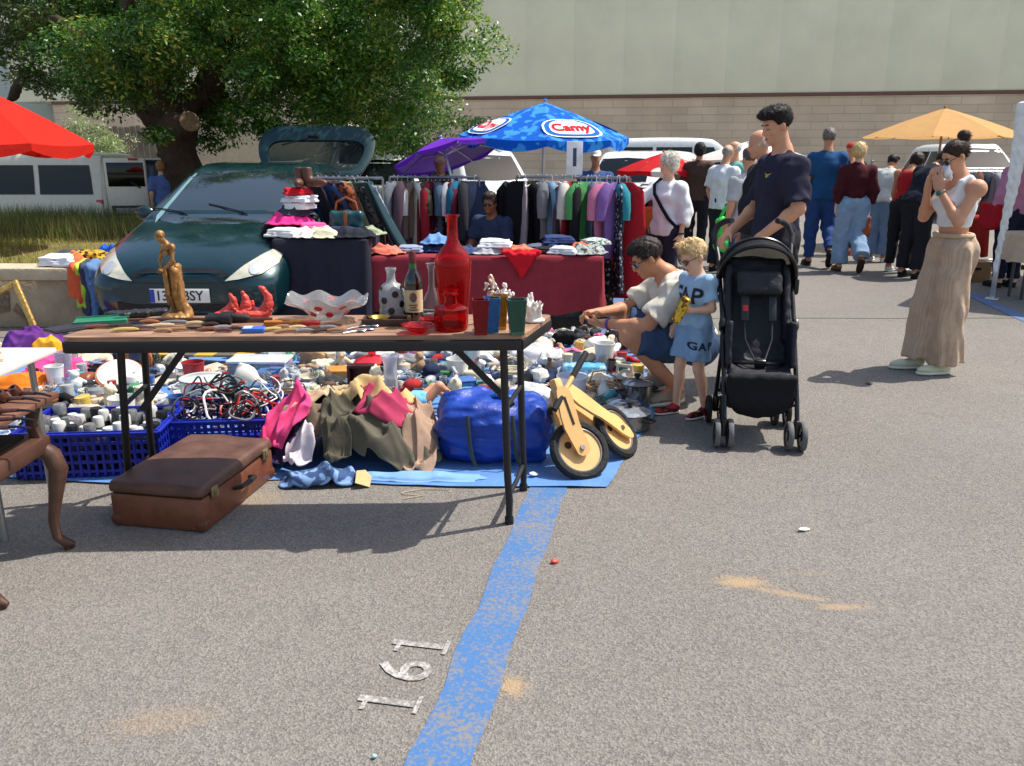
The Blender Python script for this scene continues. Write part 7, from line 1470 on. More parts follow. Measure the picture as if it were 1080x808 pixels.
for px, py, sc, cn, lab in ((292, 343.5, 1, (176, 106, 44), 'orange wooden pipe case behind the yellow knife'), (312, 343, 1.1, (190, 122, 52), 'long orange wooden case right of the blue box'), (328, 344, .7, (188, 40, 46), 'small red tin among the wooden cases')):
    o = onT('wooden_case', lab, 'case', px, py, rnd.uniform(-.2, .3)); m = MB(); m.box((0, 0, .011), (.10*sc, .035, .020), None, .006); m.build('case_body', M(cn, .35, var=.2, vs=30), o); m = MB(); m.box((0, 0, .0122), (.101*sc, .0356, .0015)); m.build('seam', M((60, 40, 26), .6), o)
for i, (px, py, a) in enumerate(((372, 347.5, .9), (381, 346, .3), (388, 347.5, 1.3), (366, 351, .2), (377, 350.5, .6))):
    o = onT('spoon', 'silver spoon in the small heap left of the red dish', 'spoon', px, py, a, 'silver spoons in a heap'); m = MB(); m.tube([(-.06, 0, .004), (0, 0, .007), (.04, 0, .006)], [.0045, .003, .003], 6, False, .5); m.build('stem', metal((196, 196, 198), .2), o); m = MB(); m.sphere((.055, 0, .006), (.02, .013, .005), 12, 6); m.build('bowl', metal((196, 196, 198), .2), o)

# ================================================================== LEFT FOREGROUND: antique chair with a board of pipes, white table
DW = M((78, 52, 40), .5, var=.25, vs=12, bump=.15, bs=60, coat=.15, key='dark old wood')
ch = root('antique_chair', 'dark carved wooden chair with curved legs at the left edge', 'chair', (-2.05, 2.69, 0)); 
for x, y, nm in ((.28, -.21, 1), (.28, .21, 1), (-.30, -.21, 1), (-.30, .21, 1)):
    d = 1 if x > 0 else -1; m = MB(); e = .02 if y > 0 else -.0
    pts = [(x-.01*d, y, .43), (x+.020*d, y+e*.3, .40), (x+.035*d, y+e*.6, .34), (x+.018*d, y, .24), (x-.008*d, y, .13), (x-.004*d, y, .06), (x+.022*d, y+e, .022), (x+.045*d, y+e*1.5, .014)]
    m.tube(pts, [.030, .036, .036, .026, .019, .018, .020, .010], 10); m.cyl((x+.02*d, y+e, 0), (x+.02*d, y+e, .025), .016); m.build('leg', DW, ch)
m = MB(); m.box((0, 0, .445), (.60, .47, .065), None, .012); m.build('seat_frame', DW, ch); m = MB(); m.box((-.02, 0, .482), (.50, .38, .02), None, .008); m.build('seat_pad', M((36, 30, 28), .8), ch)
for y in (-.19, .20): m = MB(); m.tube([(.27, y, .47), (.255, y, .53), (.275, y, .605)], [.028, .022, .028], 8, False, .8); m.build('arm_post', DW, ch)
for y in (-.19, .20): m = MB(); m.tube([(-.31, y, .46), (-.33, y, .8), (-.38, y, 1.0)], .022, 8); m.build('back_post', DW, ch)
m = MB(); m.box((-.36, 0, .92), (.03, .4, .12), rot(0, -.2), .01); m.build('back_rail', DW, ch)
bo = root('board', 'brown wooden board resting across the chair arms under the pipes', 'board', (-1.99, 2.72, .607)); m = MB(); m.box((0, 0, .012), (.54, .50, .022), rot(0, 0, .0), .004); m.build('plank', M((112, 76, 58), .45, var=.2, vs=6), bo)
PM_ = M((80, 46, 36), .3, var=.25, vs=30, coat=.5, key='briar')
for i, (px, py, a, lab) in enumerate(((20, 424, -.15, 'largest briar pipe at the far edge of the board'), (14, 437, .0, 'second briar pipe from the far edge of the board'), (9, 446, .05, 'third briar pipe from the far edge of the board'), (4, 455, .1, 'nearest briar pipe on the board'), (33, 418.5, -.2, 'small pipe with reddish bowl beyond the largest one'))):
    q = P(px, py, .632); o = root('tobacco_pipe', lab, 'pipe', (q.x, q.y, .631), a, 'tobacco pipes on the board'); m = MB(); m.lathe([(.0, .0), (.012, .001), (.019, .012), (.020, .03), (.017, .044), (.012, .044), (.012, .015), (0, .012)], 14, (-.05, 0, .002), rot(.5, -.2)); m.tube([(-.05, 0, .012), (-.02, 0, .014), (.02, 0, .016)], [.011, .008, .007], 8); m.build('bowl', PM_, o)
    m = MB(); m.tube([(.018, 0, .016), (.05, 0, .015), (.085, 0, .008)], [.0075, .006, .005], 8, False, .7); m.build('stem', M((20, 19, 20), .25), o)
wt = root('white_table', 'small white topped table carrying porcelain figures at the left edge', 'table', (-2.38, 3.17, 0)); m = MB(); m.box((0, 0, .69), (.86, .46, .022), None, .004); m.build('table_top', M((226, 222, 214), .5, var=.05), wt)
for sx in (1, -1):
    for sy in (1, -1): m = MB(); m.cyl((sx*.34, sy*.18, 0), (sx*.34, sy*.18, .68), .014); m.build('leg', metal((180, 180, 178), .5), wt)
for i, (x, y, h, mt, lab) in enumerate(((-2.05, 3.16, .10, PORC, 'small gilt figurine nearest the corner of the white table'), (-2.11, 3.22, .13, PORC, 'gilt figurine second from the corner of the white table'), (-2.2, 3.18, .16, M((150, 96, 60), .3, coat=.5), 'brown glazed figurine on the white table'), (-2.08, 3.04, .07, PORW, 'tiny white figurine near the front of the white table'))): figurine(0, 0, h, mt, lab, 20+i, .7015, (x, y))
fr = root('picture_frame', 'empty gilded picture frame leaning on the retaining wall', 'picture frame', (PD(8, 330, 6.85).x, 6.80, 0), .15); GM2 = M((196, 156, 84), .4, metal=.4, var=.25, vs=40, bump=.6, bs=60)
Rf = rot(-.30, -.45, 0); fr.rotation_euler.z = 0; fr.location = PD(15, 296, 6.86)-Rf @ V((.25, 0, .62))
for c, sz in (((-.25, 0, .31), (.05, .03, .62)), ((.25, 0, .31), (.05, .03, .62)), ((0, 0, .595), (.45, .03, .05)), ((0, 0, .025), (.45, .03, .05))): m = MB(); m.box(Rf @ V(c), sz, Rf, .008); m.build('frame_side', GM2, fr)

# ================================================================== CASE, CRATES, BAG AND HEAPED CLOTHES UNDER THE TABLE
c0, c1, c2 = P(107, 561), P(217, 563), P(290, 503); ax = (c2-c1); ang = math.atan2(ax.y, ax.x)-PI/2; Lc = ax.length; Wc = (c1-c0).length*.97; ctr = c1+ax/2+V((-math.cos(ang), -math.sin(ang), 0))*Wc/2
sc_ = root('suitcase', 'old brown leather suitcase lying flat under the folding table', 'suitcase', (ctr.x, ctr.y, 0), ang); LE = M((114, 67, 45), .45, var=.22, vs=14, bump=.2, bs=70, coat=.1, key='old leather'); LE2 = M((92, 64, 52), .5, var=.25, vs=10, bump=.2, bs=70, key='worn leather')
m = MB(); m.box((0, 0, .075), (Wc, Lc, .148), None, .018); m.build('case_body', LE, sc_)
F = Field((-Wc/2-.02, -Lc/2-.02, .14), (Wc/2+.02, Lc/2+.02, .24), .009); F.box((0, 0, .165), (Wc/2+.004, Lc/2+.004, .036), .025, None, .0).ell((0, 0, .185), (Wc*.42, Lc*.42, .022), None, .03).wrinkle(.0015, .2, 3); F.cut((0, 0, .152), (0, 0, -1)); F.build('lid', LE2, sc_)
BRS = M((150, 136, 104), .4, metal=.8, var=.2)
for y in (-Lc*.36, Lc*.36): m = MB(); m.box((Wc/2+.006, y, .15), (.012, .05, .05), None, .004); m.box((Wc/2+.013, y, .155), (.008, .022, .030), None, .003); m.build('latch', BRS, sc_)
m = MB(); m.tube([(Wc/2+.004, -.07, .10), (Wc/2+.035, -.06, .105), (Wc/2+.042, 0, .108), (Wc/2+.035, .06, .105), (Wc/2+.004, .07, .10)], [.009, .010, .013, .010, .009], 8); m.build('handle', M((30, 24, 22), .5), sc_)
for sx in (1, -1):
    for sy in (1, -1): m = MB(); m.box((sx*(Wc/2-.02), sy*(Lc/2-.02), .03), (.052, .052, .05), None, .016); m.build('corner_cap', M((96, 54, 36), .5), sc_)
CRB = M((24, 38, 150), .4, var=.06, key='blue crate plastic')
def crate(name, label, c, rz, w, d, h):
    t = root(name, label, 'crate', (c.x, c.y, .008), rz); m = MB(); m.box((0, 0, .006), (w-.01, d-.01, .012)); m.build('crate_floor', CRB, t)
    for ln, dep, R_, off in ((w, d, 0, -d/2), (w, d, PI, -d/2), (d, w, PI/2, -w/2), (d, w, -PI/2, -w/2)):
        m = MB(); n = int(ln/.035)
        for i in range(n+1): m.box((-ln/2+ln*i/n, off, h/2), (.012, .012, h))
        for z in np.linspace(.03, h-.01, 5): m.box((0, off+.001, z), (ln, .010, .014 if z < h-.02 else .030))
        m.box((0, off-.006, h-.006), (ln+.02, .028, .012), None, .003); vs = m.v; Rz = rot(0, 0, R_); m.v = [Rz @ p for p in vs]; m.build('crate_side', CRB, t)
    return t
p0, p1 = P(30, 507), P(153, 503); cc = (p0+p1)/2+V((0, .20, 0)); W1_ = (p1-p0).length; C1 = crate('plastic_crate', 'blue plastic crate packed with camera lenses and film cans', cc, math.atan2(p1.y-p0.y, p1.x-p0.x), W1_+.12, .40, .225)
r = random.Random(4); LENSM = [M((24, 24, 26), .4), M((196, 196, 192), .4), M((150, 150, 150), .3, metal=.6), M((60, 64, 66), .4)]
a0 = C1.rotation_euler.z; k = 0; spots = []
for ix in range(9):
    for iy in range(6):
        x, y = -.27+ix*.068+r.uniform(-.01, .01), -.155+iy*.062+r.uniform(-.008, .008); h = r.uniform(.17, .255); R_ = r.uniform(.022, .031); o = root('film_can', None, 'can', (cc.x+x*math.cos(a0)-y*math.sin(a0), cc.y+x*math.sin(a0)+y*math.cos(a0), .022), r.uniform(0, 6), 'lenses and cans in the blue crate'); cap = r.choice([1, 1, 2, 0, 3])
        m = MB(); m.lathe([(R_, 0), (R_, h*.78), (R_*.96, h*.79)], 14, (0, 0, 0)); m.build('barrel', LENSM[r.choice([0, 0, 0, 3, 3])], o); m = MB(); m.lathe([(R_*1.03, h*.79), (R_*1.03, h*.97), (R_*.9, h), (R_*.3, h), (0, h*.995)], 14, (0, 0, 0)); m.build('cap', LENSM[cap], o)
        o['label'] = {1: 'dark can with a white cap standing in the blue lens crate', 2: 'dark can with a silver cap standing in the blue lens crate', 0: 'dark can with a black cap standing in the blue lens crate', 3: 'dark can with a grey cap standing in the blue lens crate'}[cap]
p0, p1 = P(172, 494), P(300, 480); cc = (p0+p1)/2+V((-.02, .21, 0)); C2 = crate('plastic_crate', 'blue plastic crate overflowing with tangled cables', cc, .10, .60, .40, .21)
r = random.Random(11); CN = [('black', (22, 22, 24), 24), ('white', (220, 218, 214), 5), ('red', (180, 40, 40), 4), ('grey', (120, 120, 122), 6)]
for cn, col, num in CN:
    for i in range(num):
        o = mkobj('cable', None, None); c = V((cc.x+r.uniform(-.22, .20), cc.y+r.uniform(-.13, .15), .20+r.uniform(-.02, .03))); R_ = rot(r.uniform(-1.0, 1.0), r.uniform(-1.0, 1.0), r.uniform(0, 6)); rad = r.uniform(.05, .10); ph = r.uniform(0, 6); turns = r.choice([1, 1.5, 2.2]); m = MB()
        pts = [c+R_ @ V((rad*math.cos(a)*(1+.12*math.sin(2*a+ph)), rad*.8*math.sin(a)*(1+.15*math.cos(3*a)), .012*a+.02*math.sin(a*1.7+ph))) for a in np.linspace(0, 2*PI*turns, int(22*turns))]; m.tube(pts, r.choice([.004, .005, .006]), 5)
        me = m.mesh('cable', plastic(col)); o.data = None if False else None; bpy.data.objects.remove(o); o = mkobj('cable', me); tag(o, '%s cable tangled in the blue crate behind the suitcase' % cn, 'cable', 'tangled cables in the crate')
# rumpled things
def crumple(name, label, cat, px, py, Y, size, col, seed, rz=0.0, z=None, folds=9, wr=.008, pat=None, c2=None, grp=None, mat=None, h=.010, tilt=0):
    q = PD(px, py, Y); zc = 0.0 if z is None else z; sx, sy, sz = size; hp_ = grp == 'clothes heaped before the tarp'; ca, sa = math.cos(rz), math.sin(rz)
    def H(x, y):
        if not hp_: return sz*.72*max(0, 1-(x/sx/.95)**2-(y/sy/.95)**2)**.5
        X, Y_ = q.x+x*ca-y*sa-HC.x, Y+x*sa+y*ca-HC.y; return .235*max(0, 1-abs(X/.44)**2.6-abs(Y_/.27)**2.6)**.6+.09*noise.noise(V((X*5.5, Y_*5.5, 3)))+seed*.0035+zc*.25
    me = sheet(name, sx*(1.05 if hp_ else 1.08), sy*1.1, H, seed, mat or cloth(col, pat, c2, 24), (.055 if hp_ else min(.035, sz*.3)), 42 if sx > .12 else 55)
    o = mkobj(name, me, None, (q.x, Y, .006 if hp_ else zc+.006), rz); tag(o, label, cat, grp); return o
HC = (PD(300, 470, 3.93)+PD(452, 470, 3.93))/2
HG = 'clothes heaped before the tarp'
for nm, lab, cat, px, Y, size, col, seed, rz, z in (('coat', 'chocolate coat filling the back of the heap', 'coat', 390, 4.12, (.30, .14, .16), (84, 66, 60), 1, .1, 0), ('trousers', 'brown grey trousers under the beige ones in the heap', 'trousers', 345, 3.98, (.26, .20, .14), (112, 96, 80), 2, -.2, 0), ('trousers', 'dark olive trousers at the bottom of the heap', 'trousers', 412, 3.78, (.24, .11, .11), (92, 88, 76), 3, .05, 0),
        ('skirt', 'plum skirt between pink top and suitcase', 'skirt', 290, 3.84, (.16, .13, .11), (58, 46, 84), 4, .2, 0), ('trousers', 'beige trousers draped over the top of the heap', 'trousers', 328, 4.04, (.21, .17, .17), (190, 168, 134), 13, .5, .08), ('jacket', 'tan jacket folded on the heap left of the blue bag', 'jacket', 398, 4.06, (.20, .17, .17), (196, 164, 114), 14, -.2, .06), ('trousers', 'grey green trousers hanging down the middle of the heap', 'trousers', 360, 3.84, (.075, .20, .24), (84, 80, 68), 16, .1, .0),
        ('jacket', 'pale brown jacket at the right end of the heap by the blue bag', 'jacket', 446, 3.86, (.09, .20, .27), (164, 136, 116), 9, .1, .03), ('jumper', 'deep rose jumper across the front of the heap', 'jumper', 412, 3.90, (.15, .12, .17), (164, 58, 88), 10, .1, .06), ('top', 'bright pink top in the heap beside the suitcase', 'clothing', 304, 3.88, (.14, .14, .16), (222, 74, 128), 17, .3, .08), ('shirt', 'white shirt corner peeping from under the pink top', 'shirt', 312, 3.70, (.07, .06, .06), (214, 204, 212), 12, .6, -.05)):
    crumple(nm, lab, cat, px, 470, Y, size, col, seed, rz, z, grp=HG)
crumple('denim_bundle', 'pale and navy blue garment lying on the asphalt before the heap', 'clothing', 340, 510, 3.58, (.17, .08, .085), (62, 84, 124), 21, .1, 0, pat='floral', c2=(122, 154, 200)); crumple('cloth', 'light blue sheet edge trailing on the ground before the blue bag', 'cloth', 440, 510, 3.63, (.30, .055, .025), (120, 160, 210), 22, -.03, 0)
m = MB(); q = P(383, 512); m.prism([(-.05, -.03), (.02, -.05), (.05, .02), (.03, .06), (-.02, .05)], .004, (0, 0, .025), rot(.5, .3, .3)); o = m.build('card_scrap', M((196, 160, 112), .8), None, (q.x, q.y, .006), .3, smooth=False); tag(o, 'torn brown card scrap beside the blue garment bundle', 'card scrap')
bg_ = root('storage_bag', 'large bulging blue woven plastic bag behind the right table leg', 'bag', (PD(520, 470, 3.95).x, 3.97, .006)); F = Field((-.34, -.26, -.01), (.34, .26, .40), .011); F.box((0, 0, .15), (.275, .18, .145), .07, None, .01).ell((.02, -.05, .13), (.285, .17, .13), None, .05).ell((-.1, 0, .28), (.15, .14, .05), None, .06)
F.wrinkle(.010, .20, 5).wrinkle(.006, .07, 8, (.4, 1, 2)); F.cut((0, 0, 0), (0, 0, -1)); ridge(F.build('bag_body', M((20, 58, 150), .42, var=.2, vs=10, bump=.3, bs=30, key='woven plastic'), bg_), .022, 7, 3, (.35, 1, 1.6))
for x in (-.12, .10): m = MB(); m.tube([(x, -.21, .27), (x+.01, -.24, .16), (x+.02, -.23, .07), (x+.04, -.235, .02)], .010, 6, False, .4); m.build('strap', M((52, 58, 52), .6), bg_)
m = MB(); m.tube([(-.05, -.02, .30), (.02, -.06, .335), (.10, -.03, .31)], .012, 6); m.build('handle', M((44, 120, 200), .5), bg_)
# ================================================================== THE TARP AND EVERYTHING SPREAD ON IT
tarp_px = [(-60, 500), (120, 512), (300, 507), (470, 515), (640, 515), (668, 470), (690, 440), (684, 400), (662, 354), (400, 352), (100, 356), (-60, 372)]
TP = [P(*q) for q in tarp_px]; xs = [q.x for q in TP]; ys = [q.y for q in TP]
def inside(x, y):
    c = False; n = len(TP)
    for i in range(n):
        a, b = TP[i], TP[i-1]
        if (a.y > y) != (b.y > y) and x < (b.x-a.x)*(y-a.y)/(b.y-a.y)+a.x: c = not c
    return c
bm = bmesh.new(); bm.faces.new([bm.verts.new((q.x, q.y, 0)) for q in TP])
for ax, lo, hi in ((0, min(xs), max(xs)), (1, min(ys), max(ys))):
    for i in range(1, 46): c = lo+(hi-lo)*i/46; bmesh.ops.bisect_plane(bm, geom=bm.verts[:]+bm.edges[:]+bm.faces[:], plane_co=(c, 0, 0) if ax == 0 else (0, c, 0), plane_no=(1, 0, 0) if ax == 0 else (0, 1, 0))
for v in bm.verts: v.co.z = .006+.010*max(0, noise.noise(v.co*3.2)+.2)+.006*max(0, noise.noise(v.co*9)); v.co.x += .012*noise.noise(v.co*4+V((3, 0, 0))); v.co.y += .012*noise.noise(v.co*4+V((0, 7, 0)))
me = bpy.data.meshes.new('tarpaulin'); bm.to_mesh(me); bm.free(); me.materials.append(M((92, 134, 190), .5, var=.15, vs=3, bump=.3, bs=30, key='blue tarpaulin'))
me.polygons.foreach_set('use_smooth', [True]*len(me.polygons)); tag(mkobj('tarpaulin', me), 'light blue plastic tarpaulin spread on the asphalt under the bric-a-brac', 'tarpaulin')

COL = dict(white=(226, 224, 218), black=(26, 26, 28), grey=(128, 128, 128), silver=(176, 178, 180), red=(190, 34, 38), pink=(224, 96, 146), orange=(224, 122, 40), yellow=(222, 186, 60), green=(58, 140, 80), mint=(130, 196, 160), teal=(30, 110, 116), blue=(44, 96, 180), navy=(34, 44, 80), purple=(104, 56, 132), brown=(106, 70, 48), tan=(178, 138, 96), cream=(220, 206, 170), beige=(196, 176, 148), maroon=(100, 28, 38), turquoise=(60, 176, 186), charcoal=(58, 58, 62), olive=(104, 100, 60), lilac=(176, 152, 204), coral=(226, 116, 92))
def lathe_me(nm, prof, n=20): m = MB(); m.lathe(prof, n); return m.mesh(nm, STEEL)
def sdf_me(nm, fn, lo, hi, h, rg=None):
    F = Field(lo, hi, h); fn(F); F.cut((0, 0, 0), (0, 0, -1)); me = F.mesh(nm, STEEL); 
    return ridge(me, *rg) if rg else me
def mb_me(nm, fn, ang=.7): m = MB(); fn(m); return m.mesh(nm, STEEL, True, ang)
def shoe(F): F.ell((0, -.07, .03), (.037, .06, .045), None, .02).ell((0, .06, .024), (.042, .085, .030), None, .03).ell((0, -.02, .05), (.034, .06, .035), None, .03).ell((0, -.05, .085), (.024, .035, .03), None, .006, 's')
def pan(m): m.lathe([(.10, 0), (.118, .01), (.125, .045), (.122, .045), (.113, .012), (0, .008)], 24); m.box((.21, 0, .04), (.18, .024, .014), None, .005)
def mug(m): m.lathe([(.036, 0), (.040, .005), (.041, .095), (.037, .095), (.036, .01), (0, .008)], 20); m.tube([(.038, 0, .075), (.066, 0, .072), (.068, 0, .035), (.038, 0, .022)], .006, 6)
def cam_(m): m.box((0, 0, .045), (.13, .05, .08), None, .01); m.lathe([(.032, 0), (.033, .04), (.028, .045), (.024, .04), (0, .035)], 18, (.01, -.025, .045), rot(PI/2)); m.box((0, 0, .09), (.05, .04, .02), None, .006)
def phone(m): m.box((0, 0, .012), (.055, .15, .022), None, .008); m.box((0, .03, .0235), (.04, .05, .003)); [m.box((x*.013, -.02-y*.014, .024), (.009, .009, .004)) for x in (-1, 0, 1) for y in range(4)]
def toycar(m): m.box((0, 0, .028), (.07, .16, .03), None, .012); m.box((0, -.005, .052), (.058, .08, .03), None, .012); [m.lathe([(.018, -.008), (.018, .008)], 12, (x*.034, y*.048, .018), rot(0, PI/2)) for x in (-1, 1) for y in (-1, 1)]
def teddy(F): F.ell((0, 0, .07), (.06, .05, .07), None, .02).ell((0, .01, .165), (.05, .045, .048), None, .015).ell((0, .05, .155), (.02, .02, .016), None, .01); [F.ell((s*.04, 0, .205), (.018, .01, .018), None, .008).cap((s*.045, .02, .10), (s*.095, .04, .06), .022, .018, .01).cap((s*.03, .03, .025), (s*.05, .10, .022), .026, .022, .01) for s in (1, -1)]; F.wrinkle(.002, .03, 2)
def doll(F): F.ell((0, -.05, .03), (.035, .055, .028), None, .015).ell((0, .05, .035), (.035, .04, .034), None, .01); [F.cap((s*.03, -.02, .03), (s*.09, -.05, .02), .013, .009, .01).cap((s*.018, -.09, .02), (s*.035, -.19, .014), .017, .012, .01) for s in (1, -1)]
def coil(m): m.tube([((.07+.006*math.sin(a*3))*math.cos(a), (.06+.005*math.cos(a*2.3))*math.sin(a), .006+.006*(a/6.28)+.003*math.sin(a*5)) for a in np.linspace(0, 2*PI*3.4, 70)], .0055, 5)
def ring(m): m.lathe([(.05, 0), (.07, 0), (.07, .035), (.05, .035), (.05, 0)], 24, close=False)
def basket(m):
    for i in range(5): m.tube([((.10+.012*i)*math.cos(a), (.08+.01*i)*math.sin(a), .01+i*.02) for a in np.linspace(0, 2*PI, 24, endpoint=False)], .009, 6, True)
    m.lathe([(0, .002), (.1, .004)], 20, sy=.8, close=False); m.tube([(-.145, 0, .09), (-.11, 0, .18), (0, 0, .215), (.11, 0, .18), (.145, 0, .09)], .007, 6)
def book(m): m.box((0, 0, .004), (.15, .21, .006)); m.box((.003, 0, .018), (.142, .200, .022)); m.box((0, 0, .032), (.15, .21, .006)); m.box((-.073, 0, .018), (.006, .21, .034))
def remote(m): m.box((0, 0, .010), (.045, .17, .018), None, .006); [m.box((x*.012, -.05+y*.018, .0195), (.008, .010, .004)) for x in (-1, 0, 1) for y in range(6)]
def iron(F): F.ell((0, 0, .02), (.05, .11, .02), None, .01).ell((0, -.03, .045), (.04, .07, .04), None, .02).cap((0, -.09, .06), (0, -.07, .12), .014, None, .015).cap((0, -.07, .12), (0, .05, .115), .016, .014, .015).cap((0, .05, .115), (0, .06, .05), .012, None, .015)
def dryer(m): m.lathe([(.03, -.09), (.04, -.08), (.045, 0), (.032, .05), (.03, .09), (.026, .09), (0, .06)], 18, (0, 0, .045), rot(PI/2, 0, 0)); m.tube([(.02, 0, .04), (.10, -.02, .03), (.14, -.025, .022)], [.022, .02, .016], 8)
def teapot(m): m.lathe([(.04, 0), (.06, .01), (.075, .05), (.06, .09), (.03, .105), (.012, .11), (.014, .125), (0, .13)], 22); m.tube([(.06, 0, .04), (.10, 0, .06), (.125, 0, .10)], [.016, .012, .008], 8); m.tube([(-.06, 0, .085), (-.11, 0, .085), (-.11, 0, .04), (-.065, 0, .03)], .007, 6)
def bin_(m): m.lathe([(.07, 0), (.085, .16), (.088, .16), (.088, .17), (.082, .17), (.068, .01), (0, .008)], 22)
def tub(m): m.box((0, 0, .05), (.24, .17, .10), None, .012); m.box((0, 0, .105), (.25, .18, .012), None, .005)
def wires(m):
    r = random.Random(3)
    for k in range(5): m.tube([(r.uniform(-.03, .03)+.09*math.cos(a+k)*(1+.2*math.sin(a*2+k)), .07*math.sin(a*1.1+k), .008+.02*abs(math.sin(a+k))) for a in np.linspace(0, 5.5, 22)], .004, 5)
def specs(m): [m.tube([(s*.033+.024*math.cos(a), 0, .022+.018*math.sin(a)) for a in np.linspace(0, 2*PI, 16, endpoint=False)], .004, 6, True) for s in (1, -1)]; m.tube([(-.01, 0, .026), (.01, 0, .026)], .003, 5); [m.tube([(s*.058, 0, .03), (s*.06, .09, .025), (s*.055, .13, .01)], .003, 5) for s in (1, -1)]
def tool(m): m.tube([(-.10, 0, .014), (-.02, 0, .015)], [.012, .014], 8); m.tube([(-.02, 0, .014), (.11, 0, .010)], [.005, .004], 6)
def clock(m): m.lathe([(.08, 0), (.09, .01), (.09, .03), (.08, .038), (.074, .03), (0, .03)], 26); m.box((.02, 0, .032), (.05, .005, .003)); m.box((0, .018, .032), (.005, .04, .003))
def board_(m): m.box((0, 0, .012), (.30, .20, .022), None, .005)
def cushion(F): F.box((0, 0, .055), (.15, .12, .04), .04, None, .01)
def bagf(F): F.box((0, 0, .07), (.13, .07, .07), .05, None, .01).ell((0, 0, .11), (.11, .05, .05), None, .05)
def rag(F): F.ell((0, 0, .03), (.14, .10, .05), None, .02).cap((-.1, .05, .03), (.1, -.06, .05), .05, .04, .04)
def hat(F): F.ell((0, 0, .01), (.13, .12, .012), None, .01).ell((0, 0, .05), (.075, .085, .065), None, .015)
def lens_(m): m.lathe([(.034, 0), (.036, .01), (.036, .03), (.033, .032), (.033, .06), (.037, .062), (.037, .085), (.033, .087), (.028, .08), (0, .078)], 20)
def tray_(m): m.box((0, 0, .006), (.28, .19, .01), None, .003); [m.box((s*.137, 0, .015), (.008, .19, .022)) for s in (1, -1)]; [m.box((0, s*.092, .015), (.28, .008, .022)) for s in (1, -1)]
B6 = ((-.3, -.3, -.02), (.3, .3, .3))
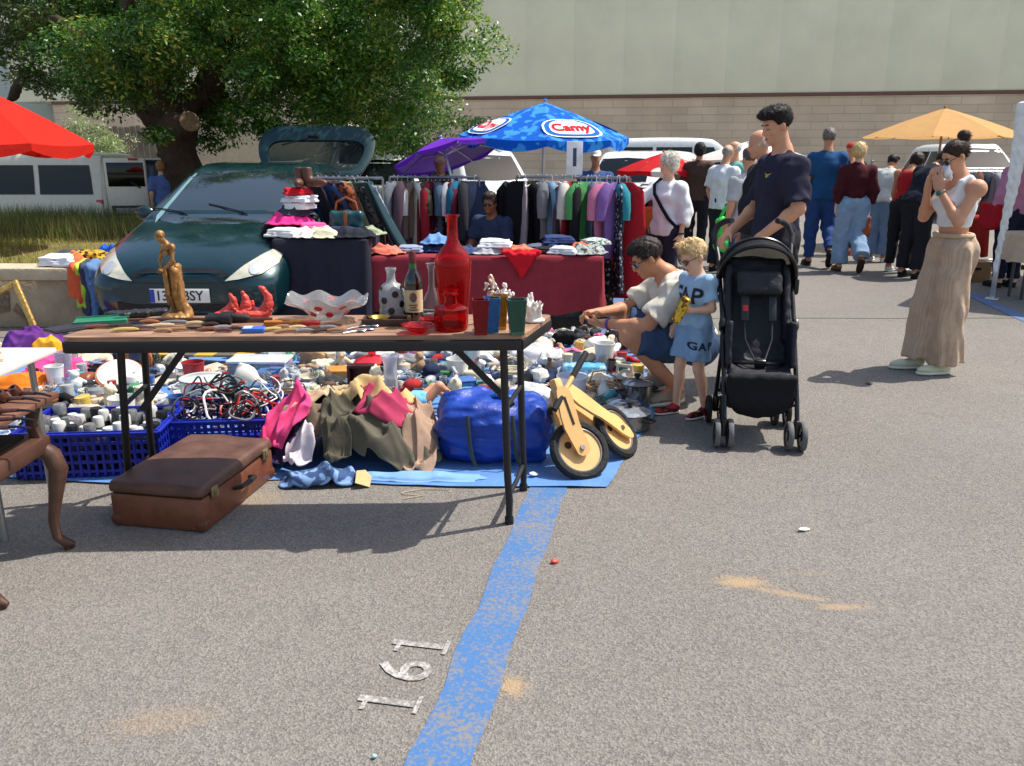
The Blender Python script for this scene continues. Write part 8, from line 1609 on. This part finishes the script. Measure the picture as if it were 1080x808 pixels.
KINDS = [  # name, category, mesh, lying?, colours, material, weight, radius
 ('shoe', 'shoe', sdf_me('shoe', shoe, (-.08, -.18, -.01), (.08, .18, .14), .008), 0, 'black white grey brown navy red tan charcoal pink', 'soft', 34, .085),
 ('plate', 'plate', lathe_me('plate', [(.06, 0), (.065, .004), (.11, .02), (.112, .023), (.062, .009), (0, .008)], 26), 0, 'white cream blue silver', 'gloss', 8, .10), ('bowl', 'bowl', lathe_me('bowl', [(.03, 0), (.035, .004), (.07, .03), (.085, .065), (.08, .065), (.064, .032), (0, .012)], 24), 0, 'white cream orange green blue red silver', 'gloss', 12, .08),
 ('mug', 'mug', mb_me('mug', mug), 0, 'white red blue cream green brown yellow black', 'gloss', 14, .055), ('glass_jar', 'jar', lathe_me('glass_jar', [(.035, 0), (.042, .006), (.043, .08), (.036, .095), (.036, .11), (.032, .11), (.032, .095), (.039, .08), (.038, .012), (0, .01)]), 0, 'white mint', 'glass', 12, .05), ('bottle', 'bottle', lathe_me('bottle', [(.030, 0), (.034, .005), (.034, .13), (.026, .155), (.013, .175), (.012, .21), (.015, .215), (.015, .23), (0, .232)]), 1, 'green white brown blue tan', 'glass', 12, .05),
 ('cardboard_box', 'box', mb_me('cardboard_box', tub), 0, 'white blue tan red black grey', 'matt', 10, .14), ('book', 'book', mb_me('book', book), 0, 'red blue cream green black white maroon', 'matt', 14, .12), ('tin', 'tin', lathe_me('tin', [(.045, 0), (.047, .004), (.047, .09), (.049, .09), (.049, .108), (.044, .11), (0, .11)]), 0, 'red silver blue yellow green', 'gloss', 9, .055),
 ('frying_pan', 'pan', mb_me('frying_pan', pan), 0, 'black silver charcoal', 'metal', 6, .14), ('remote_control', 'remote', mb_me('remote_control', remote), 0, 'black grey silver', 'plastic', 9, .07), ('telephone', 'telephone', mb_me('telephone', phone), 0, 'black grey white', 'plastic', 7, .07), ('camera', 'camera', mb_me('camera', cam_), 0, 'black silver charcoal', 'plastic', 11, .08),
 ('toy_car', 'toy', mb_me('toy_car', toycar), 0, 'red yellow blue green orange white', 'gloss', 9, .075), ('teddy', 'soft toy', sdf_me('teddy', teddy, (-.14, -.1, -.01), (.14, .15, .25), .009), 0, 'tan white brown pink cream', 'soft', 6, .09), ('doll', 'doll', sdf_me('doll', doll, (-.14, -.24, -.01), (.14, .12, .09), .008), 0, 'coral tan cream', 'gloss', 5, .11), ('cable_coil', 'cable', mb_me('cable_coil', coil), 0, 'black white grey yellow', 'plastic', 12, .075),
 ('tape_ring', 'ring', mb_me('tape_ring', ring), 0, 'orange brown silver white', 'plastic', 6, .07), ('wicker_basket', 'basket', mb_me('wicker_basket', basket), 0, 'tan brown cream', 'matt', 5, .14), ('clothes_iron', 'iron', sdf_me('clothes_iron', iron, (-.08, -.15, -.01), (.08, .15, .16), .008), 0, 'white blue silver black', 'plastic', 5, .10), ('hair_dryer', 'hair dryer', mb_me('hair_dryer', dryer), 0, 'black pink white turquoise', 'plastic', 6, .11),
 ('teapot', 'teapot', mb_me('teapot', teapot), 0, 'white cream blue brown silver', 'gloss', 7, .09), ('plastic_tub', 'tub', mb_me('plastic_tub', bin_), 0, 'white blue green red', 'plastic', 5, .09), ('wire_bundle', 'wires', mb_me('wire_bundle', wires), 0, 'black red white grey', 'plastic', 8, .10), ('spectacles', 'glasses', mb_me('spectacles', specs), 0, 'black brown silver red', 'plastic', 8, .07), ('screwdriver', 'tool', mb_me('screwdriver', tool), 0, 'red yellow blue black orange', 'plastic', 10, .08),
 ('clock', 'clock', mb_me('clock', clock), 0, 'white silver red black', 'gloss', 5, .09), ('wooden_board', 'board', mb_me('wooden_board', board_), 0, 'tan brown orange', 'matt', 6, .15), ('cushion', 'cushion', sdf_me('cushion', cushion, (-.2, -.17, -.01), (.2, .17, .14), .01, (.02, 8, 2)), 0, 'red cream blue purple', 'soft', 3, .14), ('shoulder_bag', 'bag', sdf_me('shoulder_bag', bagf, (-.2, -.14, -.01), (.2, .14, .22), .01, (.03, 8, 4)), 0, 'black brown navy maroon tan', 'soft', 12, .13),
 ('crumpled_cloth', 'cloth', sdf_me('crumpled_cloth', rag, (-.22, -.2, -.01), (.22, .2, .15), .009, (.045, 8, 6)), 0, 'white mint pink blue black red purple cream grey charcoal', 'soft', 22, .13), ('sun_hat', 'hat', sdf_me('sun_hat', hat, (-.17, -.17, -.01), (.17, .17, .15), .008, (.008, 10, 3)), 0, 'cream navy red black', 'soft', 4, .12), ('camera_lens', 'lens', mb_me('camera_lens', lens_), 1, 'black charcoal silver', 'plastic', 9, .05), ('serving_tray', 'tray', mb_me('serving_tray', tray_), 0, 'silver brown white green', 'gloss', 5, .14),
 ('vase', 'vase', lathe_me('vase', [(.03, 0), (.034, .004), (.05, .06), (.045, .12), (.022, .16), (.026, .185), (.034, .195), (.030, .195), (.02, .165), (.04, .12), (0, .02)]), 1, 'white blue green brown turquoise', 'gloss', 7, .06)]
def jmat(fin, c):
    if fin == 'soft': return cloth(c, bump=.5)
    if fin == 'gloss': return M(c, .18, var=.12, vs=30, coat=.5, key='glazed')
    if fin == 'plastic': return M(c, .38, var=.1, key='plastic')
    if fin == 'glass': return M(tuple(min(255, int(v*.3+175)) for v in c), .05, var=0, trans=.95, ior=1.3, key='clear glass')
    if fin == 'metal': return M(c, .3, metal=.8, var=.15, key='pan metal')
    return M(c, .75, var=.15, vs=20, key='matt')
# the things that stand out, each where it lies
LAND = []; 
def at(px, py, z=.012): q = P(px, py); return V((q.x, q.y, z))
def hero(name, label, cat, px, py, short, r, rz=0.0, grp=None): q = at(px, py); LAND.append((q.x, q.y, short, r)); return root(name, label, cat, tuple(q), rz, grp)
for (a, b, sh, r) in ((90, 475, 'lens crate', .30), (235, 470, 'cable crate', .32), (330, 470, 'clothes heap', .30), (400, 470, 'clothes heap', .32), (520, 470, 'blue bag', .33), (195, 520, 'suitcase', .35), (440, 480, 'clothes heap', .25), (30, 480, 'lens crate', .3)):
    q = P(a, b); LAND.append((q.x, q.y, sh, r))
BK = P(620, 475); LAND.append((BK.x, BK.y, 'balance bike', .24)); LAND.append((P(655, 455).x, P(655, 455).y, 'balance bike', .2)); LAND.append((P(700, 420).x, P(700, 420).y, 'crouching man', .33))
ENA = M((206, 212, 208), .2, var=.1, coat=.6, key='enamel')
o = hero('cooking_pot', 'white enamel cooking pot with its lid upturned on it', 'pot', 216, 424, 'white enamel pot', .15); m = MB(); m.lathe([(.12, 0), (.13, .01), (.135, .13), (.14, .135), (.14, .142), (.13, .142), (.125, .012), (0, .01)], 28); m.build('pot_body', ENA, o); m = MB(); m.lathe([(.138, .150), (.135, .145), (.11, .150), (.04, .158), (0, .16)], 28); m.build('lid', ENA, o)
for s in (1, -1): m = MB(); m.tube([(s*.134, -.035, .10), (s*.165, -.03, .105), (s*.165, .03, .105), (s*.134, .035, .10)], .007, 6); m.build('handle', ENA, o)
o = hero('longboard', 'long yellow and grey skateboard lying across the far part of the tarp', 'skateboard', 222, 385, 'yellow skateboard', .2, -.02); m = MB(); n = 17; pts = [(math.copysign(.52*abs(math.cos(a))**.8, math.cos(a)), .11*math.copysign(abs(math.sin(a))**.7, math.sin(a))) for a in np.linspace(0, 2*PI, 40, endpoint=False)]; m.prism(pts, .014, (0, 0, .075)); m.build('deck', M((206, 164, 52), .4, pat='stripe', col2=(96, 92, 80), ps=1.1), o)
for s in (1, -1):
    m = MB(); m.box((s*.34, 0, .05), (.05, .14, .04), None, .006); m.build('truck', STEEL, o)
    for e in (1, -1): m = MB(); m.lathe([(.026, -.02), (.03, -.012), (.03, .012), (.026, .02)], 14, (s*.34, e*.085, .03), rot(PI/2)); m.build('wheel', M((50, 150, 80), .4), o)
o = hero('storage_box', 'long clear plastic storage box with white lid', 'box', 276, 399, 'clear storage box', .2, -.02); m = MB(); m.box((0, 0, .06), (.40, .20, .115), None, .015); m.build('box_body', M((214, 222, 232), .1, var=0, trans=.8, ior=1.1, key='clear plastic'), o); m = MB(); m.box((0, 0, .125), (.41, .21, .02), None, .008); m.build('lid', M((206, 216, 232), .3), o)
o = hero('ceramic_hen', 'white ceramic bird shaped jug tipped on its side', 'ornament', 261, 411, 'white bird jug', .1, .3); F = Field((-.14, -.1, -.01), (.16, .1, .2), .007); F.ell((0, 0, .08), (.075, .06, .075), rot(0, -.5), .02).cap((.04, 0, .05), (.12, 0, .02), .04, .012, .03).cap((-.05, 0, .13), (-.03, 0, .165), .012, .010, .01).cap((-.03, 0, .165), (.02, 0, .15), .009, None, .01); F.cut((0, 0, 0), (0, 0, -1)); F.build('jug_body', M((226, 220, 206), .3, coat=.3), o)
o = hero('shadow_box', 'dark wooden box frame standing upright in the middle', 'frame', 383, 413, 'dark wooden frame', .12, .05); m = MB()
for c, sz in (((-.085, 0, .085), (.018, .07, .17)), ((.085, 0, .085), (.018, .07, .17)), ((0, 0, .162), (.152, .07, .018)), ((0, 0, .009), (.152, .07, .018)), ((0, .03, .085), (.152, .008, .135))): m.box(c, sz, None, .003)
m.build('frame_box', M((66, 30, 30), .4, var=.2), o); m = MB(); m.box((0, -.06, .012), (.2, .05, .012), None, .003); m.build('base', M((66, 30, 30), .4), o)
o = hero('plastic_vase', 'tall clear plastic tube vase with flared rim', 'vase', 413, 421, 'tall clear vase', .07); m = MB(); m.lathe(thin([(.042, 0), (.042, .22), (.046, .24), (.058, .26), (.060, .275)], .004), 24); m.build('tube', M((226, 228, 236), .15, var=0, trans=.75, ior=1.2, key='clear plastic'), o)
o = hero('fan', 'white fan with orange ring lying on its back', 'fan', 128, 405, 'white fan', .16, .4); m = MB(); m.lathe([(.13, .02), (.14, .03), (.14, .06), (.10, .075), (.03, .08), (0, .08)], 28, (0, 0, .02), rot(.5)); m.build('fan_cage', M((214, 210, 196), .4), o); m = MB(); m.tube([rot(.5) @ V((.145*math.cos(a), .145*math.sin(a), .045))+V((0, 0, .02)) for a in np.linspace(0, 2*PI, 28, endpoint=False)], .010, 6, True); m.build('outer_ring', M((206, 110, 60), .4), o); m = MB(); m.lathe([(.04, 0), (.08, .01), (.08, .02), (.0, .03)], 18); m.build('foot', M((214, 210, 196), .4), o)
o = hero('leather_pouch', 'chestnut brown leather pouch on the tarp', 'pouch', 93, 406, 'brown pouch', .1); F = Field((-.14, -.1, -.01), (.14, .1, .1), .008); F.ell((0, 0, .035), (.10, .065, .04), None, .02).wrinkle(.004, .06, 2); F.cut((0, 0, 0), (0, 0, -1)); F.build('leather', M((134, 72, 44), .4, var=.15), o)
o = hero('glass_boot', 'grey glass boot shaped mug standing on the tarp', 'ornament', 68, 402, 'glass boot', .09); F = Field((-.14, -.08, -.01), (.1, .08, .22), .007); F.cap((.01, 0, .06), (.015, 0, .20), .048, .055, .02).ell((-.05, 0, .035), (.075, .042, .036), None, .03).cap((.01, 0, .12), (.015, 0, .22), .035, .045, .01, 's'); F.cut((0, 0, 0), (0, 0, -1)); F.cut((0, 0, .2), (0, 0, 1)); F.build('boot_body', M((186, 204, 214), .08, var=0, trans=.75, ior=1.25, key='grey glass'), o)
o = hero('ring', 'orange plastic ring leaning behind the fan', 'ring', 147, 395, 'orange ring', .1); m = MB(); m.tube([(.085*math.cos(a), .02, .10+.085*math.sin(a)) for a in np.linspace(0, 2*PI, 24, endpoint=False)], .013, 8, True); m.build('hoop', M((196, 104, 56), .4), o)
o = hero('tray', 'oval grey wooden tray lying between white pot and blue toy', 'tray', 272, 421, 'oval tray', .17); m = MB(); m.lathe([(.12, 0), (.20, .02), (.205, .026), (.12, .008), (0, .006)], 30, sy=.55); m.build('tray_body', M((136, 122, 100), .5, var=.2), o)
o = hero('toy_bar', 'bright blue plastic toy bar with yellow end', 'toy', 315, 437, 'blue toy bar', .12, -.03); m = MB(); m.box((.02, 0, .03), (.26, .05, .045), None, .012); m.build('bar', M((20, 110, 200), .3), o); m = MB(); m.sphere((-.14, 0, .03), (.035, .03, .03)); m.build('knob', M((226, 170, 40), .3), o)
o = hero('tissue_pack', 'pale blue packet of tissues behind the balance bike', 'packet', 616, 400, 'blue tissue packet', .13, -.1); F = Field((-.2, -.1, -.01), (.2, .1, .13), .008); F.box((0, 0, .05), (.15, .06, .048), .02, None, .01).wrinkle(.004, .07, 2); F.cut((0, 0, 0), (0, 0, -1)); F.build('wrapper', M((96, 176, 226), .2, var=.05, pat='floral', col2=(170, 214, 240), ps=14, coat=.5), o)
o = hero('bucket', 'large white plastic tub behind the balance bike frame', 'tub', 603, 424, 'white tub', .1); m = MB(); m.lathe([(.075, 0), (.095, .15), (.10, .15), (.10, .16), (.09, .16), (.07, .01), (0, .008)], 24); m.build('tub_body', M((222, 222, 228), .35), o)
for px, py, r_, h_, lab, sh in ((671, 428, .095, .13, 'stainless steel cooking pot with black lid knob, beyond the pans', 'steel pot'), (664, 452, .115, .085, 'wide stainless steel pan with glass lid nearest the balance bike', 'steel pan'), (657, 436, .10, .05, 'shallow steel pan stacked between the two steel pots', 'shallow pan')):
    o = hero('cooking_pot', lab, 'pot', px, py, sh, r_+.03, rnd.uniform(0, 3)); SS = M((150, 148, 144), .22, metal=.9, var=.15); m = MB(); m.lathe([(r_*.95, 0), (r_, .01), (r_, h_), (r_*1.04, h_+.004), (r_*.97, h_), (r_*.95, .012), (0, .01)], 28); m.build('pot_body', SS, o); m = MB(); m.lathe([(r_*1.03, h_+.006), (r_*.8, h_+.02), (.02, h_+.03), (0, h_+.03)], 28); m.build('lid', M((190, 196, 200), .08, metal=.5, trans=.3), o)
    m = MB(); m.lathe([(.012, h_+.03), (.012, h_+.04), (.022, h_+.05), (.020, h_+.062), (0, h_+.064)], 14); m.build('knob', BLACK, o)
    for s in (1, -1): m = MB(); m.tube([(s*r_, -.03, h_*.7), (s*(r_+.035), -.025, h_*.72), (s*(r_+.035), .025, h_*.72), (s*r_, .03, h_*.7)], .008, 6); m.build('handle', BLACK, o)
o = hero('wooden_plank', 'orange wooden board lying behind the dark frame', 'board', 373, 398, 'orange board', .16, .05); m = MB(); m.box((0, 0, .03), (.36, .16, .05), None, .006); m.build('plank', M((196, 136, 62), .5, var=.15), o)
o = hero('cap', 'red cap shaped lid on the orange board', 'lid', 393, 391, 'red lid', .1); m = MB(); m.lathe([(.12, .05), (.125, .065), (.08, .09), (.03, .10), (.028, .12), (0, .122)], 24); m.build('lid_body', M((186, 30, 40), .25, coat=.4), o)
o = hero('baby_doll', 'doll in pale blue dress with bare legs in the air', 'doll', 447, 432, 'doll', .13, .4); F = Field((-.2, -.12, -.01), (.24, .12, .2), .007); SKD = skinmat((214, 150, 120)); F.cap((.02, -.03, .06), (.09, -.04, .14), .032, .026, .02).cap((.09, -.04, .14), (.16, -.05, .08), .024, .016, .015).cap((.0, .03, .06), (.08, .05, .11), .03, .024, .02).cap((.08, .05, .11), (.14, .05, .05), .022, .016, .015).ell((-.14, 0, .05), (.05, .048, .048), None, .01); F.build('doll_body', SKD, o)
F = Field((-.14, -.12, -.01), (.08, .12, .14), .007); F.ell((-.04, 0, .055), (.085, .065, .055), None, .02).wrinkle(.004, .05, 2); F.build('dress', cloth((110, 176, 216)), o)
for lab, cat, nm, px, Y, size, col, seed, rz in (('mint green cloth in front of the folded jeans', 'cloth', 'cloth', 482, 4.45, (.10, .09, .13), (120, 190, 148), 31, .3), ('blue denim jeans thrown behind the blue bag', 'jeans', 'jeans', 513, 4.55, (.17, .13, .15), (62, 88, 136), 32, .4), ('white t-shirt piled behind the right table leg', 'shirt', 'shirt', 560, 4.75, (.17, .13, .13), (224, 222, 220), 33, -.2), ('grey blue sweatshirt under the white t-shirt', 'shirt', 'sweatshirt', 572, 4.5, (.15, .10, .12), (96, 104, 120), 34, .6), ('bright pink towel behind the glass boot', 'towel', 'towel', 62, 5.6, (.20, .13, .10), (222, 70, 130), 35, .4), ('purple and black jacket behind the white table', 'jacket', 'jacket', 42, 6.3, (.24, .17, .16), (96, 48, 120), 36, .2), ('yellow orange cycling shirt on the purple jacket', 'shirt', 'shirt', 58, 6.1, (.16, .10, .12), (226, 158, 40), 37, -.3), ('orange bag by the white table leg', 'bag', 'bag', 18, 5.2, (.18, .10, .09), (230, 120, 36), 38, .2), ('dark blue work trousers among the far shoes', 'trousers', 'trousers', 300, 6.4, (.25, .13, .08), (42, 52, 84), 39, .1)):
    crumple(nm, lab, cat, px, 400, Y, size, col, seed, rz, .008); q = PD(px, 400, Y); LAND.append((q.x, Y, lab.split(' in ')[0].split(' behind')[0].split(' thrown')[0].split(' piled')[0].split(' under')[0].split(' by ')[0].split(' on ')[0].split(' among')[0], .15))
crumple('sneaker_pile', 'white padded jacket lying by the far right shoes', 'jacket', 566, 372, 5.9, (.22, .13, .13), (214, 212, 214), 41, .1, .008)
# scatter
placed = [(x, y, r) for x, y, _, r in LAND]; OBJ = []; r = random.Random(21)
pool = [i for i, k in enumerate(KINDS) for _ in range(k[6])]; tries = 0; cnt = {}
while tries < 60000 and len(OBJ) < 760:
    tries += 1; y = r.uniform(min(ys)+.08, max(ys)-.05); x = r.uniform(-3.3, max(xs))
    if not inside(x, y) or y < 4.02 or (y < 4.12 and x > .1): continue
    k = KINDS[r.choice(pool)]
    if y > 5.75 and r.random() < .6: k = r.choice([KINDS[0], KINDS[0], KINDS[0], KINDS[29], KINDS[30]])
    if y < 5.2 and k[0] == 'shoe' and r.random() < .8: continue
    rad = k[7]*(.42 if tries > 8000 else .55)
    if any((x-a)**2+(y-b)**2 < (rad+c*(.85 if c > .12 else .8))**2 for a, b, c in placed): continue
    placed.append((x, y, rad)); cn = r.choice(k[4].split()); cn = r.choice(['white', 'silver', 'cream', 'grey', 'beige']) if r.random() < .32 else cn; cnt[k[0]] = cnt.get(k[0], 0)+1
    o = mkobj(k[0], k[2], None, (x, y, .014)); gq = sum(COL[cn])/3*.92; omat(o, jmat(k[5], tuple(int(c*.74+gq*.26) for c in COL[cn]))); s = r.uniform(.56, .90); o.scale = (s, s, s); o.rotation_euler = (0, 0, r.uniform(0, 6.28))
    if k[3] and r.random() < .75:
        rr_ = {'bottle': .034, 'camera_lens': .037, 'vase': .05}[k[0]]*s; o.rotation_euler = (PI/2, 0, r.uniform(0, 6.28)); o.location.z = .014+rr_
    elif r.random() < .3: o.rotation_euler.x = r.uniform(-.12, .12); o.rotation_euler.y = r.uniform(-.12, .12); o.location.z = .026
    OBJ.append((x, y, cn, k[0].replace('_', ' '), o, k[1]))
# second layer: small things lying on top of broad ones
WH = {}
def where(dx, dy): return ('left of' if dx < 0 else 'right of') if abs(dx) > abs(dy) else ('in front of' if dy < 0 else 'behind')
used = {}
UL = []
for x, y, sh, rr_ in LAND:
    if sh not in [u[2] for u in UL]: UL.append((x, y, sh))
def art(c, k): return '%s %s' % (c, k)
for i, (x, y, cn, kn, o, cat) in enumerate(OBJ):
    near = sorted(UL, key=lambda l: (l[0]-x)**2+(l[1]-y)**2)[:3]; nb = sorted((q for q in OBJ if q[4] is not o), key=lambda q: (q[0]-x)**2+(q[1]-y)**2)[:7]; cands = []
    for l in near[:1]: cands.append('%s %s %s the %s' % (cn, kn, where(x-l[0], y-l[1]), l[2]))
    for q in nb:
        for l in near: cands.append('%s %s beside a %s %s, %s the %s' % (cn, kn, q[2], q[3], where(x-l[0], y-l[1]), l[2]))
    for a in nb:
        for b in nb:
            if a is not b: cands.append('%s %s between a %s %s and a %s %s, %s the %s' % (cn, kn, a[2], a[3], b[2], b[3], where(x-near[0][0], y-near[0][1]), near[0][2]))
    c = next((c for c in cands[1:] if c not in used and len(c.split()) <= 16), cands[0]); used[c] = 1
    tag(o, c, cat, '%s pieces on the tarp' % kn)
# clothes and a bag on the retaining wall, small litter
GW_ = 'clothes thrown over the retaining wall'
for px, Y, col, lab, sc, pat, c2, zz in ((66, 7.25, (226, 224, 226), 'white rumpled shirt on the retaining wall coping', 1.1, None, None, .545), (84, 7.3, (206, 110, 70), 'orange rumpled top on the retaining wall coping', 1.0, None, None, .545), (98, 7.35, (204, 158, 50), 'yellow and black patterned top on the wall by the car', 1.15, 'floral', (50, 40, 30), .56), (78, 7.42, (70, 70, 78), 'dark grey top behind the white shirt on the wall', 1.1, None, None, .56)): folded(px, 280, Y, col, lab, sc, pat, c2, grp=GW_, zz=zz, h=1.2, nm='rumpled_top')
for x0, col, lab, w, L in ((PD(87, 300, 7.05).x, (214, 96, 60), 'orange top hanging down the face of the wall', .10, .26), (PD(93, 312, 7.05).x, (178, 206, 70), 'lime green cloth hanging below the orange top', .06, .34), (PD(104, 310, 7.05).x, (92, 124, 164), 'pale jeans hanging down the wall beside the car', .075, .46), (PD(97, 305, 7.05).x, (66, 70, 90), 'dark striped trousers hanging beside the pale jeans', .06, .40)):
    F = Field((-.2, -.09, -.6), (.2, .16, .1), .010); F.cap((0, .1, .02), (0, -.02, .0), .05, .05, .03).box((0, -.03, -L/2), (w*.8, .018, L/2), .015, rot(0, .12), .03).cap((0, -.03, 0), (.03, -.035, -L), w*.5, w*.35, .02).wrinkle(.006, .09, int(x0*-100), (1, 1, .3)); o = F.build('hanging_garment', cloth(col), None, (x0, 6.985, .555)); ridge(o, .015, 9, 3, (1, 1, .3), False); tag(o, lab, 'clothing', GW_)
q = PD(122, 262, 7.9); crumple('carrier_bag', 'royal blue carrier bag on the verge beside the green car', 'bag', 120, 262, 7.9, (.17, .14, .22), (20, 84, 190), 51, .2, .46, mat=M((16, 84, 196), .35, var=.15))
for px, py, col, lab, sz in ((585, 594, (214, 70, 50), 'tiny red plastic bit on the asphalt right of the blue line', (.018, .011, .008)), (848, 560, (210, 204, 190), 'small curled pale leaf on the asphalt before the pushchair', (.03, .012, .006)), (395, 800, (150, 190, 200), 'tiny pale blue scrap near the bottom of the blue line', (.008, .006, .003)), (917, 405, (96, 80, 60), 'small brown leaf on the asphalt by the woman in beige trousers', (.03, .02, .004)), (563, 505, (190, 206, 226), 'white paper scrap on the blue tarp by the tyre', (.025, .018, .004))):
    q = P(px, py); F = Field((-.05, -.05, -.005), (.05, .05, .03), .003); F.ell((0, 0, .006), (max(sz[0], .006), max(sz[1], .006), max(sz[2], .005)), rot(.2, .15, .4), .002).wrinkle(.001, .02, 3); o = F.build('litter_scrap', M(col, .5), None, (q.x, q.y, .002 if py != 505 else .02)); tag(o, lab, 'litter')
q = P(450, 520); m = MB(); m.tube([(.10*math.cos(a)*(1+.3*math.sin(a*2)), .035*math.sin(a), .003) for a in np.linspace(0, 4.6, 30)]+[(-.06, -.06, .003), (-.10, -.075, .003)], .0022, 5); o = m.build('string', M((186, 170, 140), .8), None, (q.x, q.y, .002)); tag(o, 'loose loop of pale string on the shaded asphalt', 'string')
